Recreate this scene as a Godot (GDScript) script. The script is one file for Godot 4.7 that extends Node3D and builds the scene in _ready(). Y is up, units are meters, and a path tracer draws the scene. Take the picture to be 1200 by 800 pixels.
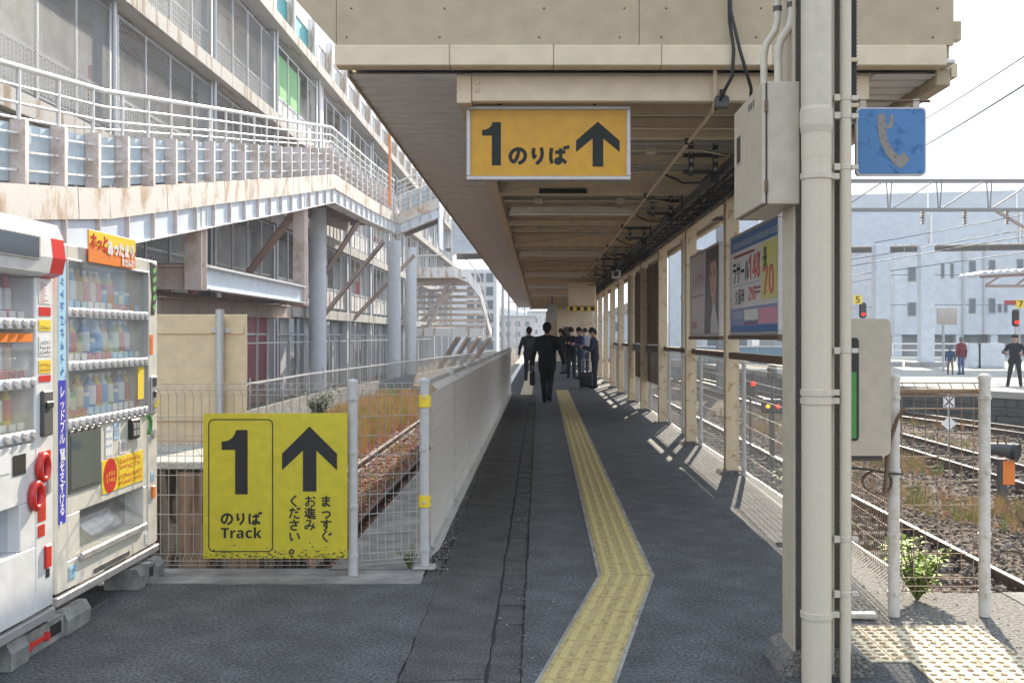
extends Node3D
# A railway platform under a steel canopy: metres, y up, the camera stands at the origin and looks along -z.
# In comments and helpers "d" is the distance in front of the camera (d = -z).

var M = {}
var rng = RandomNumberGenerator.new()
var taken = {}

# ------------------------------------------------------------------ camera, sky, sun
func setup_view():
	var cam = Camera3D.new()
	cam.name = "camera"
	cam.position = Vector3(0, 1.45, 0)
	cam.near = 0.1
	cam.far = 3000.0
	# straight along the platform, lens shifted a little (principal point 632,394 of 1200x800, focal length 1300)
	cam.projection = Camera3D.PROJECTION_FRUSTUM
	cam.size = 0.1 * 800.0 / 1300.0
	cam.frustum_offset = Vector2(-0.1 * 32.0 / 1300.0, -0.1 * 6.0 / 1300.0)
	add_child(cam)
	cam.current = true
	var env = Environment.new()
	env.background_mode = Environment.BG_SKY
	var sm = ProceduralSkyMaterial.new()
	sm.sky_top_color = Color(0.74, 0.80, 0.875)
	sm.sky_horizon_color = Color(1.0, 0.985, 0.96)
	sm.sky_curve = 0.16
	sm.ground_bottom_color = Color(0.3, 0.29, 0.27)
	sm.ground_horizon_color = Color(0.75, 0.76, 0.77)
	sm.sun_angle_max = 1.0
	var sky = Sky.new()
	sky.sky_material = sm
	env.sky = sky
	env.background_energy_multiplier = 1.0
	env.tonemap_mode = Environment.TONE_MAPPER_LINEAR
	env.tonemap_exposure = 2.25
	env.sdfgi_enabled = true
	env.ssao_enabled = true
	env.ssil_enabled = true
	env.fog_enabled = true
	env.fog_density = 0.0011
	env.fog_light_color = Color(0.80, 0.86, 0.93)
	var we = WorldEnvironment.new()
	we.name = "environment"
	we.environment = env
	add_child(we)
	var sun = DirectionalLight3D.new()
	sun.name = "sun"
	sun.light_color = Color(1.0, 0.95, 0.87)
	sun.light_energy = 1.6
	sun.light_angular_distance = 0.5
	sun.shadow_enabled = true
	add_child(sun)
	sun.look_at_from_position(Vector3.ZERO, Vector3(-0.37, -1.0, 1.75), Vector3.UP)

# ------------------------------------------------------------------ naming
func numbered(n):
	if not taken.has(n):
		taken[n] = 0
		return n
	taken[n] += 1
	return "%s_%03d" % [n, taken[n]]

func tag(o, label, category, group = ""):
	o.set_meta("label", label)
	o.set_meta("category", category)
	if group != "":
		o.set_meta("group", group)
	return o

func thing(called, label, category, at_ = Vector3.ZERO, turn = 0.0, group = ""):
	var o = Node3D.new()
	o.name = numbered(called)
	add_child(o)
	o.position = at_
	o.rotation.y = turn
	return tag(o, label, category, group)

func structure(called, mesh = null, m = null):
	var o
	if mesh == null:
		o = Node3D.new()
	else:
		o = MeshInstance3D.new()
		o.mesh = mesh
		o.material_override = m
	o.name = numbered(called)
	add_child(o)
	o.set_meta("kind", "structure")
	return o

# adds a mesh as one named part of a parent (or as a top-level node)
func put(called, mesh, m, parent, at_ = Vector3.ZERO):
	var o = MeshInstance3D.new()
	o.mesh = mesh
	o.material_override = m
	if parent == null:
		o.name = numbered(called)
		add_child(o)
	else:
		o.name = called
		parent.add_child(o, true)
	o.position = at_
	return o

func stuff(called, mesh, m, xforms, cols, parent = null, label = "", category = ""):
	var mm = MultiMesh.new()
	mm.transform_format = MultiMesh.TRANSFORM_3D
	mm.use_colors = true
	mm.mesh = mesh
	mm.instance_count = xforms.size()
	for i in xforms.size():
		mm.set_instance_transform(i, xforms[i])
		mm.set_instance_color(i, cols[i])
	var o = MultiMeshInstance3D.new()
	o.multimesh = mm
	o.material_override = m
	if parent == null:
		o.name = numbered(called)
		add_child(o)
		tag(o, label, category)
	else:
		o.name = called
		parent.add_child(o, true)
	o.set_meta("kind", "stuff")
	return o

# ------------------------------------------------------------------ mesh helpers
func mb():
	var st = SurfaceTool.new()
	st.begin(Mesh.PRIMITIVE_TRIANGLES)
	return st

func tri(st, a, b, c, n, ua = Vector2.ZERO, ub = Vector2.ZERO, uc = Vector2.ZERO):
	var g = (b - a).cross(c - a)
	var seq = [[a, ua], [b, ub], [c, uc]]
	if g.dot(n) > 0.0:
		seq = [[a, ua], [c, uc], [b, ub]]
	for s in seq:
		st.set_normal(n)
		st.set_uv(s[1])
		st.add_vertex(s[0])

func quad(st, a, b, c, d, n = null):
	if n == null:
		n = (b - a).cross(c - a).normalized()
	tri(st, a, b, c, n, Vector2(0, 1), Vector2(1, 1), Vector2(1, 0))
	tri(st, a, c, d, n, Vector2(0, 1), Vector2(1, 0), Vector2(0, 0))

# box, optionally chamfered, from corner to corner
func box(st, lo, hi, ch = 0.0, xf = Transform3D()):
	var c = (lo + hi) * 0.5
	var h = (hi - lo).abs() * 0.5
	var k = min(ch, min(h.x, min(h.y, h.z)) * 0.9)
	for ax in 3:
		for s in [-1.0, 1.0]:
			var u = (ax + 1) % 3
			var v = (ax + 2) % 3
			var n = Vector3.ZERO
			n[ax] = s
			var p = []
			for q in [[-1, -1], [1, -1], [1, 1], [-1, 1]]:
				var w = Vector3.ZERO
				w[ax] = s * h[ax]
				w[u] = q[0] * (h[u] - k)
				w[v] = q[1] * (h[v] - k)
				p.append(xf * (c + w))
			quad(st, p[0], p[1], p[2], p[3], xf.basis * n)
	if k > 0.0:
		for ax in 3:
			var u = (ax + 1) % 3
			var v = (ax + 2) % 3
			for su in [-1.0, 1.0]:
				for sv in [-1.0, 1.0]:
					var p = []
					for e in [[-1, 0], [1, 0], [1, 1], [-1, 1]]:
						var w = Vector3.ZERO
						w[ax] = e[0] * (h[ax] - k)
						w[u] = su * (h[u] - (k if e[1] == 1 else 0.0))
						w[v] = sv * (h[v] - (0.0 if e[1] == 1 else k))
						p.append(xf * (c + w))
					var n = Vector3.ZERO
					n[u] = su
					n[v] = sv
					quad(st, p[0], p[1], p[2], p[3], xf.basis * n.normalized())
		for sx in [-1.0, 1.0]:
			for sy in [-1.0, 1.0]:
				for sz in [-1.0, 1.0]:
					var s = Vector3(sx, sy, sz)
					var p0 = xf * (c + Vector3(sx * h.x, sy * (h.y - k), sz * (h.z - k)))
					var p1 = xf * (c + Vector3(sx * (h.x - k), sy * h.y, sz * (h.z - k)))
					var p2 = xf * (c + Vector3(sx * (h.x - k), sy * (h.y - k), sz * h.z))
					tri(st, p0, p1, p2, xf.basis * s.normalized())

func bx(lo, hi, ch = 0.0):
	var st = mb()
	box(st, lo, hi, ch)
	return st.commit()

func frame_of(dir, up = Vector3.UP):
	var z = dir.normalized()
	if abs(z.dot(up)) > 0.999:
		up = Vector3.RIGHT
	var x = up.cross(z).normalized()
	var y = z.cross(x)
	return Basis(x, y, z)

# straight bar of rectangular section
func bar(st, a, b, w, h, up = Vector3.UP, ch = 0.0):
	var L = (b - a).length()
	var xf = Transform3D(frame_of(b - a, up), a)
	box(st, Vector3(-w / 2, -h / 2, 0), Vector3(w / 2, h / 2, L), ch, xf)

# swept round tube along points
func tube(st, pts, r, n = 8, caps = true):
	var rings = []
	var fr = frame_of(pts[1] - pts[0])
	for i in pts.size():
		var t
		if i == 0:
			t = pts[1] - pts[0]
		elif i == pts.size() - 1:
			t = pts[i] - pts[i - 1]
		else:
			t = (pts[i + 1] - pts[i]).normalized() + (pts[i] - pts[i - 1]).normalized()
		t = t.normalized()
		var x = (fr.x - t * fr.x.dot(t)).normalized()
		fr = Basis(x, t.cross(x), t)
		var rr = r[i] if r is Array else r
		var ring = []
		for k in n:
			var a = TAU * k / n
			var nn = fr.x * cos(a) + fr.y * sin(a)
			ring.append([pts[i] + nn * rr, nn])
		rings.append(ring)
	for i in rings.size() - 1:
		for k in n:
			var k2 = (k + 1) % n
			smooth_quad(st, rings[i][k], rings[i][k2], rings[i + 1][k2], rings[i + 1][k])
	if caps:
		for e in [0, rings.size() - 1]:
			var nn = (pts[0] - pts[1]) if e == 0 else (pts[e] - pts[e - 1])
			nn = nn.normalized()
			for k in range(1, n - 1):
				tri(st, rings[e][0][0], rings[e][k][0], rings[e][k + 1][0], nn)

func smooth_quad(st, a, b, c, d):
	for t in [[a, b, c], [a, c, d]]:
		var g = (t[1][0] - t[0][0]).cross(t[2][0] - t[0][0])
		var s = t
		if g.dot(t[0][1] + t[1][1] + t[2][1]) > 0.0:
			s = [t[0], t[2], t[1]]
		for v in s:
			st.set_normal(v[1])
			st.set_uv(Vector2.ZERO)
			st.add_vertex(v[0])

func tb(pts, r, n = 8):
	var st = mb()
	tube(st, pts, r, n)
	return st.commit()

# lathe: profile of [radius, y]; cols optional per profile segment
func lathe(st, prof, n, xf = Transform3D(), cols = null):
	for i in prof.size() - 1:
		var a = prof[i]
		var b = prof[i + 1]
		var sl = Vector2(b[1] - a[1], a[0] - b[0]).normalized()
		if cols != null:
			st.set_color(cols[i])
		for k in n:
			var q = []
			for e in [[a, k], [a, k + 1], [b, k + 1], [b, k]]:
				var an = TAU * e[1] / n
				var rad = Vector3(cos(an), 0, sin(an))
				var nn = (xf.basis * (rad * sl.x + Vector3.UP * sl.y)).normalized()
				q.append([xf * (rad * e[0][0] + Vector3.UP * e[0][1]), nn])
			smooth_quad(st, q[0], q[1], q[2], q[3])

# extruded polygon: pts in the xy plane of xf, thickness along its z from z0 to z1
func prism(st, pts, z0, z1, xf = Transform3D()):
	var poly = PackedVector2Array(pts)
	if Geometry2D.is_polygon_clockwise(poly):
		poly.reverse()
	var idx = Geometry2D.triangulate_polygon(poly)
	for i in range(0, idx.size(), 3):
		for zz in [[z0, -1.0], [z1, 1.0]]:
			var p = []
			for j in 3:
				var q = poly[idx[i + j]]
				p.append(xf * Vector3(q.x, q.y, zz[0]))
			tri(st, p[0], p[1], p[2], xf.basis * Vector3(0, 0, zz[1] * sign(z1 - z0)))
	for i in poly.size():
		var a = poly[i]
		var b = poly[(i + 1) % poly.size()]
		var n = xf.basis * Vector3(b.y - a.y, a.x - b.x, 0).normalized()
		quad(st, xf * Vector3(a.x, a.y, z0), xf * Vector3(b.x, b.y, z0), xf * Vector3(b.x, b.y, z1), xf * Vector3(a.x, a.y, z1), n)

# slab whose outline is given in plan as (x, d), from y0 up to y1
func slab(st, pts, y0, y1):
	# local x = world x, local y = d -> world -z, local z -> world y
	var xf = Transform3D(Basis(Vector3(1, 0, 0), Vector3(0, 0, -1), Vector3(0, 1, 0)), Vector3.ZERO)
	prism(st, pts, y0, y1, xf)

func slabm(pts, y0, y1):
	var st = mb()
	slab(st, pts, y0, y1)
	return st.commit()

# I or H section along a->b: depth h along up, flange width w
func ibeam(st, a, b, w, h, tf = 0.014, tw = 0.01, up = Vector3.UP):
	var u = frame_of(b - a, up).y
	bar(st, a + u * (h - tf) / 2, b + u * (h - tf) / 2, w, tf, up)
	bar(st, a - u * (h - tf) / 2, b - u * (h - tf) / 2, w, tf, up)
	bar(st, a, b, tw, h - 2 * tf, up)

func wire(st, a, b, r):
	tube(st, [a, b], r, 4, false)

# point from a photo position (1200 x 800) and a distance
func at(px, py, d):
	return Vector3((px - 632.0) * d / 1300.0, 1.45 - (py - 394.0) * d / 1300.0, -d)

# ------------------------------------------------------------------ materials
func noise_img(size, freq, seed_, lo, hi, octaves = 4, type = FastNoiseLite.TYPE_SIMPLEX_SMOOTH, sx = 1.0):
	var n = FastNoiseLite.new()
	n.seed = seed_
	n.noise_type = type
	n.frequency = freq
	n.fractal_octaves = octaves
	var w = size
	var im = n.get_seamless_image(w, w)
	im.convert(Image.FORMAT_RGB8)
	if sx != 1.0:
		im.resize(int(w), int(w * sx), Image.INTERPOLATE_BILINEAR)
	var data = im.get_data()
	var l = int(lo * 255)
	var r = hi - lo
	for i in data.size():
		data[i] = clampi(l + int(data[i] * r), 0, 255)
	return Image.create_from_data(im.get_width(), im.get_height(), false, Image.FORMAT_RGB8, data)

func tex(im):
	im.generate_mipmaps()
	return ImageTexture.create_from_image(im)

# patches of a second colour over white: weathering with an outline of its own
func patch_img(size, freq, seed_, thr, soft, col, base = Color(1, 1, 1), stretch = 1.0):
	var n = FastNoiseLite.new()
	n.seed = seed_
	n.noise_type = FastNoiseLite.TYPE_SIMPLEX_SMOOTH
	n.frequency = freq
	n.fractal_octaves = 5
	n.fractal_gain = 0.6
	var im = n.get_seamless_image(size, size)
	var out = Image.create(size, size, false, Image.FORMAT_RGB8)
	for y in size:
		for x in size:
			var v = im.get_pixel(x, int(y * stretch) % size).r
			var t = smoothstep(thr, thr + soft, v)
			var j = 0.94 + 0.12 * im.get_pixel((x * 7) % size, (y * 7) % size).r
			var c = base.lerp(col, t) * j
			out.set_pixel(x, y, Color(clampf(c.r, 0, 1), clampf(c.g, 0, 1), clampf(c.b, 0, 1)))
	return out

func lin(r, g, b):
	return Color(r, g, b).linear_to_srgb()

func mat(col, rough = 0.7, tx = null, scale = 1.0, nrm = null, nscale = 0.5, metal = 0.0):
	var m = StandardMaterial3D.new()
	m.albedo_color = col
	m.roughness = rough
	m.metallic = metal
	if tx != null or nrm != null:
		m.uv1_triplanar = true
		m.uv1_world_triplanar = true
		m.uv1_scale = Vector3(scale, scale, scale)
	if tx != null:
		m.albedo_texture = tx
	if nrm != null:
		m.normal_enabled = true
		m.normal_texture = nrm
		m.normal_scale = nscale
	return m

func vmat(rough = 0.6, metal = 0.0):
	var m = StandardMaterial3D.new()
	m.vertex_color_use_as_albedo = true
	m.roughness = rough
	m.metallic = metal
	return m

func make_materials():
	var grain = tex(noise_img(512, 0.09, 3, 0.55, 1.0, 3))
	var blotch = tex(noise_img(512, 0.012, 5, 0.68, 1.0, 5))
	var mild = tex(noise_img(512, 0.02, 8, 0.91, 1.0, 5))
	var asph = noise_img(1024, 0.11, 11, 0.35, 1.0, 3)
	var ab = noise_img(1024, 0.006, 12, 0.72, 1.0, 5)
	# mineral aggregate: fine grain, stains and pale stone chips
	var r2 = RandomNumberGenerator.new()
	r2.seed = 77
	for y in 1024:
		for x in 1024:
			var v = asph.get_pixel(x, y).r * ab.get_pixel(x, y).r
			asph.set_pixel(x, y, Color(v, v, v * 1.0))
	for i in 6000:
		var x = r2.randi() % 1022
		var y = r2.randi() % 1022
		var v = r2.randf_range(0.75, 1.0)
		asph.set_pixel(x, y, Color(v, v, v * 0.96))
		if r2.randf() < 0.3:
			asph.fill_rect(Rect2i(x, y, 1 + r2.randi() % 3, 1 + r2.randi() % 2), Color(v, v, v * 0.96))
	var asph_t = tex(asph)
	var nf = noise_img(512, 0.12, 21, 0.0, 1.0, 3)
	nf.bump_map_to_normal_map(4.0)
	var rough_n = tex(nf)
	var nw = noise_img(512, 0.02, 23, 0.0, 1.0, 3)
	nw.bump_map_to_normal_map(5.0)
	var wavy_n = tex(nw)
	var rust = tex(patch_img(512, 0.022, 31, 0.58, 0.35, Color(0.80, 0.69, 0.55)))
	var rust2 = tex(patch_img(512, 0.02, 35, 0.60, 0.22, Color(0.76, 0.62, 0.50)))
	var dirt = tex(patch_img(512, 0.01, 37, 0.45, 0.5, Color(0.86, 0.83, 0.78)))
	var streak = tex(patch_img(512, 0.03, 39, 0.54, 0.3, Color(0.74, 0.64, 0.54), Color(1, 1, 1), 0.12))
	M.asphalt = mat(lin(0.265, 0.265, 0.266), 0.88, asph_t, 0.42, rough_n, 0.4)
	M.asphalt_old = mat(lin(0.25, 0.236, 0.222), 0.93, asph_t, 0.55, rough_n, 0.7)
	M.crackdirt = mat(lin(0.06, 0.056, 0.05), 0.95, grain, 1.5)
	M.concrete = mat(lin(0.36, 0.345, 0.32), 0.9, blotch, 0.5, rough_n, 0.6)
	M.concrete_pale = mat(lin(0.42, 0.40, 0.36), 0.9, dirt, 0.35, rough_n, 0.8)
	M.concrete_block = mat(lin(0.36, 0.36, 0.34), 0.88, blotch, 1.1, rough_n, 0.5)
	M.gritty = mat(lin(0.33, 0.31, 0.275), 0.93, tex(noise_img(512, 0.07, 14, 0.5, 1.0, 4)), 0.8, rough_n, 1.2)
	M.stained_wall = mat(lin(0.20, 0.165, 0.13), 0.95, tex(patch_img(512, 0.02, 41, 0.45, 0.25, Color(0.38, 0.33, 0.28), Color(1, 1, 1), 0.2)), 0.5, rough_n, 0.8)
	M.ballast_ground = mat(lin(0.20, 0.145, 0.10), 0.97, grain, 1.6, rough_n, 1.5)
	M.rust_ground = mat(lin(0.34, 0.165, 0.11), 0.97, grain, 1.3, rough_n, 1.5)
	M.stone = vmat(0.95)
	M.leaf = vmat(0.7)
	M.leaf.backlight_enabled = true
	M.leaf.backlight = Color(0.35, 0.35, 0.12)
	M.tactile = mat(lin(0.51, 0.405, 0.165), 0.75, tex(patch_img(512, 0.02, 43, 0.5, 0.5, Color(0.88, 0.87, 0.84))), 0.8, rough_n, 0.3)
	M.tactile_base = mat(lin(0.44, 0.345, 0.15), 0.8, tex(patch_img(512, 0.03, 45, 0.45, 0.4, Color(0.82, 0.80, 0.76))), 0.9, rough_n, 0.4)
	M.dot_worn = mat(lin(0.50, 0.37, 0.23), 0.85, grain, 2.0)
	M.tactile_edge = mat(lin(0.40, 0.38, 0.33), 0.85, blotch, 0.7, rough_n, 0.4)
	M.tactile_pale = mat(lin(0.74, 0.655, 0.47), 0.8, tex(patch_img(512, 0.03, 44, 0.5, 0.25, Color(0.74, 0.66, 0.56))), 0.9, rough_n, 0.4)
	M.cream = mat(lin(0.73, 0.62, 0.45), 0.5, mild, 0.45, wavy_n, 0.06)
	M.cream_rust = mat(lin(0.66, 0.555, 0.39), 0.5, rust, 0.55, wavy_n, 0.1)
	M.cream_panel = mat(lin(0.47, 0.385, 0.25), 0.45, mild, 0.5, wavy_n, 0.06)
	M.column = mat(lin(0.56, 0.49, 0.385), 0.45, mild, 0.8, wavy_n, 0.1)
	M.pipe_white = mat(lin(0.60, 0.54, 0.44), 0.38, mild, 1.2, wavy_n, 0.05)
	M.pipe_speck = mat(lin(0.60, 0.535, 0.425), 0.55, tex(patch_img(512, 0.09, 47, 0.58, 0.2, Color(0.86, 0.82, 0.76))), 3.0, wavy_n, 0.05)
	M.speckled = mat(lin(0.30, 0.28, 0.25), 0.8, grain, 2.4, rough_n, 0.6)
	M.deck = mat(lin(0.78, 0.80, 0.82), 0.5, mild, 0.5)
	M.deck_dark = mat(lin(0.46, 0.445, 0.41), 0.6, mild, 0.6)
	M.grey_box = mat(lin(0.52, 0.46, 0.365), 0.45, mild, 0.9)
	M.gantry = mat(lin(0.24, 0.235, 0.23), 0.6, mild, 1.0)
	M.fin = mat(lin(0.66, 0.585, 0.555), 0.6, dirt, 0.3)
	M.galv = mat(lin(0.50, 0.51, 0.52), 0.45, mild, 2.0, null, 0.0, 0.3)
	M.fence_post = mat(lin(0.56, 0.555, 0.54), 0.45, mild, 1.3)
	M.fence_post_rusty = mat(lin(0.60, 0.57, 0.52), 0.5, dirt, 1.1)
	M.wire = mat(lin(0.46, 0.44, 0.40), 0.5, null, 1.0, null, 0.0, 0.3)
	M.wire_pale = mat(lin(0.66, 0.64, 0.60), 0.4, null, 1.0, null, 0.0, 0.1)
	M.wire_rust = mat(lin(0.34, 0.25, 0.17), 0.7, rust2, 3.0, null, 0.0, 0.2)
	M.rusty = mat(lin(0.26, 0.165, 0.105), 0.8, grain, 2.0)
	M.fence_board = mat(lin(0.66, 0.53, 0.345), 0.7, mild, 0.6)
	M.black = mat(lin(0.02, 0.02, 0.021), 0.45)
	M.cable = mat(lin(0.025, 0.025, 0.027), 0.5)
	M.conduit_dark = mat(lin(0.085, 0.085, 0.085), 0.55, mild, 1.0)
	M.tube_white = mat(lin(0.75, 0.75, 0.72), 0.3)
	M.sign_yellow = mat(lin(0.66, 0.56, 0.03), 0.5, mild, 1.0)
	M.sign_amber = mat(lin(0.62, 0.32, 0.006), 0.35, mild, 0.8)
	M.sign_dirt = mat(lin(0.20, 0.17, 0.07), 0.9, grain, 2.0)
	M.ink = mat(lin(0.03, 0.029, 0.028), 0.85)
	M.ink_green = mat(lin(0.02, 0.025, 0.022), 0.8)
	M.alu = mat(lin(0.52, 0.50, 0.50), 0.4, mild, 1.5, null, 0.0, 0.4)
	M.white = mat(lin(0.78, 0.78, 0.77), 0.35)
	M.white_plastic = mat(lin(0.72, 0.72, 0.70), 0.3, mild, 0.9)
	M.machine = mat(lin(0.74, 0.71, 0.63), 0.32, mild, 0.7)
	M.machine_white = mat(lin(0.82, 0.815, 0.80), 0.28, mild, 0.7)
	M.red = mat(lin(0.62, 0.035, 0.03), 0.3)
	M.red_dull = mat(lin(0.40, 0.06, 0.05), 0.6)
	M.orange = mat(lin(0.80, 0.22, 0.03), 0.4)
	M.yellow = mat(lin(0.85, 0.62, 0.04), 0.4)
	M.blue_strip = mat(lin(0.05, 0.05, 0.45), 0.35)
	M.blue_pale = mat(lin(0.38, 0.62, 0.78), 0.4)
	M.blue_ink = mat(lin(0.06, 0.17, 0.42), 0.5)
	M.phone_blue = mat(lin(0.06, 0.20, 0.44), 0.4, tex(patch_img(512, 0.012, 51, 0.55, 0.3, Color(0.62, 0.78, 0.84))), 1.3)
	M.phone_mark = mat(lin(0.28, 0.26, 0.24), 0.6, rust, 3.0)
	M.phone_green = mat(lin(0.05, 0.26, 0.05), 0.4)
	M.green_panel = mat(lin(0.16, 0.42, 0.12), 0.5)
	M.teal_panel = mat(lin(0.08, 0.42, 0.44), 0.5, mild, 0.1)
	M.maroon = mat(lin(0.22, 0.035, 0.045), 0.6, mild, 0.2)
	M.steel_blue = mat(lin(0.62, 0.67, 0.73), 0.55, mild, 0.2)
	M.steel_white = mat(lin(0.76, 0.75, 0.74), 0.5, streak, 0.16)
	M.steel_rusty = mat(lin(0.60, 0.555, 0.50), 0.6, tex(patch_img(512, 0.012, 61, 0.45, 0.45, Color(0.80, 0.68, 0.56), Color(1, 1, 1), 0.5)), 0.22)
	M.steel_pink = mat(lin(0.60, 0.53, 0.50), 0.6, dirt, 0.2)
	M.steel_brown = mat(lin(0.33, 0.25, 0.215), 0.65, dirt, 0.25)
	M.panel_blue = mat(lin(0.52, 0.62, 0.68), 0.35, mild, 0.3)
	M.building = mat(lin(0.66, 0.63, 0.60), 0.8, dirt, 0.09)
	M.building_pale = mat(lin(0.62, 0.65, 0.69), 0.8, mild, 0.1)
	M.building_grey = mat(lin(0.36, 0.36, 0.36), 0.8, dirt, 0.1)
	M.slab_grey = mat(lin(0.40, 0.385, 0.36), 0.85, streak, 0.1)
	M.interior = mat(lin(0.80, 0.78, 0.75), 0.9, blotch, 0.1)
	M.dark_interior = mat(lin(0.10, 0.10, 0.105), 0.8, blotch, 0.15)
	M.window_glass = mat(lin(0.10, 0.12, 0.14), 0.08)
	M.rail = mat(lin(0.20, 0.13, 0.09), 0.75, grain, 2.0)
	M.rail_head = mat(lin(0.55, 0.54, 0.53), 0.28, null, 1.0, null, 0.0, 0.85)
	M.sleeper = mat(lin(0.20, 0.165, 0.13), 0.95, grain, 1.2)
	M.stone_wall = mat(lin(0.16, 0.15, 0.135), 0.95, blotch, 0.4, rough_n, 1.0)
	M.wood_board = mat(lin(0.20, 0.135, 0.085), 0.75, tex(patch_img(512, 0.03, 55, 0.45, 0.3, Color(0.7, 0.62, 0.55), Color(1, 1, 1), 0.1)), 0.6)
	M.cloth_black = mat(lin(0.016, 0.016, 0.018), 0.9)
	M.person = vmat(0.85)
	M.hair = mat(lin(0.014, 0.012, 0.011), 0.6)
	M.bag = mat(lin(0.02, 0.02, 0.022), 0.5)
	M.hill = mat(lin(0.10, 0.13, 0.11), 0.95, blotch, 0.03)
	M.bottle = vmat(0.2)
	M.can = vmat(0.25, 0.3)
	var g = StandardMaterial3D.new()
	g.transparency = BaseMaterial3D.TRANSPARENCY_ALPHA
	g.albedo_color = Color(0.85, 0.9, 0.94, 0.08)
	g.roughness = 0.03
	M.glass = g
	var e = StandardMaterial3D.new()
	e.albedo_color = Color(0.9, 0.1, 0.05)
	e.emission_enabled = true
	e.emission = Color(1.0, 0.12, 0.05)
	e.emission_energy_multiplier = 1.6
	M.lamp_red = e
	var e2 = e.duplicate()
	e2.albedo_color = Color(0.9, 0.6, 0.1)
	e2.emission = Color(1.0, 0.62, 0.1)
	M.lamp_amber = e2
	M.mirror = mat(lin(0.8, 0.8, 0.8), 0.05, null, 1.0, null, 0.0, 1.0)

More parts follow.
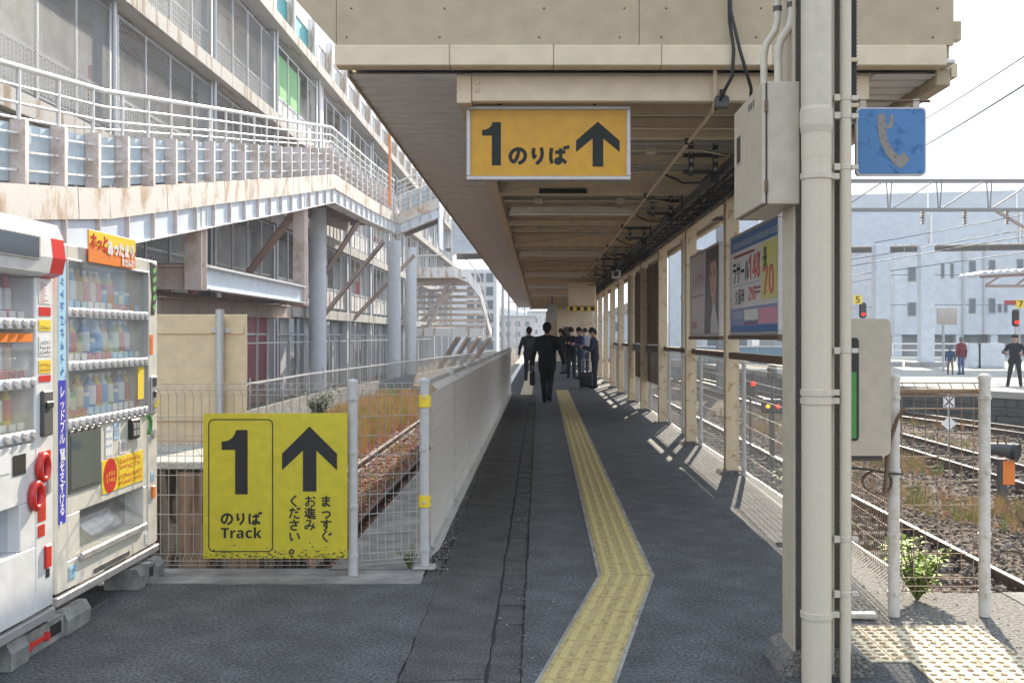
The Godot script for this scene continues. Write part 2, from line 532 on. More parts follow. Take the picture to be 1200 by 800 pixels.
# ------------------------------------------------------------------ lettering (pen strokes on a 100 x 100 square, y down)
const HIRAGANA = "のりばまっすぐおみくださいあたほとせんかをずける。"
const GLYPH = {
	"の": "56,18 52,42 44,64 32,80 20,74 13,56 20,35 36,22 56,18 76,26 87,47 82,68 70,81 54,88",
	"り": "30,14 27,38 31,58 38,46|66,12 70,34 68,58 58,76 42,90",
	"ば": "18,14 14,40 14,66 20,88|36,34 84,32|62,16 62,50 62,74 54,87 40,83 42,70 56,66 72,72 88,86|80,6 86,19|93,3 99,16",
	"ほ": "18,14 14,40 14,66 20,88|38,18 84,18|38,42 86,42|62,18 62,50 62,74 54,87 40,83 42,70 56,66 74,72 88,85",
	"ま": "18,28 82,28|20,48 80,48|53,10 53,40 53,70 45,86 28,84 26,72 40,67 60,74 82,90",
	"っ": "20,50 50,42 74,46 81,62 68,80 44,90",
	"す": "8,28 92,28|57,8 57,30 57,52 50,64 38,62 35,48 45,41 56,49 58,68 50,84 34,95",
	"ず": "8,30 80,30|53,12 53,32 53,52 47,64 36,62 33,50 43,43 53,50 55,68 48,84 32,95|82,6 88,18|94,2 99,14",
	"ぐ": "58,8 26,48 62,92|72,30 80,44|85,23 93,37",
	"く": "64,8 26,48 66,92",
	"お": "12,30 62,28|38,10 38,46 38,78 27,86 17,75 30,58 56,48 78,55 83,72 71,87 54,89|72,16 90,32",
	"み": "20,20 54,20 44,48 28,78 16,81 12,66 30,56 60,60 90,76|76,40 72,66 56,92",
	"だ": "10,30 56,28|36,10 28,50 14,90|52,46 80,44|50,68 54,84 70,89 90,87|72,12 78,26|87,8 93,22",
	"た": "10,30 58,28|38,10 30,50 16,90|54,46 84,44|52,68 56,84 72,89 92,87",
	"さ": "12,34 86,30|44,10 56,38 69,60|69,60 44,56 26,66 26,80 44,90 68,89",
	"い": "18,22 18,50 27,78 38,68|70,24 82,46 87,70",
	"。": "12,76 18,66 29,63 40,68 43,79 36,89 24,92 14,86 12,76",
	"あ": "14,26 80,24|44,8 42,50 50,86|68,40 58,66 34,86 17,77 24,56 50,44 77,52 85,70 73,86 56,93",
	"と": "34,12 42,44|82,28 40,46 21,66 29,85 56,91 84,87",
	"せ": "8,42 92,36|66,14 66,56 57,63|30,20 30,70 40,85 82,85",
	"ん": "54,8 34,46 12,90 36,56 50,56 54,80 66,87 88,60",
	"か": "8,34 56,30 61,44 55,76 45,89 33,80|38,10 30,50 13,90|72,22 87,40 93,58",
	"を": "16,24 78,22|44,8 34,40 15,60 34,48 50,52 52,72|86,40 46,60 31,78 46,91 82,91",
	"け": "18,14 14,40 14,66 20,88|36,34 92,32|66,12 68,50 60,76 43,93",
	"る": "22,18 72,16 42,44 18,68 48,48 72,50 83,68 72,87 50,93 39,82 50,74 66,86",
	"レ": "28,10 28,88 60,72 88,44",
	"ッ": "22,44 31,62|46,40 52,57|78,42 66,70 42,90",
	"ド": "36,8 36,94|36,40 80,64|64,16 71,30|80,10 87,24",
	"ブ": "14,24 76,24 70,54 52,76 26,92|80,6 86,16|92,2 98,12",
	"ル": "30,18 28,56 10,86|56,12 56,86 76,73 94,50",
	"ホ": "10,32 90,32|50,8 50,92|30,50 14,76|70,50 86,76",
	"ラ": "20,16 80,16|12,40 86,40 78,64 60,82 36,94",
	"サ": "6,36 94,36|30,12 30,62|70,12 70,50 62,74 38,94",
	"ー": "8,50 92,50",
	"進": "12,12 24,26|6,42 22,42 22,62 8,80|22,64 36,86 60,92 96,92|46,8 32,34|40,26 40,78|62,8 56,24|40,26 92,26|64,26 64,76|40,43 88,43|40,59 88,59|40,76 94,76",
	"翼": "10,10 44,10 44,36|16,20 26,28|12,36 40,30|54,10 90,10 90,36|58,20 68,28|56,36 84,30|20,44 80,44 80,62 20,62 20,44|50,44 50,62|20,53 80,53|14,74 86,74|36,64 36,84|64,64 64,84|6,86 94,86|34,90 20,99|66,90 80,99",
	"久": "40,8 30,36 10,58|36,26 72,26 60,56 40,80 12,96|46,50 66,76 94,96",
	"名": "42,6 30,30 10,48|40,22 80,22 60,50 36,68 8,82|34,34 50,46|36,58 86,58 86,94 36,94 36,58",
	"留": "30,8 14,18 14,44 34,38|50,12 86,12 80,42 70,42|62,12 52,42|20,54 80,54 80,94 20,94 20,54|50,54 50,94|20,74 80,74",
	"米": "50,8 50,92|10,44 90,44|24,16 36,34|78,14 64,34|46,48 12,86|54,48 90,86",
	"長": "28,8 28,50|28,10 80,10|28,23 76,23|28,36 76,36|6,50 94,50|32,50 32,90 52,80|48,56 90,94|78,58 62,70",
	"1": "",
}

func smooth_line(p):
	if p.size() < 3:
		return p
	var out = []
	for i in p.size() - 1:
		var a = p[max(i - 1, 0)]
		var b = p[i]
		var c = p[i + 1]
		var d = p[min(i + 2, p.size() - 1)]
		for k in 4:
			out.append(b.cubic_interpolate(c, a, d, k / 4.0))
	out.append(p[p.size() - 1])
	return out

# flat ribbon of half width w along 2D points; lifted a hair more for each stroke so that crossings do not share a plane
func ribbon(st, p, w, xf, z):
	var l = []
	for i in p.size():
		var t0 = (p[i] - p[i - 1]).normalized() if i > 0 else (p[1] - p[0]).normalized()
		var t1 = (p[i + 1] - p[i]).normalized() if i < p.size() - 1 else t0
		var t = (t0 + t1).normalized()
		if t.length() < 0.1:
			t = t0
		var n = Vector2(-t.y, t.x)
		var k = 1.0 / max(0.55, n.dot(Vector2(-t0.y, t0.x)))
		var e = Vector2.ZERO
		if i == 0:
			e = -t * w * 0.15
		if i == p.size() - 1:
			e = t * w * 0.15
		l.append([p[i] + n * w * k + e, p[i] - n * w * k + e])
	for i in p.size() - 1:
		var z0 = z + i * 0.00002
		var z1 = z + (i + 1) * 0.00002
		var q = [Vector3(l[i][0].x, l[i][0].y, z0), Vector3(l[i][1].x, l[i][1].y, z0), Vector3(l[i + 1][1].x, l[i + 1][1].y, z1), Vector3(l[i + 1][0].x, l[i + 1][0].y, z1)]
		quad(st, xf * q[0], xf * q[1], xf * q[2], xf * q[3], (xf.basis * Vector3(0, 0, 1)).normalized())

# one character with its top left corner at (x, y) (y up) and the given size
func glyph(st, ch, x, y, s, w, xf, sx = 1.0):
	if not GLYPH.has(ch):
		return
	var z = 0.0
	for stroke in GLYPH[ch].split("|", false):
		var p = []
		for q in stroke.split(" "):
			var v = q.split(",")
			p.append(Vector2(x + float(v[0]) * s * sx / 100.0, y - float(v[1]) * s / 100.0))
		if HIRAGANA.contains(ch):
			p = smooth_line(p)
		ribbon(st, p, w, xf, z)
		z += 0.0004

func write_line(word, x, y, s, w, xf, gap = 1.0, down = false, sx = 1.0):
	var st = mb()
	for i in word.length():
		if down:
			glyph(st, word[i], x, y - i * s * gap, s, w, xf, sx)
		else:
			glyph(st, word[i], x + i * s * gap * sx, y, s, w, xf, sx)
	return st.commit()

func latin(word, h, bold = true):
	var t = TextMesh.new()
	var f = SystemFont.new()
	f.font_names = PackedStringArray(["Droid Sans"])
	f.font_weight = 700 if bold else 400
	t.font = f
	t.text = word
	t.font_size = 64
	t.pixel_size = h / 46.0
	t.depth = 0.002
	return t

func put_text(word, h, m, parent, pos, basis = Basis(), squeeze = 1.0):
	if word.is_valid_int() and word.length() > 1:
		for i in word.length():
			put_text(word[i], h, m, parent, pos + basis.x * ((i - (word.length() - 1) / 2.0) * h * 0.795 * squeeze), basis, squeeze)
		return null
	var o = put("lettering", latin(word, h), m, parent, pos)
	o.transform = Transform3D(basis * Basis.from_scale(Vector3(squeeze, 1, 1)), pos)
	return o

const ARROW = [[50, 0], [100, 43], [100, 69], [62.5, 38], [62.5, 102], [38, 102], [38, 38], [0, 69], [0, 43]]
const ONE = [[42, 0], [66, 0], [66, 100], [40, 100], [40, 31], [12, 31], [12, 18], [24, 17], [33, 13], [39, 7]]

func shape(st, pts, x, y, w, h, xf, t = 0.0015):
	var p = []
	for q in pts:
		p.append(Vector2(x + q[0] * w / 100.0, y - q[1] * h / 100.0))
	prism(st, p, 0.0, t, xf)

# ------------------------------------------------------------------ figures: distance field of tapered limbs, meshed as surface nets
func limb(f, a, b, ra, rb, col):
	f.append([a, b, ra, rb, col])

func bone_dist(p, a, b, ra, rb):
	var ab = b - a
	var t = clampf((p - a).dot(ab) / max(ab.length_squared(), 0.000001), 0.0, 1.0)
	return (p - a - ab * t).length() - lerpf(ra, rb, t)

func net(st, bones, cell, k):
	var lo = Vector3(1e9, 1e9, 1e9)
	var hi = -lo
	for b in bones:
		var r = max(b[2], b[3]) + cell * 2 + k
		for e in [b[0], b[1]]:
			lo = lo.min(e - Vector3.ONE * r)
			hi = hi.max(e + Vector3.ONE * r)
	var nx = int((hi.x - lo.x) / cell) + 2
	var ny = int((hi.y - lo.y) / cell) + 2
	var nz = int((hi.z - lo.z) / cell) + 2
	var F = PackedFloat32Array()
	F.resize(nx * ny * nz)
	F.fill(1.0)
	for b in bones:
		var r = max(b[2], b[3]) + cell * 1.8 + k
		var l = b[0].min(b[1]) - Vector3.ONE * r - lo
		var h = b[0].max(b[1]) + Vector3.ONE * r - lo
		for z in range(max(0, int(l.z / cell)), min(nz, int(h.z / cell) + 1)):
			for y in range(max(0, int(l.y / cell)), min(ny, int(h.y / cell) + 1)):
				for x in range(max(0, int(l.x / cell)), min(nx, int(h.x / cell) + 1)):
					var dd = bone_dist(lo + Vector3(x, y, z) * cell, b[0], b[1], b[2], b[3])
					var i = x + nx * (y + ny * z)
					var e = F[i]
					var hh = max(k - abs(dd - e), 0.0) / k
					F[i] = min(dd, e) - hh * hh * k * 0.25
	var V = {}
	var off = [0, 1, nx, nx + 1, nx * ny, nx * ny + 1, nx * ny + nx, nx * ny + nx + 1]
	var cor = [Vector3(0, 0, 0), Vector3(1, 0, 0), Vector3(0, 1, 0), Vector3(1, 1, 0), Vector3(0, 0, 1), Vector3(1, 0, 1), Vector3(0, 1, 1), Vector3(1, 1, 1)]
	var edges = [[0, 1], [2, 3], [4, 5], [6, 7], [0, 2], [1, 3], [4, 6], [5, 7], [0, 4], [1, 5], [2, 6], [3, 7]]
	for z in nz - 1:
		for y in ny - 1:
			var i0 = nx * (y + ny * z)
			for x in nx - 1:
				var i = i0 + x
				if F[i] > cell * 2.0:
					continue
				var neg = 0
				for c in 8:
					if F[i + off[c]] < 0.0:
						neg += 1
				if neg == 0 or neg == 8:
					continue
				var sum = Vector3.ZERO
				var cnt = 0
				for e in edges:
					var a = F[i + off[e[0]]]
					var b2 = F[i + off[e[1]]]
					if (a < 0.0) != (b2 < 0.0):
						sum += cor[e[0]].lerp(cor[e[1]], a / (a - b2))
						cnt += 1
				var p = lo + (Vector3(x, y, z) + sum / cnt) * cell
				var g = Vector3(F[i + 1] - F[i] + F[i + nx + 1] - F[i + nx], F[i + nx] - F[i] + F[i + nx + 1] - F[i + 1], F[i + nx * ny] - F[i] + F[i + nx * ny + nx] - F[i + nx]).normalized()
				var best = 1e9
				var col = Color.WHITE
				for b in bones:
					var dd = bone_dist(p, b[0], b[1], b[2], b[3])
					if dd < best:
						best = dd
						col = b[4]
				V[i] = [p, g, col]
	var steps = [1, nx, nx * ny]
	for i in V:
		for ax in 3:
			var j = i + steps[ax]
			if j >= F.size():
				continue
			if (F[i] < 0.0) == (F[j] < 0.0):
				continue
			var u = steps[(ax + 1) % 3]
			var v = steps[(ax + 2) % 3]
			if not (V.has(i - u) and V.has(i - v) and V.has(i - u - v)):
				continue
			var q = [V[i], V[i - u], V[i - u - v], V[i - v]]
			for t in [[q[0], q[1], q[2]], [q[0], q[2], q[3]]]:
				var s = t
				if (t[1][0] - t[0][0]).cross(t[2][0] - t[0][0]).dot(t[0][1] + t[1][1] + t[2][1]) > 0.0:
					s = [t[0], t[2], t[1]]
				for w in s:
					st.set_color(w[2])
					st.set_normal(w[1])
					st.add_vertex(w[0])

const SKIN = Color(0.42, 0.25, 0.17)

func hand(f, wrist, dirv, side, fwd, curl = 0.5):
	# palm, four unequal fingers with a knuckle bend and a thumb from the side of the palm
	var palm = wrist + dirv * 0.085
	for k in 4:
		var o = fwd * (0.027 - 0.018 * k)
		var base = palm + o
		limb(f, wrist + o * 0.6, base, 0.015, 0.012, SKIN)
		var L = [0.062, 0.07, 0.066, 0.052][k]
		var mid = base + (dirv + side * 0.25 * curl).normalized() * L * 0.5
		var tip = mid + (dirv * (1.0 - curl * 0.7) + side * curl).normalized() * L * 0.5
		limb(f, base, mid, 0.0092, 0.0085, SKIN)
		limb(f, mid, tip, 0.0085, 0.007, SKIN)
	var tb0 = wrist + dirv * 0.03 + fwd * 0.028
	var tb1 = tb0 + (dirv * 0.7 + fwd * 0.5 + side * 0.4).normalized() * 0.038
	limb(f, tb0, tb1, 0.011, 0.01, SKIN)
	limb(f, tb1, tb1 + (dirv + side * 0.5).normalized() * 0.028, 0.0095, 0.0075, SKIN)

# pose: offsets in metres for a figure 1.72 m tall that faces -z
func figure(o, P, coat, trouser, shoe):
	var st = mb()
	var B = []
	var lean = P.get("lean", 0.0)
	var hip = Vector3(0, 0.93, 0)
	var ch = Vector3(0, 1.22, -lean * 0.5)
	var nk = Vector3(0, 1.46, -lean)
	var bulk = P.get("bulk", 1.0)
	for s in [-1, 1]:
		limb(B, hip + Vector3(s * 0.055, -0.02, 0), ch + Vector3(s * 0.062 * bulk, -0.05, 0), 0.108 * bulk, 0.115 * bulk, coat)
		limb(B, ch + Vector3(s * 0.062 * bulk, -0.05, 0), ch + Vector3(s * 0.085 * bulk, 0.12, 0), 0.120 * bulk, 0.105 * bulk, coat)
		limb(B, nk + Vector3(s * 0.03, -0.03, 0), nk + Vector3(s * 0.175 * bulk, -0.085, 0), 0.06, 0.068, coat)
		var leg = P.legs[0] if s == -1 else P.legs[1]     # [knee dx, knee dz, ankle dx, ankle dz, ankle y]
		var hp = hip + Vector3(s * 0.085, -0.03, 0)
		var kn = Vector3(s * 0.095 + leg[0], 0.49, leg[1])
		var an = Vector3(s * 0.10 + leg[2], 0.085 + leg[4], leg[3])
		limb(B, hp, kn, 0.098, 0.07, trouser)
		limb(B, kn, an, 0.068, 0.056, trouser)
		limb(B, an + Vector3(0, -0.04, 0.035), an + Vector3(s * 0.02, -0.05 - leg[4] * 0.5, -0.13), 0.045, 0.034, shoe)
		if P.get("hem", 0.0) > 0.0:
			limb(B, Vector3(s * 0.075, 0.93, 0), Vector3(s * 0.085 + leg[0] * 0.6, 0.93 - P.hem, leg[1] * 0.55), 0.105 * bulk, 0.108 * bulk, coat)
	limb(B, ch + Vector3(0, 0.05, 0.0), nk + Vector3(0, -0.045, 0.012), 0.115, 0.072, coat)
	limb(B, nk + Vector3(0, -0.02, 0), nk + Vector3(0, 0.06, -0.01), 0.055, 0.052, SKIN)
	var hands = []
	for s in [-1, 1]:
		var arm = P.arms[0] if s == -1 else P.arms[1]     # elbow offset from shoulder, wrist offset from elbow
		var sh = nk + Vector3(s * 0.195 * bulk, -0.09, 0)
		var el = sh + arm[0]
		var wr = el + arm[1]
		limb(B, sh, el, 0.066 * bulk, 0.054, coat)
		limb(B, el, wr, 0.053, 0.042, coat)
		hands.append([wr, arm[1].normalized(), s])
	net(st, B, 0.019, 0.035)
	for h in hands:
		var f = []
		var fw = Vector3(0, 0, -1)
		if abs(h[1].dot(fw)) > 0.8:
			fw = Vector3(0, 1, 0)
		fw = (fw - h[1] * fw.dot(h[1])).normalized()
		limb(f, h[0] - h[1] * 0.03, h[0] + h[1] * 0.02, 0.027, 0.024, SKIN)
		hand(f, h[0], h[1], h[1].cross(fw) * -h[2], fw, P.get("curl", 0.6))
		net(st, f, 0.0075, 0.006)
	# head
	var H = []
	var hd = P.get("look", Vector3(0, 0, -1)).normalized()      # where the face points
	var hc = nk + Vector3(0, 0.15, 0) + Vector3(hd.x, 0, hd.z) * 0.02
	var up = (Vector3.UP - hd * hd.dot(Vector3.UP)).normalized()
	var rt = hd.cross(up)
	limb(H, hc + up * 0.045 - hd * 0.015, hc - up * 0.005, 0.088, 0.08, SKIN)
	limb(H, hc - up * 0.03 + hd * 0.03, hc - up * 0.085 + hd * 0.045, 0.06, 0.036, SKIN)
	limb(H, hc + hd * 0.085 + up * 0.01, hc + hd * 0.102 - up * 0.022, 0.011, 0.015, SKIN)
	limb(H, nk, hc - up * 0.04, 0.055, 0.055, SKIN)
	for s in [-1, 1]:
		limb(H, hc + rt * s * 0.084 + up * 0.012, hc + rt * s * 0.088 - up * 0.025, 0.014, 0.009, SKIN)
		limb(H, hc + rt * s * 0.032 + hd * 0.078 + up * 0.012, hc + rt * s * 0.034 + hd * 0.078 + up * 0.012, 0.011, 0.011, Color(0.03, 0.02, 0.02))
	limb(H, hc - rt * 0.022 + hd * 0.083 - up * 0.055, hc + rt * 0.022 + hd * 0.083 - up * 0.055, 0.008, 0.008, Color(0.30, 0.12, 0.10))
	net(st, H, 0.0085, 0.014)
	put("body", st.commit(), M.person, o)
	# hair
	var hs = mb()
	var R = []
	var hcol = P.get("hair", Color(0.012, 0.011, 0.010))
	limb(R, hc + up * 0.062 - hd * 0.018, hc + up * 0.02 - hd * 0.042, 0.094, 0.084, hcol)
	limb(R, hc + up * 0.075 + hd * 0.035, hc + up * 0.085 - hd * 0.03, 0.055, 0.07, hcol)
	limb(R, hc + up * 0.01 - hd * 0.05, hc - up * 0.055 - hd * 0.045, 0.07, 0.05, hcol)
	for s in [-1, 1]:
		limb(R, hc + rt * s * 0.06 + up * 0.06, hc + rt * s * 0.078 + up * 0.015 - hd * 0.015, 0.04, 0.02, hcol)
	if P.get("long", false):
		limb(R, hc - hd * 0.05, hc - hd * 0.06 - up * 0.22, 0.08, 0.06, hcol)
	net(hs, R, 0.012, 0.02)
	put("hair", hs.commit(), M.person, o)
	if P.has("mask"):
		var ms = mb()
		net(ms, [[hc - up * 0.03 + hd * 0.05, hc - up * 0.075 + hd * 0.052, 0.052, 0.04, P.mask]], 0.01, 0.01)
		put("face_mask", ms.commit(), M.person, o)
	return {"hands": hands, "head": hc}

# ------------------------------------------------------------------ fences
# welded mesh between two points on the ground, verticals every 5 cm
func mesh_panel(a, b, y0, y1, step = 0.05, hstep = 0.12, r = 0.0021, fold = true):
	var st = mb()
	var L = (b - a).length()
	var u = (b - a) / L
	var side = Vector3(-u.z, 0, u.x)
	var n = int(L / step)
	for i in n + 1:
		var p = a + u * min(L, i * step + 0.01)
		if fold:
			var pts = [p + Vector3.UP * y0, p + side * 0.045 + Vector3.UP * (y0 + 0.035), p + Vector3.UP * (y0 + 0.07), p + Vector3.UP * (y1 - 0.07), p + side * 0.045 + Vector3.UP * (y1 - 0.035), p + Vector3.UP * y1]
			tube(st, pts, r, 4, false)
		else:
			wire(st, p + Vector3.UP * y0, p + Vector3.UP * y1, r)
	var y = y0
	var ys = [y0, y0 + 0.07, y1 - 0.07, y1]
	y = y0 + 0.07 + hstep
	while y < y1 - 0.1:
		ys.append(y)
		y += hstep
	for yy in ys:
		wire(st, a + Vector3.UP * yy + side * r, b + Vector3.UP * yy + side * r, r * 1.15)
	if fold:
		for yy in [y0 + 0.035, y1 - 0.035]:
			wire(st, a + Vector3.UP * yy + side * 0.045, b + Vector3.UP * yy + side * 0.045, r * 1.2)
	return st.commit()

func post_mesh(h, r):
	var st = mb()
	lathe(st, [[r, 0], [r, h - 0.012], [r * 1.12, h - 0.012], [r * 1.12, h + 0.006], [r * 0.8, h + 0.018], [0.001, h + 0.022]], 14)
	for y in [0.12, 0.42, 0.75, h - 0.1]:
		lathe(st, [[r, y - 0.012], [r * 1.13, y - 0.011], [r * 1.13, y + 0.011], [r, y + 0.012]], 14)
		box(st, Vector3(-0.008, y - 0.008, r), Vector3(0.008, y + 0.008, r * 1.5))
	return st.commit()

# ------------------------------------------------------------------ ground, platform, tracks
func jag(x0, d0, d1, amp, step):
	var out = []
	var d = d0
	while d < d1:
		out.append(Vector2(x0 + rng.randf_range(-amp, amp), d))
		d += rng.randf_range(step * 0.6, step * 1.4)
	out.append(Vector2(x0 + rng.randf_range(-amp, amp), d1))
	return out

func build_ground():
	var g = PlaneMesh.new()
	g.size = Vector2(2400, 2400)
	var o = structure("ground", g, M.ballast_ground)
	o.position = Vector3(0, -1.12, -400)
	# rust-coloured bed of the siding
	structure("siding_bed", slabm([Vector2(-6.9, 8.0), Vector2(-1.32, 8.0), Vector2(-1.32, 70.0), Vector2(-6.9, 70.0)], -1.2, -1.08), M.rust_ground)
	# ------------- platform: body, dark joint bed, and the surfaces on it
	var p = structure("platform")
	put("platform_body", slabm([Vector2(-5.5, -3), Vector2(2.8, -3), Vector2(2.8, 6.3), Vector2(2.22, 6.3), Vector2(2.22, 130), Vector2(-1.31, 130), Vector2(-1.31, 6.95), Vector2(-5.5, 6.95)], -1.2, -0.045), M.concrete, p)
	put("joint_bed", slabm([Vector2(-5.4, -2.9), Vector2(1.65, -2.9), Vector2(1.65, 27.4), Vector2(-0.70, 27.4), Vector2(-0.70, 6.72), Vector2(-5.4, 6.72)], -0.045, -0.013), M.crackdirt, p)
	# smooth newer asphalt
	var e1 = jag(-0.074, 0.5, 27.3, 0.005, 0.11)
	var newer = [Vector2(1.66, 0.5)]
	for q in e1:
		newer.append(q)
	newer.append(Vector2(1.66, 27.3))
	# order: along left edge outward, back on the right
	var poly = []
	for q in e1:
		poly.append(q)
	poly.append(Vector2(2.20, 27.3))
	poly.append(Vector2(2.20, 7.9))
	var ge = jag(1.665, 0.5, 7.8, 0.02, 0.15)
	ge.reverse()
	poly += ge
	put("asphalt", slabm(poly, -0.04, 0.0), M.asphalt, p)
	put("asphalt", slabm([Vector2(-1.02, 27.32), Vector2(2.20, 27.32), Vector2(2.20, 130), Vector2(-1.02, 130)], -0.04, 0.0), M.asphalt, p)
	# old broken lane beside the fence: slabs with open cracks
	var cuts = [0.5, 3.4, 4.7, 6.1, 7.35, 8.5, 9.55, 11.4, 13.0, 15.6, 18.7, 22.4, 27.28]
	var mids = []
	for i in cuts.size():
		mids.append([cuts[i] + rng.randf_range(-0.1, 0.1), cuts[i] + rng.randf_range(-0.1, 0.1), cuts[i] + rng.randf_range(-0.05, 0.05)])
	for i in cuts.size() - 1:
		var gap = 0.0025
		var a = mids[i]
		var b = mids[i + 1]
		# wide lane, from the foot crack to the crumbled seam
		var left = jag(-0.591 - 0.045 * clampf((cuts[i] - 4) / 8.0, 0, 1), a[0] + gap, b[0] - gap, 0.007, 0.16)
		var right = jag(-0.231, a[1] + gap, b[1] - gap, 0.008, 0.14)
		right.reverse()
		put("asphalt_slab", slabm(left + right, -0.04, -0.003 - rng.randf() * 0.004), M.asphalt_old, p)
		# strip between the foot crack and the fence
		if cuts[i] > 6.0:
			var l2 = jag(-0.70, a[0] + gap, b[0] - gap, 0.004, 0.3)
			var r2 = jag(-0.602 - 0.045 * clampf((cuts[i] - 4) / 8.0, 0, 1), a[0] + gap, b[0] - gap, 0.012, 0.16)
			r2.reverse()
			put("asphalt_slab", slabm(l2 + r2, -0.04, -0.006 - rng.randf() * 0.004), M.asphalt_old, p)
	# crumbled seam: small broken pieces
	var d = 0.5
	while d < 27.1:
		var L = rng.randf_range(0.10, 0.34) * (1.0 + d * 0.03)
		var xm = rng.randf_range(-0.18, -0.12)
		var sk = rng.randf_range(-0.04, 0.04)
		var gp = rng.randf_range(0.0008, 0.004)
		var e = min(d + L, 27.28)
		put("asphalt_chip", slabm([Vector2(-0.222 + rng.randf() * 0.015, d + gp), Vector2(xm, d + gp + sk * 0.5), Vector2(-0.081, d + gp + sk), Vector2(-0.081 - rng.randf() * 0.015, e - gp + sk * 0.4), Vector2(xm, e - gp), Vector2(-0.222 + rng.randf() * 0.012, e - gp)], -0.04, -0.004 - rng.randf() * 0.006), M.asphalt_old, p)
		d = e
	# forecourt in front of the machines
	var fl = jag(-0.600, 0.5, 6.5, 0.010, 0.13)
	fl.reverse()
	put("asphalt", slabm([Vector2(-5.4, 0.5), Vector2(-5.4, 6.5)] + fl, -0.04, -0.002), M.asphalt, p)
	put("concrete_strip", slabm([Vector2(-3.4, 6.505), Vector2(-0.70, 6.505), Vector2(-0.70, 6.70), Vector2(-3.4, 6.70)], -0.04, 0.002), M.concrete, p)
	put("concrete_edge", slabm([Vector2(-5.4, 6.95), Vector2(-1.31, 6.95), Vector2(-1.31, 6.90), Vector2(-0.71, 6.90), Vector2(-0.71, 6.705), Vector2(-5.4, 6.705)], -0.04, -0.004), M.concrete, p)
	put("concrete_edge", slabm([Vector2(-1.31, 6.95), Vector2(-0.71, 6.95), Vector2(-0.71, 27.3), Vector2(-1.31, 27.3)], -0.04, -0.008), M.concrete, p)
	put("concrete_edge", slabm([Vector2(-1.31, 27.32), Vector2(-1.03, 27.32), Vector2(-1.03, 130), Vector2(-1.31, 130)], -0.04, 0.004), M.concrete_pale, p)
	# gritty margin towards the right hand tracks
	put("gritty_margin", slabm([Vector2(1.60, 0.5), Vector2(1.60, 7.6), Vector2(2.21, 7.95), Vector2(2.21, 6.29), Vector2(2.62, 6.29), Vector2(2.62, 0.5)], -0.045, -0.004), M.gritty, p)
	put("edge_coping", slabm([Vector2(2.625, 0.5), Vector2(2.82, 0.5), Vector2(2.82, 6.29), Vector2(2.625, 6.29)], -0.12, 0.0), M.concrete, p)
	# crumbs of asphalt and grit along the fence foot and the seam
	var st = mb()
	lathe(st, [[0.001, -0.5], [0.8, -0.3], [1.0, 0.1], [0.6, 0.5], [0.001, 0.62]], 5)
	var pebble = st.commit()
	var xs = []
	var cs = []
	for i in 1500:
		var dd = 6.9 + 20.0 * pow(rng.randf(), 1.8)
		var x = -0.70 + abs(rng.randfn(0.0, 0.05))
		if rng.randf() < 0.22:
			x = -0.10 + rng.randfn(0.0, 0.05)
			dd = 3.5 + 20.0 * pow(rng.randf(), 1.6)
		var s = rng.randf_range(0.003, 0.011)
		xs.append(Transform3D(Basis(Vector3(rng.randf(), 1, rng.randf()).normalized(), rng.randf() * TAU).scaled(Vector3(s, s * 0.7, s * 1.2)), Vector3(x, 0.002, -dd)))
		var v = rng.randf_range(0.06, 0.26)
		cs.append(Color(v, v * 0.96, v * 0.9))
	for i in 900:
		var dd = 4.4 + 9.0 * rng.randf()
		var x = 1.66 + 0.8 * rng.randf()
		var s = rng.randf_range(0.003, 0.009)
		xs.append(Transform3D(Basis(Vector3.UP, rng.randf() * TAU).scaled(Vector3(s, s * 0.6, s * 1.3)), Vector3(x, 0.0, -dd)))
		var v = rng.randf_range(0.12, 0.36)
		cs.append(Color(v, v * 0.94, v * 0.85))
	stuff("grit", pebble, M.stone, xs, cs, p)

	# ------------- tactile strip (one tile = 30 cm, four bars)
	var tp = thing("tactile_path", "long yellow tactile guide path with a kink, laid along the grey platform", "tactile paving")
	var ts = mb()
	box(ts, Vector3(-0.15, 0.0, -0.1485), Vector3(0.15, 0.006, 0.1485))
	var tbar = mb()
	for k in 4:
		var x = -0.1125 + 0.075 * k
		var prof = [Vector2(x - 0.017, 0.0058), Vector2(x + 0.017, 0.0058), Vector2(x + 0.011, 0.0115), Vector2(x - 0.011, 0.0115)]
		prism(tbar, prof, -0.140, 0.140)
	var tile = ts.commit()
	var bars = tbar.commit()
	var segs = [[Vector2(-0.06, 2.6), Vector2(0.526, 6.71)], [Vector2(0.526, 6.71), Vector2(0.61, 29.9)]]
	segs[0][0] = segs[0][1] + (Vector2(0.155, 4.643) - segs[0][1]) * 2.0
	for s in segs:
		var v = s[1] - s[0]
		var n = int(round(v.length() / 0.3))
		var turn = -atan2(v.x, v.y)
		for i in n:
			var c = s[0] + v * ((i + 0.5) / n)
			var t = put("tile", tile, M.tactile_base, tp)
			put("bars", bars, M.tactile, t)
			t.transform = Transform3D(Basis(Vector3.UP, turn).scaled_local(Vector3(1, 1, v.length() / n / 0.3)), Vector3(c.x, 0.0012, -c.y))
	for sd in [-1, 1]:
		var eo = []
		var ei = []
		for q in [segs[0][0], segs[0][1], segs[1][1]]:
			var w0 = 0.152
			var w1 = 0.172
			eo.append(q + Vector2(sd * w1, 0.0))
			ei.append(q + Vector2(sd * w0, 0.0))
		ei.reverse()
		put("border", slabm(eo + ei, 0.0012, 0.004), M.tactile_edge, tp)
	# ------------- dotted warning tiles by the telephone
	var ds = mb()
	box(ds, Vector3(-0.149, 0.0, -0.149), Vector3(0.149, 0.012, 0.149), 0.004)
	var dts = mb()
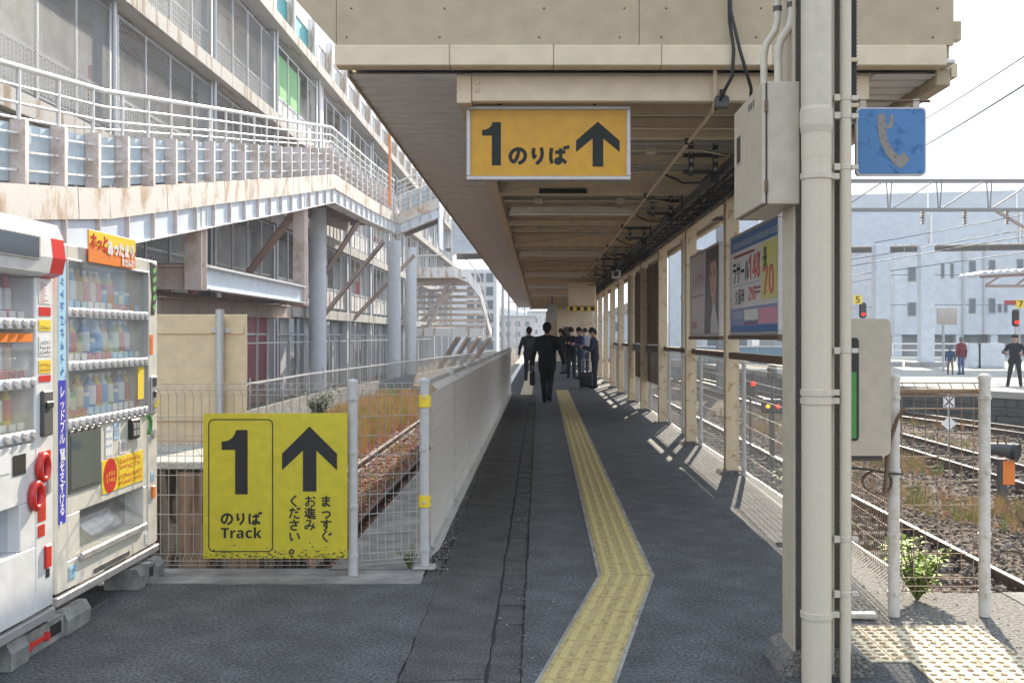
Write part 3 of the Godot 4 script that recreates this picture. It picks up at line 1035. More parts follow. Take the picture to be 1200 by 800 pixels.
	for i in 5:
		for j in 5:
			lathe(dts, [[0.0175, 0.0118], [0.012, 0.0168], [0.001, 0.0172]], 9, Transform3D(Basis(), Vector3(-0.12 + 0.06 * i, 0, -0.12 + 0.06 * j)))
	var dot = ds.commit()
	var dots = dts.commit()
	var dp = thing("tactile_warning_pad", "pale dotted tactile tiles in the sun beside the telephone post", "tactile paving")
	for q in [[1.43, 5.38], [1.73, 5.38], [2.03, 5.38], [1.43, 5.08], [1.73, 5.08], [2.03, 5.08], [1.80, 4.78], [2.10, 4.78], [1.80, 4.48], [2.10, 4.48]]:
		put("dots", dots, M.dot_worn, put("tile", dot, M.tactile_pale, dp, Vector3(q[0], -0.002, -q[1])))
	# dotted line along the platform edge farther on
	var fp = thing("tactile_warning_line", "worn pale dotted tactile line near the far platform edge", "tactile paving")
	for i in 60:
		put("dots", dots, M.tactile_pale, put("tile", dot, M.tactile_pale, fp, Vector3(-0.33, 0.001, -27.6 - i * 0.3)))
	var wl = thing("edge_line", "white painted line along the far platform edge", "painted line")
	put("line", slabm([Vector2(-1.02, 27.4), Vector2(-0.86, 27.4), Vector2(-0.86, 110), Vector2(-1.02, 110)], 0.0, 0.004), M.white, wl)

func track(label, path, y, sleepers, worn = true):
	# path: centre line as (x, d)
	var t = thing("railway_track", label, "railway track", Vector3.ZERO, 0.0, "tracks beside the platform")
	for s in [-1, 1]:
		var st = mb()
		var hs = mb()
		for i in path.size() - 1:
			var v = (path[i + 1] - path[i]).normalized()
			var n = Vector2(v.y, -v.x) * s * 0.5335
			var a = Vector3(path[i].x + n.x, y, -(path[i].y + n.y))
			var b = Vector3(path[i + 1].x + n.x, y, -(path[i + 1].y + n.y))
			bar(st, a + Vector3(0, -0.137, 0), b + Vector3(0, -0.137, 0), 0.125, 0.02)
			bar(st, a + Vector3(0, -0.08, 0), b + Vector3(0, -0.08, 0), 0.018, 0.1)
			bar(st, a + Vector3(0, -0.022, 0), b + Vector3(0, -0.022, 0), 0.064, 0.036)
			bar(hs, a + Vector3(0, -0.001, 0), b + Vector3(0, -0.001, 0), 0.056, 0.006, Vector3.UP, 0.002)
		var r = put("rail", st.commit(), M.rail, t)
		put("rail_head", hs.commit(), M.rail_head if worn else M.rail, r)
	var sl = bx(Vector3(-1.0, -0.28, -0.1), Vector3(1.0, -0.145, 0.1), 0.01)
	var k = 0
	var left = 0.3
	for i in path.size() - 1:
		var v = path[i + 1] - path[i]
		var L = v.length()
		while left < L and k < sleepers:
			var c = path[i] + v * (left / L)
			var o = put("sleeper", sl, M.sleeper, t, Vector3(c.x, y, -c.y))
			o.rotation.y = -atan2(v.x, v.y) + rng.randf_range(-0.015, 0.015)
			left += 0.66
			k += 1
		left -= L
	return t

func blade_tuft(n, h, spread, lean, seed_):
	var r = RandomNumberGenerator.new()
	r.seed = seed_
	var st = mb()
	for i in n:
		var a = r.randf() * TAU
		var b0 = Vector3(cos(a), 0, sin(a)) * r.randf() * spread * 0.35
		var out = Vector3(cos(a + r.randf_range(-0.6, 0.6)), 0, sin(a + r.randf_range(-0.6, 0.6)))
		var hh = h * r.randf_range(0.5, 1.0)
		var w = r.randf_range(0.0025, 0.006)
		var sd = Vector3(-out.z, 0, out.x) * w
		var p1 = b0 + Vector3.UP * hh * 0.55 + out * lean * hh * 0.25
		var p2 = b0 + Vector3.UP * hh + out * lean * hh * r.randf_range(0.5, 1.1)
		var c = r.randf_range(0.7, 1.15)
		st.set_color(Color(c, c, c))
		var nn = (out + Vector3.UP * 0.4).normalized()
		quad(st, b0 - sd, b0 + sd, p1 + sd * 0.8, p1 - sd * 0.8, nn)
		tri(st, p1 - sd * 0.8, p1 + sd * 0.8, p2, nn)
	return st.commit()

func build_tracks():
	track("nearest railway track along the platform edge behind the mesh fence", [Vector2(4.13, 2.0), Vector2(4.13, 70)], -0.92, 100)
	track("second railway track, crossing behind the orange signal plate", [Vector2(8.40, 6.0), Vector2(8.35, 30), Vector2(7.6, 90)], -0.92, 110)
	track("railway track beside the opposite stone-faced platform", [Vector2(13.2, 12), Vector2(12.5, 27), Vector2(10.4, 38), Vector2(8.9, 90)], -0.92, 110)
	track("rusty siding track behind the yellow fence sign", [Vector2(-2.86, 9.9), Vector2(-2.86, 45), Vector2(-3.4, 100)], -0.92, 120, false)
	# stones
	var st = mb()
	var pts = []
	for i in 9:
		pts.append(Vector3.ZERO)
	lathe(st, [[0.001, -0.45], [0.75, -0.35], [1.0, 0.05], [0.7, 0.42], [0.001, 0.5]], 6)
	var pebble = st.commit()
	var xs = []
	var cs = []
	for i in 30000:
		var u = rng.randf()
		var d = 4.0 + 32.0 * pow(u, 1.7)
		var x = 2.25 + (5.0 + d * 0.28) * rng.randf()
		var s = rng.randf_range(0.018, 0.042)
		var hump = -1.06 + 0.05 * sin(x * 1.7) + rng.randf_range(-0.02, 0.03)
		xs.append(Transform3D(Basis(Vector3(rng.randf_range(-1, 1), rng.randf(), rng.randf_range(-1, 1)).normalized(), rng.randf() * TAU).scaled(Vector3(s, s * rng.randf_range(0.6, 1), s * rng.randf_range(0.8, 1.5))), Vector3(x, hump, -d)))
		var v = rng.randf_range(0.07, 0.24)
		var w = rng.randf()
		cs.append(Color(v * (1.02 + 0.3 * w), v * (0.93 - 0.05 * w), v * (0.82 - 0.2 * w)))
	stuff("gravel", pebble, M.stone, xs, cs, null, "brown and grey crushed stone ballast around the right-hand tracks", "ballast")
	xs = []
	cs = []
	for i in 12000:
		var d = 8.3 + 26.0 * pow(rng.randf(), 1.5)
		var x = -5.2 + 3.8 * rng.randf()
		var s = rng.randf_range(0.018, 0.04)
		xs.append(Transform3D(Basis(Vector3(rng.randf_range(-1, 1), rng.randf(), rng.randf_range(-1, 1)).normalized(), rng.randf() * TAU).scaled(Vector3(s, s * 0.8, s * 1.2)), Vector3(x, -1.055 + rng.randf_range(-0.02, 0.03), -d)))
		var v = rng.randf_range(0.10, 0.32)
		cs.append(Color(v * 1.6, v * 0.78, v * 0.58))
	stuff("gravel", pebble, M.stone, xs, cs, null, "rust-red crushed stone around the siding track behind the sign", "ballast")
	# dry grass and ruddy weeds
	var tufts = [blade_tuft(26, 0.42, 0.2, 0.5, 1), blade_tuft(20, 0.28, 0.26, 0.8, 2)]
	for v in 2:
		xs = []
		cs = []
		for i in 2600:
			var d = 6.5 + 30.0 * pow(rng.randf(), 1.4)
			var x = [rng.randf_range(5.3, 7.5), rng.randf_range(9.2, 12.0), rng.randf_range(2.3, 3.5)][[0, 0, 1, 2, 2][rng.randi() % 5]]
			if sin(d * 0.9 + x) + rng.randf_range(-0.7, 0.7) < 0.0:
				continue
			var s = rng.randf_range(0.3, 0.85)
			xs.append(Transform3D(Basis(Vector3.UP, rng.randf() * TAU).scaled(Vector3(s, s, s)), Vector3(x, -1.08, -d)))
			var t = rng.randf()
			cs.append(Color(0.56, 0.42, 0.20).lerp(Color(0.46, 0.24, 0.12), t) if rng.randf() < 0.75 else Color(0.22, 0.28, 0.05))
		stuff("dry_grass", tufts[v], M.leaf, xs, cs, null, ["tall straw-coloured dry grass between the right-hand tracks", "low ruddy dry weeds between the right-hand tracks"][v], "grass")
	for v in 2:
		xs = []
		cs = []
		for i in 3200:
			var d = 9.0 + 40.0 * pow(rng.randf(), 1.3)
			var x = rng.randf_range(-6.8, -3.7) if rng.randf() < 0.75 else rng.randf_range(-3.2, -1.5)
			var s = rng.randf_range(0.4, 1.25) * (1.0 if x < -3.7 else 0.45)
			xs.append(Transform3D(Basis(Vector3.UP, rng.randf() * TAU).scaled(Vector3(s, s, s)), Vector3(x, -1.08, -d)))
			var t = rng.randf()
			if v == 0:
				cs.append(Color(0.68, 0.42, 0.26).lerp(Color(0.66, 0.52, 0.24), t) if rng.randf() < 0.7 else Color(0.36, 0.44, 0.08))
			else:
				cs.append(Color(0.68, 0.24, 0.14).lerp(Color(0.50, 0.15, 0.10), t))
		stuff("dry_grass", tufts[v], M.leaf, xs, cs, null, ["pale dry grass with green tips beside the siding track", "reddish low weeds carpeting the siding track"][v], "grass")

func leafy_plant(called, label, category, pos, h, stems, leaves, size, c0, c1, seed_):
	var r = RandomNumberGenerator.new()
	r.seed = seed_
	var o = thing(called, label, category, pos)
	var ss = mb()
	var ls = mb()
	for i in stems:
		var a = r.randf() * TAU
		var lean = r.randf_range(0.15, 0.7)
		var dir = Vector3(cos(a) * lean, 1, sin(a) * lean).normalized()
		var L = h * r.randf_range(0.45, 1.0)
		var pts = []
		for k in 5:
			pts.append(dir * L * k / 4.0 + Vector3(0, -0.12 * L * pow(k / 4.0, 2) * lean, 0))
		ss.set_color(Color(0.12, 0.13, 0.04))
		tube(ss, pts, [0.006, 0.005, 0.004, 0.003, 0.002], 5, false)
		for k in leaves:
			var t = r.randf_range(0.2, 1.0)
			var p = pts[int(t * 3.99)].lerp(pts[min(4, int(t * 3.99) + 1)], fmod(t * 3.99, 1.0))
			var la = r.randf() * TAU
			var out = Vector3(cos(la), r.randf_range(-0.2, 0.7), sin(la)).normalized()
			var s = size * r.randf_range(0.6, 1.2)
			var sd = out.cross(Vector3.UP).normalized() * s * 0.34
			var n = sd.cross(out).normalized()
			if n.y < 0:
				n = -n
			ls.set_color(c0.lerp(c1, r.randf()))
			var b = p + out * s * 0.15
			var m0 = p + out * s * 0.55 + n * s * 0.06
			var tip = p + out * s * 1.1 - Vector3.UP * s * 0.12
			tri(ls, b, m0 + sd, tip, n)
			tri(ls, b, m0 - sd, tip, n)
	put("stem", ss.commit(), M.leaf, o)
	var f = put("foliage", ls.commit(), M.leaf, o)
	f.set_meta("kind", "stuff")
	return o

# ------------------------------------------------------------------ fences on and beside the platform
func build_fences():
	# long boarded fence along the left of the walkway
	var f = thing("boarded_mesh_fence", "long wire mesh fence backed with cream boards along the left of the walkway", "fence")
	var post = post_mesh(1.175, 0.03)
	for i in 11:
		var d = 6.95 + i * 1.955
		var p = put("post", post, M.fence_post, f, Vector3(-0.72 + 0.0015 * i, -0.004, -d))
		if i == 0:
			for y in [0.385, 1.01]:
				var b = mb()
				lathe(b, [[0.0345, y], [0.037, y + 0.002], [0.037, y + 0.075], [0.0345, y + 0.077]], 14)
				for k in 3:
					box(b, Vector3(0.034, y + 0.01 + k * 0.02, -0.01), Vector3(0.041, y + 0.022 + k * 0.02, 0.01))
				put("reflective_band", b.commit(), M.yellow, p)
			put("foot_block", bx(Vector3(-0.07, 0.0, -0.06), Vector3(0.07, 0.022, 0.07), 0.01), M.concrete_pale, p)
		if i < 10:
			var a = Vector3(-0.682, 0, -d - 0.03)
			var b2 = Vector3(-0.682, 0, -d - 1.925)
			put("wire_mesh", mesh_panel(a, b2, 0.07, 1.15, 0.05, 0.12, 0.0026), M.wire_pale, f)
			# three boards fixed behind the mesh
			for k in 3:
				var y0 = 0.10 + k * 0.345
				var bd = mb()
				box(bd, Vector3(-0.0035, y0, -d - 1.93), Vector3(0.0035, y0 + 0.341, -d - 0.025))
				put("backing_board", bd.commit(), M.fence_board, f, Vector3(-0.748 + 0.002 * (k % 2), 0, 0))
			var wsh = mb()
			for y in [0.42, 0.75]:
				lathe(wsh, [[0.001, 0.0], [0.013, 0.0], [0.013, 0.006], [0.001, 0.007]], 10, Transform3D(Basis(Vector3(0, 0, 1), -PI / 2), Vector3(-0.689, y, -d + 0.0)))
			put("clamp_bolt", wsh.commit(), M.conduit_dark, f)
	put("top_rail", bx(Vector3(-0.755, 1.13, -26.5), Vector3(-0.725, 1.165, -6.99), 0.004), M.wire, f)
	# open mesh fence across, carrying the yellow sign
	var g = thing("open_mesh_fence", "open galvanised mesh fence behind the yellow sign and the vending machines", "fence")
	put("post", post, M.fence_post, g, Vector3(-1.135, -0.004, -6.75))
	put("post", post, M.fence_post, g, Vector3(-3.1, -0.004, -6.75))
	put("wire_mesh", mesh_panel(Vector3(-3.08, 0, -6.79), Vector3(-1.17, 0, -6.79), 0.05, 1.16), M.wire, g)
	put("wire_mesh", mesh_panel(Vector3(-1.10, 0, -6.79), Vector3(-0.76, 0, -6.92), 0.05, 1.16), M.wire, g)
	# right: mesh fence between the canopy columns, then on to the near corner
	var h = thing("column_line_mesh_fence", "wire mesh fence with rusty top rail between the canopy columns", "fence")
	var ds = [11.95, 15.1, 18.75, 21.95, 24.8, 28.2, 31.5, 34.8]
	var gp = post_mesh(1.22, 0.024)
	put("post", gp, M.fence_post, h, Vector3(2.13, 0, -8.75))
	for i in ds.size():
		put("post", gp, M.fence_post, h, Vector3(2.13 + 0.012 * i, 0, -(ds[i] - 0.42)))
		if i < 6:
			var a = Vector3(2.08 + 0.012 * i, 0, -(ds[i] + 0.12))
			if i + 1 < ds.size():
				var b = Vector3(2.08 + 0.012 * (i + 1), 0, -(ds[i + 1] - 0.2))
				put("wire_mesh", mesh_panel(a, b, 0.04, 1.2, 0.06, 0.15, 0.0023), M.wire, h)
				put("rail", bx(Vector3(a.x - 0.035, 1.215, b.z), Vector3(a.x + 0.045, 1.285, a.z), 0.01), M.rusty, h)
	put("wire_mesh", mesh_panel(Vector3(1.98, 0, -8.0), Vector3(2.07, 0, -11.6), 0.04, 1.2, 0.06, 0.15, 0.0023), M.wire, h)
	put("rail", bx(Vector3(1.98, 1.215, -11.6), Vector3(2.06, 1.285, -8.8), 0.01), M.rusty, h)
	# near corner fence on the right
	var k = thing("corner_mesh_fence", "rusty wire mesh fence panel with white posts in the sun beside the telephone", "fence")
	var wp = post_mesh(1.235, 0.030)
	put("post", wp, M.fence_post_rusty, k, Vector3(1.84, 0, -5.75))
	put("post", wp, M.fence_post_rusty, k, Vector3(2.31, 0, -5.75))
	put("wire_mesh", mesh_panel(Vector3(1.87, 0, -5.75), Vector3(2.28, 0, -5.75), 0.13, 1.21, 0.062, 0.125, 0.0026), M.wire_rust, k)
	put("wire_mesh", mesh_panel(Vector3(1.845, 0, -5.79), Vector3(1.97, 0, -7.95), 0.13, 1.21, 0.05, 0.12, 0.0026), M.wire_rust, k)
	put("top_rail", tb([Vector3(1.85, 1.165, -5.79), Vector3(2.30, 1.165, -5.79)], 0.014, 8), M.wire_rust, k)
	put("post", wp, M.fence_post, k, Vector3(1.98, 0, -7.98))
	# cable looped on the corner post
	var loop = []
	for i in 30:
		var a = TAU * i / 14.0
		loop.append(Vector3(1.74 + cos(a) * (0.075 + 0.005 * sin(i * 1.3)), 0.70 + sin(a) * 0.06, -5.72 + 0.0012 * i))
	var cl = thing("cable_coil", "thin dark cable coil hanging on the white corner post", "cable")
	put("loop", tb(loop, 0.0045, 6), M.rusty, cl)
	put("tie", tb([Vector3(1.60, 0.775, -5.70), Vector3(1.70, 0.765, -5.70), Vector3(1.80, 0.745, -5.712), Vector3(1.872, 0.742, -5.70)], 0.006, 6), M.cable, cl)
	var bp = thing("bent_conduit", "rusty bent conduit stub leaning on the corner post", "pipe")
	put("stub", tb([Vector3(1.775, 0.66, -5.69), Vector3(1.79, 0.88, -5.69), Vector3(1.835, 1.02, -5.69), Vector3(1.865, 1.075, -5.69), Vector3(1.885, 1.065, -5.69)], 0.011, 8), M.rusty, bp)
	var fb = thing("floor_bar", "short white steel bar lying at the fence foot by the pipes", "bar")
	put("bar", bx(Vector3(1.53, 0.006, -5.72), Vector3(1.73, 0.034, -5.66), 0.006), M.pipe_white, fb)

# ------------------------------------------------------------------ signs
func build_signs():
	var F = Basis()
	# yellow board on the fence
	var s = thing("track_sign", "square yellow board reading 1 with an upward arrow, wired to the mesh fence", "sign", Vector3(-1.595, 0.548, -6.695))
	put("panel", bx(Vector3(-0.435, -0.438, -0.004), Vector3(0.435, 0.438, 0.004), 0.002), M.sign_yellow, s)
	var xf = Transform3D(F, Vector3(0, 0, 0.0045))
	# rounded frame line round the left half
	var b = mb()
	var fr = []
	var x0 = -0.40
	var x1 = -0.015
	var y0 = -0.395
	var y1 = 0.40
	for c in [[x1, y1, 0], [x0, y1, 90], [x0, y0, 180], [x1, y0, 270]]:
		for k in 5:
			var a = deg_to_rad(c[2] + k * 22.5)
			var cx = c[0] + (-0.03 if c[0] == x1 else 0.03)
			var cy = c[1] + (-0.03 if c[1] == y1 else 0.03)
			fr.append(Vector2(cx + cos(a) * 0.03, cy + sin(a) * 0.03))
	fr.append(fr[0])
	ribbon(b, fr, 0.0035, xf, 0.0)
	put("frame_line", b.commit(), M.ink, s)
	b = mb()
	shape(b, ONE, -0.357, 0.338, 0.29, 0.388, xf)
	put("numeral", b.commit(), M.ink, s)
	b = mb()
	shape(b, ARROW, 0.042, 0.36, 0.332, 0.385, xf)
	put("arrow", b.commit(), M.ink, s)
	put("lettering", write_line("のりば", -0.333, -0.155, 0.085, 0.0068, xf, 0.98), M.ink, s)
	put_text("Track", 0.062, M.ink, s, Vector3(-0.205, -0.285, 0.005), F, 1.08)
	put("lettering", write_line("まっすぐ", 0.268, -0.052, 0.078, 0.0052, xf, 0.91, true), M.ink, s)
	put("lettering", write_line("お進み", 0.172, -0.052, 0.078, 0.0046, xf, 0.91, true), M.ink, s)
	put("lettering", write_line("ください。", 0.078, -0.052, 0.078, 0.0052, xf, 0.91, true), M.ink, s)
	# grime splashed along the foot of the board
	var gr = mb()
	for i in 210:
		var gx = rng.randf_range(-0.42, 0.43)
		var gy = -0.432 + abs(rng.randfn(0, 0.022)) + (0.03 if rng.randf() < 0.1 else 0.0)
		var r = rng.randf_range(0.0015, 0.006)
		var pts = []
		for k in 6:
			var a = TAU * k / 6.0
			pts.append(Vector3(gx + cos(a) * r * rng.randf_range(0.8, 2.4), gy + sin(a) * r * rng.randf_range(0.5, 1.0), 0.0046 + i * 0.000002))
		for k in range(1, 5):
			tri(gr, pts[0], pts[k], pts[k + 1], Vector3(0, 0, 1))
	var go = put("dirt_splash", gr.commit(), M.sign_dirt, s)
	go.set_meta("kind", "stuff")
	# hanging box sign under the first beam
	var h = thing("hanging_track_sign", "amber hanging sign reading 1 with an upward arrow under the canopy beam", "sign", Vector3(0.06, 2.70, -7.2))
	put("panel", bx(Vector3(-0.505, -0.216, -0.03), Vector3(0.505, 0.216, 0.026)), M.sign_amber, h)
	var fm = mb()
	box(fm, Vector3(-0.53, 0.214, -0.04), Vector3(0.53, 0.24, 0.04), 0.004)
	box(fm, Vector3(-0.53, -0.24, -0.04), Vector3(0.53, -0.214, 0.04), 0.004)
	box(fm, Vector3(-0.53, -0.2138, -0.0395), Vector3(-0.504, 0.2138, 0.0395), 0.004)
	box(fm, Vector3(0.504, -0.2138, -0.0395), Vector3(0.53, 0.2138, 0.0395), 0.004)
	put("frame", fm.commit(), M.alu, h)
	for x in [-0.32, 0.3]:
		put("hanger", tb([Vector3(x, 0.235, 0), Vector3(x, 0.31, 0)], 0.012, 8), M.conduit_dark, h)
	xf = Transform3D(F, Vector3(0, 0, 0.0265))
	b = mb()
	shape(b, ONE, -0.457, 0.135, 0.225, 0.28, xf)
	put("numeral", b.commit(), M.ink_green, h)
	b = mb()
	shape(b, ARROW, 0.178, 0.138, 0.282, 0.285, xf)
	put("arrow", b.commit(), M.ink_green, h)
	put("lettering", write_line("のりば", -0.265, -0.015, 0.132, 0.0118, xf, 0.99), M.ink_green, h)
	# telephone sign
	var p = thing("telephone_sign", "faded blue square sign with a worn telephone handset symbol hanging from a bar", "sign", at(1044, 166, 5.2))
	var rp = []
	for c in [[1, 1, 0], [-1, 1, 90], [-1, -1, 180], [1, -1, 270]]:
		for k in 5:
			var a = deg_to_rad(c[2] + k * 22.5)
			rp.append(Vector2(c[0] * 0.145 + cos(a) * 0.018, c[1] * 0.141 + sin(a) * 0.018))
	var rb = mb()
	prism(rb, rp, -0.02, 0.012)
	put("case", rb.commit(), M.alu, p)
	var rf = []
	for q in rp:
		rf.append(q * 0.955)
	rb = mb()
	prism(rb, rf, 0.0125, 0.015)
	put("face", rb.commit(), M.phone_blue, p)
	rb = mb()
	prism(rb, [Vector2(-0.065, 0.125), Vector2(-0.032, 0.13), Vector2(-0.028, 0.075), Vector2(-0.012, 0.078), Vector2(-0.004, 0.128), Vector2(0.008, 0.122), Vector2(0.005, 0.066), Vector2(-0.026, 0.055), Vector2(-0.018, 0.0), Vector2(0.012, -0.05), Vector2(0.036, -0.068), Vector2(0.058, -0.05), Vector2(0.085, -0.088), Vector2(0.045, -0.128), Vector2(0.02, -0.115), Vector2(-0.028, -0.06), Vector2(-0.058, 0.01), Vector2(-0.066, 0.07)], 0.0153, 0.0165)
	put("handset_symbol", rb.commit(), M.phone_mark, p)
	put("hanging_bar", tb([Vector3(-0.19, 0.195, 0), Vector3(0.185, 0.19, 0)], 0.007, 8), M.rusty, p)
	for x in [-0.13, 0.12]:
		put("bracket", bx(Vector3(x - 0.015, 0.15, -0.006), Vector3(x + 0.015, 0.2, 0.006), 0.002), M.grey_box, p)

# ------------------------------------------------------------------ near column, pipes, cabinets, telephone
func clamp_ring(st, x, y, z, r, h = 0.03):
	lathe(st, [[r * 0.99, y - h / 2], [r * 1.1, y - h / 2 + 0.002], [r * 1.1, y + h / 2 - 0.002], [r * 0.99, y + h / 2]], 20, Transform3D(Basis(), Vector3(x, 0, z)))
	box(st, Vector3(x + r * 1.05, y - h * 0.45, z - 0.012), Vector3(x + r * 1.05 + 0.03, y + h * 0.45, z + 0.012), 0.002)

func build_near_column():
	var c = thing("steel_column", "cream steel H column on a concrete plinth behind the white pipes", "column")
	put("flange", bx(Vector3(1.09, 0.06, -4.97), Vector3(1.101, 4.4, -4.755), 0.002), M.column, c)
	put("flange", bx(Vector3(1.329, 0.06, -4.97), Vector3(1.34, 4.4, -4.755), 0.002), M.column, c)
	put("web", bx(Vector3(1.1015, 0.06, -4.87), Vector3(1.3285, 4.4, -4.86)), M.speckled, c)
	var pl = mb()
	prism(pl, [Vector2(1.03, 0), Vector2(1.05, 0.075), Vector2(1.09, 0.10), Vector2(1.36, 0.10), Vector2(1.42, 0.06), Vector2(1.43, 0)], -5.06, -4.72)
	put("plinth", pl.commit(), M.gritty, c)
	# it carries a longitudinal beam to the end panel of the canopy, above the picture
	var lb = mb()
	ibeam(lb, Vector3(1.215, 4.5, -4.6), Vector3(1.215, 4.5, -6.8), 0.15, 0.2)
	put("beam", lb.commit(), M.cream, c)

	var dp = thing("downpipe", "thick white rainwater downpipe with socket joints in front of the column", "pipe")
	var X = 1.163
	var Z = -4.65
	var st = mb()
	lathe(st, [[0.0615, 0.0], [0.0615, 2.19], [0.0625, 2.20], [0.0625, 2.36]], 26, Transform3D(Basis(), Vector3(X, 0, Z)))
	put("pipe", st.commit(), M.pipe_speck, dp)
	st = mb()
	lathe(st, [[0.0635, 2.30], [0.069, 2.33], [0.069, 2.395], [0.064, 2.41], [0.064, 4.5]], 26, Transform3D(Basis(), Vector3(X, 0, Z)))
	put("pipe", st.commit(), M.pipe_white, dp)
	for y in [0.285, 1.18, 1.215, 2.12]:
		st = mb()
		clamp_ring(st, X, y, Z, 0.0615, 0.028)
		put("pipe_clamp", st.commit(), M.pipe_white, dp)

	var np = thing("vertical_pipe", "slimmer white vertical pipe just right of the thick downpipe", "pipe")
	put("pipe", tb([Vector3(1.286, 0.0, -4.66), Vector3(1.286, 4.5, -4.66)], 0.0225, 16), M.pipe_speck, np)
	for y in [0.37, 0.60, 1.39, 2.16, 2.375, 2.45]:
		st = mb()
		clamp_ring(st, 1.286, y, -4.66, 0.0228, 0.022)
		box(st, Vector3(1.235, y - 0.014, -4.665), Vector3(1.262, y + 0.014, -4.64), 0.002)
		put("pipe_clamp", st.commit(), M.pipe_white, np)
	var tc = thing("thin_conduit", "thin cream conduit squeezed between the two white pipes", "pipe")
	put("conduit", tb([Vector3(1.242, 0.02, -4.70), Vector3(1.242, 4.5, -4.70)], 0.009, 10), M.pipe_speck, tc)
	var mc = thing("cable_guard", "black perforated cable guard strip beside the slim pipe", "cable guard")
	var ms = mb()
	var n = 0
	var yy = 2.42
	while yy < 3.2:
		for i in 6:
			var x = 1.352 + i * 0.0095 + (0.0047 if n % 2 else 0.0)
			bar(ms, Vector3(x - 0.006, yy, -4.9), Vector3(x + 0.002, yy + 0.008, -4.9), 0.002, 0.0035)
		yy += 0.0085
		n += 1
	box(ms, Vector3(1.345, 2.4, -4.915), Vector3(1.405, 3.4, -4.908))
	put("guard", ms.commit(), M.black, mc)
	for y in [2.46, 2.66]:
		put("strap", bx(Vector3(1.31, y, -4.905), Vector3(1.41, y + 0.018, -4.885), 0.002), M.cream_rust, mc)

	# switch cabinet high on the column
	var b = thing("switch_cabinet", "grey beige steel switch cabinet mounted high on the column above the posters", "cabinet")
	put("case", bx(Vector3(0.968, 2.01, -5.37), Vector3(1.105, 2.53, -4.70), 0.004), M.grey_box, b)
	put("gasket", bx(Vector3(0.9605, 2.016, -5.366), Vector3(0.9678, 2.524, -4.704)), M.black, b)
	var door = put("door", bx(Vector3(0.945, 2.012, -5.372), Vector3(0.960, 2.528, -4.698), 0.004), M.grey_box, b)
	put("window", bx(Vector3(0.9420, 2.27, -5.29), Vector3(0.9432, 2.39, -5.20)), M.black, door)
	put("window_frame", bx(Vector3(0.9434, 2.26, -5.30), Vector3(0.9448, 2.40, -5.19)), M.alu, door)
	for y in [2.06, 2.40]:
		put("hinge", bx(Vector3(0.955, y, -4.697), Vector3(0.968, y + 0.05, -4.69), 0.002), M.rusty, door)
	for k in 3:
		put("vent_slot", bx(Vector3(0.9432, 2.46, -5.0 + k * 0.05), Vector3(0.9448, 2.49, -4.975 + k * 0.05)), M.conduit_dark, door)
	for q in [[0.985, -4.86, 0.016], [1.035, -4.80, 0.018]]:
		var el = thing("bent_pipe", ["cream bent pipe entering the top of the switch cabinet, nearer the sign", "cream bent pipe entering the top of the switch cabinet, beside the downpipe"][0 if q[0] < 1.0 else 1], "pipe")
		put("pipe", tb([Vector3(q[0], 2.525, q[1]), Vector3(q[0], 2.68, q[1]), Vector3(q[0] + 0.01, 2.73, q[1]), Vector3(q[0] + 0.05, 2.79, q[1]), Vector3(q[0] + 0.06, 2.84, q[1]), Vector3(q[0] + 0.06, 4.4, q[1])], q[2], 12), M.pipe_white, el)
		put("collar", tb([Vector3(q[0] + 0.06, 2.875, q[1]), Vector3(q[0] + 0.06, 2.895, q[1])], q[2] * 1.25, 12), M.conduit_dark, el)

	# telephone hood, seen from the side
	var t = thing("telephone_hood", "beige rounded telephone hood with a dark side window showing a green telephone", "telephone hood", Vector3(1.62, 1.20, -5.45))
	var rp = []
	for q in [[1, 1, 0], [-1, 1, 90], [-1, -1, 180], [1, -1, 270]]:
		for k in 6:
			var a = deg_to_rad(q[2] + k * 18.0)
			rp.append(Vector2(q[0] * 0.077 + cos(a) * 0.032, q[1] * 0.305 + sin(a) * 0.032))
	var rb = mb()
	prism(rb, rp, -0.38, 0.0)
	put("hood", rb.commit(), M.grey_box, t)
	var wp = []
	for q in [[1, 1, 0], [-1, 1, 90], [-1, -1, 180], [1, -1, 270]]:
		for k in 6:
			var a = deg_to_rad(q[2] + k * 18.0)
			wp.append(Vector2(-0.085 + q[0] * 0.018 + cos(a) * 0.018, -0.01 + q[1] * 0.235 + sin(a) * 0.018))
	rb = mb()
	prism(rb, wp, 0.0015, 0.004)
	put("window", rb.commit(), M.black, t)
	put("telephone", bx(Vector3(-0.119, -0.25, 0.0045), Vector3(-0.062, 0.075, 0.0075), 0.001), M.phone_green, t)
	put("base_plate", bx(Vector3(-0.09, -0.365, -0.3), Vector3(0.08, -0.341, -0.03), 0.004), M.conduit_dark, t)
	put("stand_pole", tb([Vector3(-0.075, -1.19, -0.12), Vector3(-0.075, -0.36, -0.12)], 0.024, 12), M.alu, t)

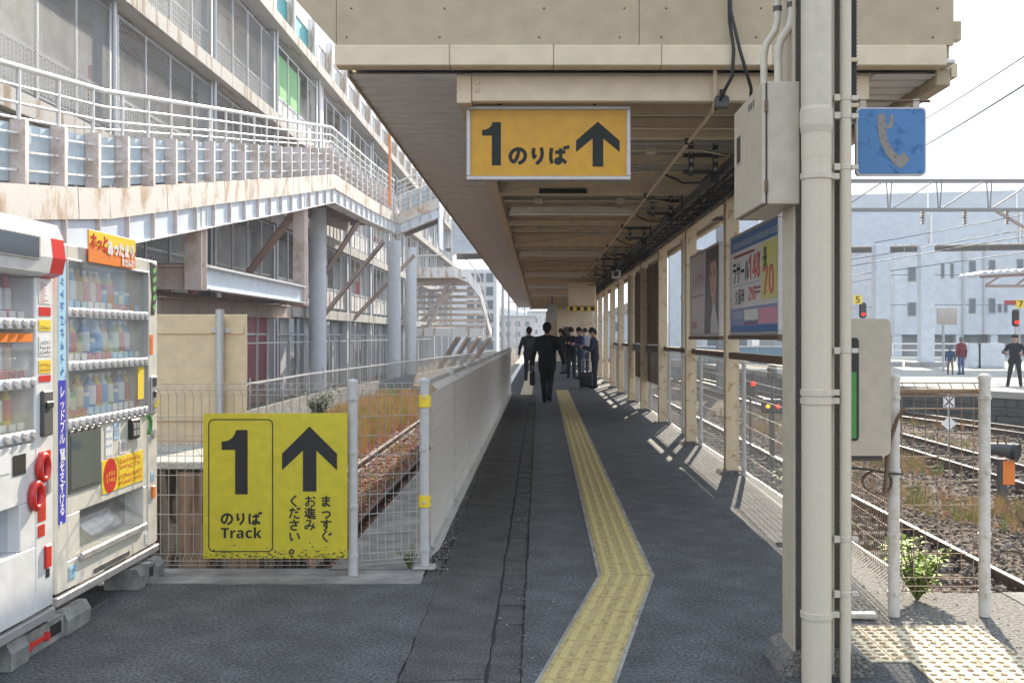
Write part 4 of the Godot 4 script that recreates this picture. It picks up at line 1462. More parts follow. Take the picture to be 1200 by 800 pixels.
# ------------------------------------------------------------------ canopy over the platform
func build_canopy():
	var c = thing("platform_canopy", "long cream steel canopy with corrugated eaves covering the platform", "canopy")
	# end panels above the picture frame
	var p1 = mb()
	prism(p1, [Vector2(-1.262, 3.262), Vector2(0.62, 3.262), Vector2(0.62, 4.7), Vector2(-1.262, 4.7)], -6.94, -6.90)
	put("end_panel", p1.commit(), M.cream_panel, c)
	p1 = mb()
	prism(p1, [Vector2(0.624, 3.262), Vector2(2.58, 3.262), Vector2(2.58, 4.7), Vector2(0.624, 4.7)], -6.94, -6.90)
	put("end_panel", p1.commit(), M.cream_panel, c)
	p1 = mb()
	prism(p1, [Vector2(-1.266, 3.262), Vector2(-1.266, 4.7), Vector2(-2.55, 4.7)], -6.94, -6.903)
	put("end_panel", p1.commit(), M.cream_panel, c)
	for x in [-1.2, -0.62, 0.0, 0.5, 0.76, 1.35, 1.9, 2.45]:
		for y in [3.31, 3.49]:
			var sc = mb()
			lathe(sc, [[0.007, 0], [0.005, 0.004], [0.001, 0.005]], 8, Transform3D(Basis(Vector3.RIGHT, PI / 2), Vector3(x + (0.03 if y > 3.4 else 0.0), y, -6.90)))
			put("screw", sc.commit(), M.rusty, c)
	var xs = [-1.27, -0.555, 0.09, 0.76, 1.45, 2.53]
	for i in xs.size() - 1:
		put("front_flashing", bx(Vector3(xs[i], 3.128, -7.0), Vector3(xs[i + 1] - 0.002, 3.256, -6.87 + 0.001 * (i % 2)), 0.006), M.cream, c)
	# rain hood on the right end
	put("gutter_end", bx(Vector3(2.585, 3.30, -7.0), Vector3(2.64, 3.42, -6.93), 0.003), M.cream_panel, c)
	# the first beam with its end plate
	var bm = mb()
	box(bm, Vector3(-0.43, 2.945, -7.13), Vector3(2.1, 3.125, -7.05), 0.004)
	put("cross_beam", bm.commit(), M.cream, c)
	var ep = mb()
	box(ep, Vector3(-0.525, 2.93, -7.16), Vector3(-0.432, 3.12, -7.04), 0.004)
	put("end_plate", ep.commit(), M.cream_rust, c)
	for q in [[-0.395, 3.065], [-0.395, 3.015]]:
		var bo = mb()
		lathe(bo, [[0.017, 0], [0.016, 0.01], [0.001, 0.014]], 6, Transform3D(Basis(Vector3.RIGHT, PI / 2), Vector3(q[0], q[1], -7.049)))
		put("bolt", bo.commit(), M.cream_rust, c)
	# longitudinal beams
	var lg = mb()
	ibeam(lg, Vector3(-0.47, 3.03, -7.17), Vector3(-0.47, 3.03, -63), 0.1, 0.16, 0.012, 0.01)
	put("longitudinal_beam", lg.commit(), M.cream, c)
	lg = mb()
	ibeam(lg, Vector3(2.06, 3.0, -7.17), Vector3(2.12, 3.0, -63), 0.14, 0.22, 0.012, 0.01)
	put("longitudinal_beam", lg.commit(), M.cream, c)
	# frames at the columns
	var frames = [8.4, 11.75, 14.95, 18.4, 21.7, 24.6, 28.0, 31.3, 34.6, 37.9, 41.2, 44.5, 47.8, 51.1, 54.4, 57.7, 61.0]
	for i in frames.size():
		var d = frames[i]
		var fb = mb()
		box(fb, Vector3(-0.415, 2.945, -d - 0.05), Vector3(2.0, 3.10, -d + 0.05), 0.004)
		put("cross_beam", fb.commit(), M.cream, c)
		if d > 9:
			var X = 2.03 + 0.006 * i
			var cm = M.cream_rust
			var w = 0.07
			var st = mb()
			box(st, Vector3(X - w, 0.03, -d - 0.075), Vector3(X + w, 3.09, -d - 0.065), 0.001)
			box(st, Vector3(X - w, 0.03, -d + 0.065), Vector3(X + w, 3.09, -d + 0.075), 0.001)
			box(st, Vector3(X - 0.005, 0.03, -d - 0.0645), Vector3(X + 0.005, 3.09, -d + 0.0645))
			var col = put("column", st.commit(), cm, c)
			var bs = mb()
			prism(bs, [Vector2(X - 0.15, 0), Vector2(X - 0.12, 0.04), Vector2(X + 0.12, 0.045), Vector2(X + 0.14, 0)], -d - 0.14, -d + 0.14)
			put("footing", bs.commit(), M.gritty, col)
	# purlins and light battens between the frames
	var d = 7.9
	var j = 0
	while d < 62:
		var pu = mb()
		box(pu, Vector3(-0.41, 3.02, -d - 0.025), Vector3(1.98, 3.10, -d + 0.025))
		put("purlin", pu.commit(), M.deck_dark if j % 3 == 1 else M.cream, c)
		if j % 2 == 0:
			put("batten_pipe", tb([Vector3(-0.41, 2.99, -d - 0.3), Vector3(1.7, 2.99, -d - 0.3)], 0.012, 8), M.cream, c)
		d += 1.1
		j += 1
	# corrugated deck: real ribs across the canopy
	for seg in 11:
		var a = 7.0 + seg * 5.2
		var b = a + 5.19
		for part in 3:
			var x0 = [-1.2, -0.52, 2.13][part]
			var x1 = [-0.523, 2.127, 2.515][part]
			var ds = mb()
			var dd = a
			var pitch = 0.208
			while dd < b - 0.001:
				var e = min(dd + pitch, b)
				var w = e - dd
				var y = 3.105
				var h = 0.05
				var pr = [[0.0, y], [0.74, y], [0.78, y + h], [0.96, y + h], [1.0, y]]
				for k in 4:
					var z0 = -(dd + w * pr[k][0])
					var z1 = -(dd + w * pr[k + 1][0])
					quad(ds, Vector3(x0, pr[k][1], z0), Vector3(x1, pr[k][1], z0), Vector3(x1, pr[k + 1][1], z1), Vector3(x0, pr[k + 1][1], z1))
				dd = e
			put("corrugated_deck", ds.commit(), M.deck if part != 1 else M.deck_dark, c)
	put("roof_cover", bx(Vector3(-1.19, 3.165, -64.0), Vector3(2.61, 3.185, -6.95)), M.deck, c)
	put("roof_apron", bx(Vector3(-1.26, 3.19, -7.0), Vector3(2.57, 4.66, -6.95)), M.cream_panel, c)
	# eave trims
	put("eave_trim", bx(Vector3(-1.215, 3.09, -64), Vector3(-1.202, 3.2, -7.01)), M.cream_panel, c)
	put("gutter", bx(Vector3(2.52, 3.04, -64), Vector3(2.62, 3.15, -7.05), 0.01), M.cream_panel, c)
	put("gutter_lip", bx(Vector3(2.622, 3.1, -64), Vector3(2.66, 3.185, -7.05)), M.cream, c)
	for k in 17:
		put("gutter_bracket", bx(Vector3(2.15, 3.0, -8.3 - k * 3.3), Vector3(2.51, 3.05, -8.25 - k * 3.3)), M.conduit_dark, c)
	# crossing tie rods, cross conduits and small boxes under the deck
	for k in 9:
		var d0 = 8.5 + k * 3.3
		for s in [-1, 1]:
			put("tie_rod", tb([Vector3(0.8 - s * 1.1, 2.985 + 0.006 * s, -d0), Vector3(0.8 + s * 1.1, 2.985 + 0.006 * s, -d0 - 3.1)], 0.007, 6), M.galv, c)
		put("cross_conduit", tb([Vector3(-0.38, 2.935, -d0 - 0.35), Vector3(1.3, 2.935, -d0 - 0.35), Vector3(1.5, 2.90, -d0 - 0.4)], 0.011, 8), M.pipe_white, c)
		for x in [-0.05, 0.85]:
			put("conduit_box", bx(Vector3(x, 2.905, -d0 - 0.39), Vector3(x + 0.09, 2.965, -d0 - 0.31), 0.01), M.pipe_white, c)
		put("cable_drop", tb([Vector3(1.5, 2.88, -d0 - 1.2), Vector3(1.42, 2.80, -d0 - 1.25), Vector3(1.30, 2.83, -d0 - 1.5), Vector3(1.15, 2.92, -d0 - 1.6)], 0.009, 6), M.cable, c)
	# dark vent grille behind the sign
	put("grille", bx(Vector3(0.0, 2.955, -11.69), Vector3(0.5, 3.005, -11.68)), M.black, c)

	# fluorescent fittings
	var lx = [[13.2, "hanging nearest behind the amber sign"], [16.6, "second behind the amber sign"], [20.0, "third behind the amber sign"], [23.3, "fourth behind the amber sign"], [26.6, "fifth behind the amber sign"], [33.2, "sixth behind the amber sign"], [39.8, "farthest under the canopy"]]
	for q in lx:
		if q[0] == 16.6 or q[0] == 23.3:
			continue
		var f = thing("tube_light", "unlit white fluorescent tube light across the canopy, %s" % q[1], "light fitting", Vector3(0.40, 2.93, -q[0]), 0.0, "fluorescent lights under the canopy")
		put("housing", bx(Vector3(-0.74, 0.0, -0.045), Vector3(0.74, 0.06, 0.045), 0.006), M.white_plastic, f)
		put("tube", tb([Vector3(-0.7, -0.022, 0), Vector3(0.7, -0.022, 0)], 0.016, 10), M.tube_white, f)
		for s in [-1, 1]:
			put("lamp_holder", bx(Vector3(s * 0.73 - 0.02, -0.045, -0.025), Vector3(s * 0.73 + 0.02, 0.0, 0.025), 0.004), M.white_plastic, f)
	# conduits and cable trays along the right half
	var lc = thing("long_conduit", "thin cream conduit running along under the canopy from the front beam", "pipe")
	put("conduit", tb([Vector3(1.11, 4.4, -7.0), Vector3(1.11, 2.98, -7.0), Vector3(1.12, 2.935, -7.06), Vector3(1.13, 2.92, -7.2), Vector3(1.14, 2.92, -40)], 0.014, 10), M.cream, lc)
	for k in 10:
		put("clip", bx(Vector3(1.10, 2.90, -8.4 - k * 3.25), Vector3(1.16, 2.95, -8.37 - k * 3.25)), M.conduit_dark, lc)
	var ct = thing("cable_tray", "dark steel cable tray with black cables along the column tops", "cable tray")
	put("side_rail", bx(Vector3(1.52, 2.80, -60), Vector3(1.545, 2.88, -7.4)), M.conduit_dark, ct)
	put("side_rail", bx(Vector3(1.80, 2.80, -60), Vector3(1.825, 2.88, -7.4)), M.conduit_dark, ct)
	for k in 70:
		put("rung", bx(Vector3(1.5455, 2.805, -7.6 - k * 0.55), Vector3(1.7995, 2.83, -7.57 - k * 0.55)), M.conduit_dark, ct)
	for k in 14:
		put("hanger", bx(Vector3(1.505, 2.78, -8.5 - k * 3.3), Vector3(1.52, 3.1, -8.46 - k * 3.3)), M.conduit_dark, ct)
		put("hanger", bx(Vector3(1.825, 2.78, -8.5 - k * 3.3), Vector3(1.84, 3.1, -8.46 - k * 3.3)), M.conduit_dark, ct)
	for q in [[1.58, 2.85], [1.63, 2.845], [1.69, 2.853], [1.74, 2.846]]:
		var pts = []
		for k in 40:
			pts.append(Vector3(q[0] + 0.012 * sin(k * 1.7 + q[0] * 40), q[1] + 0.012 * sin(k * 2.3), -7.3 - k * 1.3))
		put("cable", tb(pts, 0.014, 6), M.cable, ct)
	# angle-steel hangers with junction boxes below the tray
	for k in 6:
		var dd = 9.2 + k * 3.1
		var h = thing("cable_hanger", "dark slotted steel cable hanger under the canopy, number %s from the sign" % ["one", "two", "three", "four", "five", "six"][k], "bracket", Vector3(1.36, 2.78, -dd), 0.0, "cable hangers under the canopy")
		for s in [-1, 1]:
			put("strut", bx(Vector3(s * 0.1 - 0.02, 0, -0.02), Vector3(s * 0.1 + 0.02, 0.32, 0.02)), M.conduit_dark, h)
			for b in 4:
				put("slot_plate", bx(Vector3(s * 0.1 - 0.012, 0.04 + b * 0.07, 0.0205), Vector3(s * 0.1 + 0.012, 0.07 + b * 0.07, 0.024)), M.galv, h)
		put("cross_bar", bx(Vector3(-0.16, 0.02, -0.045), Vector3(0.2, 0.055, -0.021)), M.conduit_dark, h)
		put("cross_bar", bx(Vector3(-0.16, 0.16, -0.045), Vector3(0.2, 0.19, -0.021)), M.conduit_dark, h)
		put("junction_box", bx(Vector3(0.05, -0.06, -0.02), Vector3(0.13, 0.015, 0.05), 0.01), M.black, h)
	# loose black cables by the cabinet
	var k1 = thing("black_cable", "slack black cable dropping from the roof to the conduit elbow", "cable")
	put("cable", tb([Vector3(1.17, 3.9, -6.85), Vector3(1.175, 3.4, -6.85), Vector3(1.20, 3.22, -6.84), Vector3(1.195, 3.06, -6.86), Vector3(1.15, 2.97, -6.92), Vector3(1.13, 2.90, -7.1)], 0.011, 8), M.cable, k1)
	var k2 = thing("black_cable", "black cable slanting from the roof panel behind the switch cabinet", "cable")
	put("cable", tb([Vector3(1.165, 3.9, -6.83), Vector3(1.18, 3.45, -6.83), Vector3(1.24, 3.2, -6.83), Vector3(1.31, 2.98, -6.85), Vector3(1.42, 2.86, -7.5)], 0.011, 8), M.cable, k2)
	var jb = thing("junction_box", "small dark junction clamp where the cables meet the conduit", "junction box", Vector3(1.13, 2.94, -7.02))
	put("body", bx(Vector3(-0.02, -0.05, -0.03), Vector3(0.07, 0.03, 0.03), 0.012), M.conduit_dark, jb)
	put("gland", tb([Vector3(0.03, 0.03, 0), Vector3(0.03, 0.07, 0)], 0.018, 8), M.black, jb)
	# speaker and hanging equipment
	var sp = thing("loudspeaker", "small white square loudspeaker box hanging under the cable tray", "loudspeaker", at(722, 321, 22.5))
	put("case", bx(Vector3(-0.085, -0.09, -0.1), Vector3(0.085, 0.09, 0.06), 0.012), M.white_plastic, sp)
	put("grille", bx(Vector3(-0.05, -0.05, 0.061), Vector3(0.05, 0.05, 0.066)), M.conduit_dark, sp)
	put("bracket", bx(Vector3(-0.015, 0.0905, -0.02), Vector3(0.015, 0.42, 0.02)), M.conduit_dark, sp)
	var eq = thing("hanging_case", "beige hanging equipment case with a black and yellow striped edge", "equipment case", at(682, 346, 30.0))
	put("case", bx(Vector3(-0.37, -0.30, -0.3), Vector3(0.37, 0.37, 0.2), 0.02), M.cream, eq)
	put("warning_edge", bx(Vector3(-0.38, -0.42, -0.3), Vector3(0.38, -0.31, 0.21), 0.005), M.yellow, eq)
	for k in 4:
		put("black_stripe", bx(Vector3(-0.34 + k * 0.19, -0.415, 0.2105), Vector3(-0.24 + k * 0.19, -0.315, 0.2145)), M.black, eq)
	put("hanger", bx(Vector3(-0.03, 0.371, -0.03), Vector3(0.03, 0.75, 0.03)), M.conduit_dark, eq)
	var hp = thing("hanging_plate", "narrow grey plate hanging under the far canopy above the walking man", "sign", at(647, 367, 40.0))
	put("plate", bx(Vector3(-0.17, -0.33, -0.05), Vector3(0.17, 0.36, 0.05), 0.01), M.building_grey, hp)
	put("hanger", bx(Vector3(-0.02, 0.3605, -0.02), Vector3(0.02, 0.85, 0.02)), M.conduit_dark, hp)

# ------------------------------------------------------------------ posters and boards on the column line
func flat(st, x0, y0, x1, y1, z):
	quad(st, Vector3(x0, y0, z), Vector3(x1, y0, z), Vector3(x1, y1, z), Vector3(x0, y1, z), Vector3(0, 0, 1))

func flatm(x0, y0, x1, y1, z):
	var st = mb()
	flat(st, x0, y0, x1, y1, z)
	return st.commit()

func board_case(o, w, h):
	put("case", bx(Vector3(-w / 2, -h / 2, -0.12), Vector3(w / 2, h / 2, -0.003), 0.004), M.white_plastic, o)
	var f = mb()
	box(f, Vector3(-w / 2 - 0.03, -h / 2 - 0.03, -0.125), Vector3(w / 2 + 0.03, -h / 2 - 0.001, 0.012), 0.004)
	box(f, Vector3(-w / 2 - 0.03, h / 2 + 0.001, -0.125), Vector3(w / 2 + 0.03, h / 2 + 0.03, 0.012), 0.004)
	box(f, Vector3(-w / 2 - 0.03, -h / 2 - 0.0005, -0.124), Vector3(-w / 2 - 0.001, h / 2 + 0.0005, 0.011), 0.003)
	box(f, Vector3(w / 2 + 0.001, -h / 2 - 0.0005, -0.124), Vector3(w / 2 + 0.03, h / 2 + 0.0005, 0.011), 0.003)
	put("frame", f.commit(), M.alu, o)
	put("lower_bracket", bx(Vector3(-w / 2 - 0.1, -h / 2 - 0.075, -0.1), Vector3(w / 2 + 0.05, -h / 2 - 0.032, 0.02), 0.004), M.rusty, o)

func build_posters():
	var o = thing("school_poster", "white poster with red 148 and yellow panel in a frame between the columns", "poster", Vector3(1.985, 1.965, -10.32), -PI / 2)
	var w = 2.26
	var h = 0.94
	board_case(o, w, h)
	put("sheet", flatm(-w / 2, -h / 2, w / 2, h / 2, 0.0), mat(lin(0.70, 0.70, 0.70), 0.4), o)
	put("header_band", flatm(-w / 2, 0.33, w / 2, h / 2, 0.001), M.blue_ink, o)
	put("footer_band", flatm(-w / 2, -h / 2, w / 2, -0.235, 0.001), mat(lin(0.22, 0.28, 0.52), 0.4), o)
	put("footer_band", flatm(-w / 2, -h / 2, w / 2, -h / 2 + 0.06, 0.002), M.blue_ink, o)
	put("yellow_panel", flatm(0.42, -0.19, w / 2 - 0.02, 0.31, 0.001), mat(lin(0.72, 0.68, 0.20), 0.4), o)
	put("pink_panel", flatm(0.3, -0.40, w / 2 - 0.03, -0.26, 0.002), mat(lin(0.72, 0.30, 0.42), 0.4), o)
	put("pale_panel", flatm(-0.4, -0.36, 0.27, -0.26, 0.002), M.white, o)
	put("rule_line", flatm(-1.05, -0.015, 0.38, -0.01, 0.001), M.blue_ink, o)
	var xf = Transform3D(Basis(), Vector3(0, 0, 0.0025))
	put("lettering", write_line("ラサール", -1.05, 0.24, 0.235, 0.014, xf, 1.0, false, 0.95), M.ink, o)
	for i in 3:
		put("lettering", write_line("久留米"[i], -0.92 + i * 0.176, -0.04, 0.16, 0.007, xf, 1.0, false, 1.1), M.ink, o)
	put("lettering", write_line("長", 0.48, 0.28, 0.2, 0.012, xf), mat(lin(0.05, 0.16, 0.05), 0.5), o)
	put_text("148", 0.23, M.red, o, Vector3(0.09, 0.13, 0.002), Basis(), 1.05)
	put_text("216", 0.13, M.red, o, Vector3(-0.02, -0.115, 0.002), Basis(), 1.1)
	put_text("70", 0.25, M.red, o, Vector3(0.72, -0.03, 0.002), Basis(), 1.25)
	# rows of small print
	var sp = mb()
	for row in [[0.365, -1.0, 1.05, 0.05], [-0.33, -1.05, -0.45, 0.06]]:
		var x = row[1]
		while x < row[2]:
			var q = rng.randf_range(0.03, 0.06)
			for k in 3:
				flat(sp, x, row[0] + k * row[3] * 0.4, x + q * 0.8, row[0] + k * row[3] * 0.4 + 0.008, 0.0022)
			flat(sp, x + q * 0.3, row[0] - 0.005, x + q * 0.42, row[0] + row[3], 0.0026)
			x += q + 0.018
	put("small_print", sp.commit(), M.white, o)
	var s2 = mb()
	for row in [[0.268, -1.0, 0.1, 0.026], [-0.40, -0.4, 0.25, 0.02], [-0.12, 0.12, 0.38, 0.02], [-0.08, 0.12, 0.38, 0.02]]:
		var x = row[1]
		while x < row[2]:
			var q = rng.randf_range(0.015, 0.035)
			flat(s2, x, row[0], x + q, row[0] + row[3], 0.0022)
			x += q + 0.012
	put("small_print", s2.commit(), M.red_dull, o)

	# portrait poster
	var im = Image.create(192, 160, false, Image.FORMAT_RGB8)
	for y in 160:
		for x in 192:
			var u = x / 192.0
			var v = y / 160.0
			var c = Color(0.82, 0.77, 0.77)
			var hx = 0.66 + 0.05 * sin(v * 3.0)
			var hair = u > 0.56 - 0.06 * v and u < 0.98
			if hair:
				c = Color(0.18, 0.14, 0.15)
			var fx = (u - 0.80) / 0.11
			var fy = (v - 0.34) / 0.27
			if fx * fx + fy * fy < 1.0 and v > 0.16:
				c = Color(0.80, 0.62, 0.55)
				if abs(v - 0.31) < 0.012 and abs(abs(u - 0.79) - 0.05) < 0.022:
					c = Color(0.2, 0.13, 0.12)
				if abs(v - 0.48) < 0.012 and abs(u - 0.79) < 0.03:
					c = Color(0.68, 0.32, 0.32)
				if abs(v - 0.275) < 0.008 and abs(abs(u - 0.79) - 0.05) < 0.028:
					c = Color(0.3, 0.2, 0.18)
			if v > 0.55 and v < 0.72 and abs(u - 0.82) < 0.05:
				c = Color(0.76, 0.58, 0.51)
			if v > 0.66 and abs(u - 0.82) < (v - 0.60) * 0.42:
				c = Color(0.82, 0.82, 0.84)
			if v > 0.72 and u > 0.58 and u < 0.74 - (v - 0.72) * 0.1:
				c = Color(0.15, 0.13, 0.16)
			if u > 0.965:
				c = Color(0.80, 0.78, 0.78)
			im.set_pixel(x, y, c)
	var pm = StandardMaterial3D.new()
	pm.albedo_texture = tex(im)
	pm.albedo_color = Color(0.92, 0.92, 0.92)
	pm.roughness = 0.35
	var b = thing("portrait_poster", "pale poster with a long-haired woman's portrait in a frame between the columns", "poster", Vector3(1.985, 1.975, -13.35), -PI / 2)
	board_case(b, 2.3, 0.98)
	put("sheet", flatm(-1.15, -0.49, 1.15, 0.49, 0.0), pm, b)
	var br = mb()
	var marks = [[-0.95, 0.22, -0.8, 0.08], [-0.9, 0.28, -0.93, 0.0], [-0.6, 0.25, -0.72, 0.05], [-0.72, 0.18, -0.5, 0.12], [-0.4, 0.3, -0.42, 0.02], [-0.5, 0.2, -0.28, 0.22], [-0.2, 0.28, -0.26, 0.05], [-0.28, 0.15, -0.05, 0.18], [-0.1, 0.3, -0.02, 0.08]]
	for k in marks.size():
		var m = marks[k]
		ribbon(br, smooth_line([Vector2(m[0], m[1]), Vector2((m[0] + m[2]) / 2 + 0.02, (m[1] + m[3]) / 2 + 0.02), Vector2(m[2], m[3])]), 0.011, Transform3D(Basis(), Vector3(0, 0, 0.002)), k * 0.0003)
	put("brush_lettering", br.commit(), mat(lin(0.40, 0.12, 0.14), 0.5), b)
	put("rule_line", flatm(-1.1, -0.03, -0.02, -0.018, 0.0015), M.red_dull, b)
	var sm = mb()
	for k in 3:
		flat(sm, -1.05, -0.36 - k * 0.03, -0.6, -0.345 - k * 0.03, 0.0015)
	put("small_print", sm.commit(), M.red_dull, b)

	# brown hoarding boards farther along
	var hb = thing("brown_hoarding", "brown weathered hoarding boards filling the bays beyond the portrait poster", "hoarding")
	for i in 6:
		var d0 = 18.9 + i * 0.93
		if i == 3:
			continue
		put("board", bx(Vector3(2.10 + 0.004 * (i % 2), 1.30, -d0 - 0.9), Vector3(2.13, 2.78, -d0), 0.004), M.wood_board, hb)
		put("board", bx(Vector3(2.112 + 0.004 * (i % 2), 0.58, -d0 - 0.9), Vector3(2.13, 1.14, -d0), 0.004), M.wood_board, hb)
	for i in 3:
		put("frame_rail", bx(Vector3(2.075, 1.15, -18.9 - i * 1.9 - 1.85), Vector3(2.135, 1.29, -18.9 - i * 1.9), 0.004), M.conduit_dark, hb)
	# white rain pipes on the column line
	var k = 0
	for q in [[2.18, 16.6], [2.15, 26.3], [2.15, 29.6], [2.2, 33.0]]:
		var p = thing("rain_pipe", "white rain pipe beside the column line, %s" % ["nearest the portrait poster", "just past the brown hoarding", "behind the suitcase man", "behind the waiting group"][k], "pipe", Vector3(q[0], 0, -q[1]), 0.0, "rain pipes on the column line")
		put("pipe", tb([Vector3(0, -0.1, 0), Vector3(0, 3.05, 0)], 0.055, 12), M.pipe_white, p)
		for y in [0.8, 2.0]:
			put("collar", tb([Vector3(0, y, 0), Vector3(0, y + 0.06, 0)], 0.063, 12), M.cream_rust, p)
		k += 1
	# far end of the platform: stair house and dark stall
	var sh = thing("stair_house", "cream stair enclosure with slanting underside at the far end of the platform", "stair house", Vector3(0.4, 0, -64))
	put("wall", bx(Vector3(0.6, 0, -6), Vector3(1.9, 3.1, 0), 0.02), M.cream, sh)
	var sl = mb()
	prism(sl, [Vector2(0, 0.9), Vector2(0.58, 0.2), Vector2(0.58, 2.9), Vector2(0.0, 2.9)], -3.0, -0.1)
	put("stair_flank", sl.commit(), M.cream_panel, sh)
	put("doorway", bx(Vector3(1.0, 0.02, 0.004), Vector3(1.5, 2.0, 0.03)), M.dark_interior, sh)

# ------------------------------------------------------------------ vending machines
func bottle_mesh(kind):
	var st = mb()
	var body = [Color(0.55, 0.72, 0.85), Color(0.30, 0.45, 0.10), Color(0.60, 0.32, 0.06), Color(0.75, 0.75, 0.72), Color(0.10, 0.28, 0.62), Color(0.70, 0.16, 0.20), Color(0.75, 0.55, 0.10), Color(0.20, 0.42, 0.28)][kind]
	var label = [Color(0.12, 0.35, 0.70), Color(0.70, 0.74, 0.60), Color(0.72, 0.60, 0.40), Color(0.10, 0.35, 0.62), Color(0.74, 0.76, 0.80), Color(0.72, 0.70, 0.68), Color(0.62, 0.14, 0.10), Color(0.66, 0.70, 0.40)][kind]
	var cap = [Color(0.75, 0.75, 0.75), Color(0.72, 0.72, 0.72), Color(0.6, 0.45, 0.1), Color(0.15, 0.3, 0.6), Color(0.75, 0.75, 0.75), Color(0.7, 0.1, 0.1), Color(0.75, 0.73, 0.7), Color(0.1, 0.3, 0.12)][kind]
	if kind % 4 == 3:
		lathe(st, [[0.001, 0], [0.026, 0], [0.028, 0.01], [0.028, 0.03], [0.028, 0.10], [0.028, 0.118], [0.024, 0.127], [0.001, 0.127]], 12, Transform3D(), [cap, cap, body, label, body, cap, cap])
	else:
		lathe(st, [[0.001, 0], [0.028, 0], [0.031, 0.01], [0.030, 0.05], [0.031, 0.055], [0.031, 0.13], [0.028, 0.15], [0.013, 0.185], [0.013, 0.19], [0.015, 0.192], [0.015, 0.21], [0.001, 0.212]], 12, Transform3D(), [body, body, body, body, label, label, body, body, cap, cap, cap])
	return st.commit()

func machine_legs(o, u0, u1, y):
	put("base_rail", bx(Vector3(u0 - 0.02, y - 0.055, -0.02), Vector3(u1, y - 0.012, 0.012), 0.004), M.alu, o)
	put("base_rail", bx(Vector3(u0 - 0.02, y - 0.055, -0.62), Vector3(u1, y - 0.012, -0.585), 0.004), M.alu, o)
	for u in [u0 + 0.06, u1 - 0.08]:
		for z in [-0.03, -0.6]:
			put("foot", tb([Vector3(u, 0.115, z), Vector3(u, y - 0.05, z)], 0.022, 10), M.conduit_dark, o)

func concrete_block(label, pos, len_):
	# low concrete footing bar made of two stepped halves
	var o = thing("footing_block", label, "concrete block", pos, 0.0, "concrete footing blocks under the vending machines")
	var st = mb()
	prism(st, [Vector2(-0.13, 0), Vector2(0.07, 0), Vector2(0.075, 0.07), Vector2(0.05, 0.115), Vector2(-0.13, 0.115)], -len_ / 2, -len_ / 2 + len_ * 0.32)
	prism(st, [Vector2(-0.13, 0), Vector2(0.055, 0), Vector2(0.055, 0.11), Vector2(-0.13, 0.11)], -len_ / 2 + len_ * 0.325, len_ / 2 - len_ * 0.2)
	prism(st, [Vector2(-0.13, 0), Vector2(0.075, 0), Vector2(0.08, 0.075), Vector2(0.055, 0.118), Vector2(-0.13, 0.118)], len_ / 2 - len_ * 0.195, len_ / 2)
	put("block", st.commit(), M.concrete_block, o)
	put("bolt_recess", bx(Vector3(0.0555, 0.03, -len_ / 2 + len_ * 0.36), Vector3(0.0575, 0.085, -len_ / 2 + len_ * 0.5)), M.black, o)
	put("strap", bx(Vector3(-0.131, 0.111, -0.02), Vector3(0.0565, 0.114, 0.02)), M.galv, o)
	return o

# print too worn or small to read: short crossing dashes
func marks(x0, y0, x1, y1, s, xf):
	var st = mb()
	var y = y0
	while y + s <= y1 + 0.001:
		var x = x0
		while x + s <= x1 + 0.001:
			for k in 3:
				var yy = y + s * rng.randf_range(0.1, 0.85)
				ribbon(st, [Vector2(x + s * rng.randf_range(0.05, 0.3), yy), Vector2(x + s * rng.randf_range(0.6, 0.92), yy + s * rng.randf_range(-0.2, 0.2))], s * 0.06, xf, k * 0.0002)
			ribbon(st, [Vector2(x + s * rng.randf_range(0.3, 0.7), y + s * 0.9), Vector2(x + s * rng.randf_range(0.3, 0.7), y + s * 0.1)], s * 0.06, xf, 0.0007)
			x += s * 1.12
		y += s * 1.15
	return st.commit()

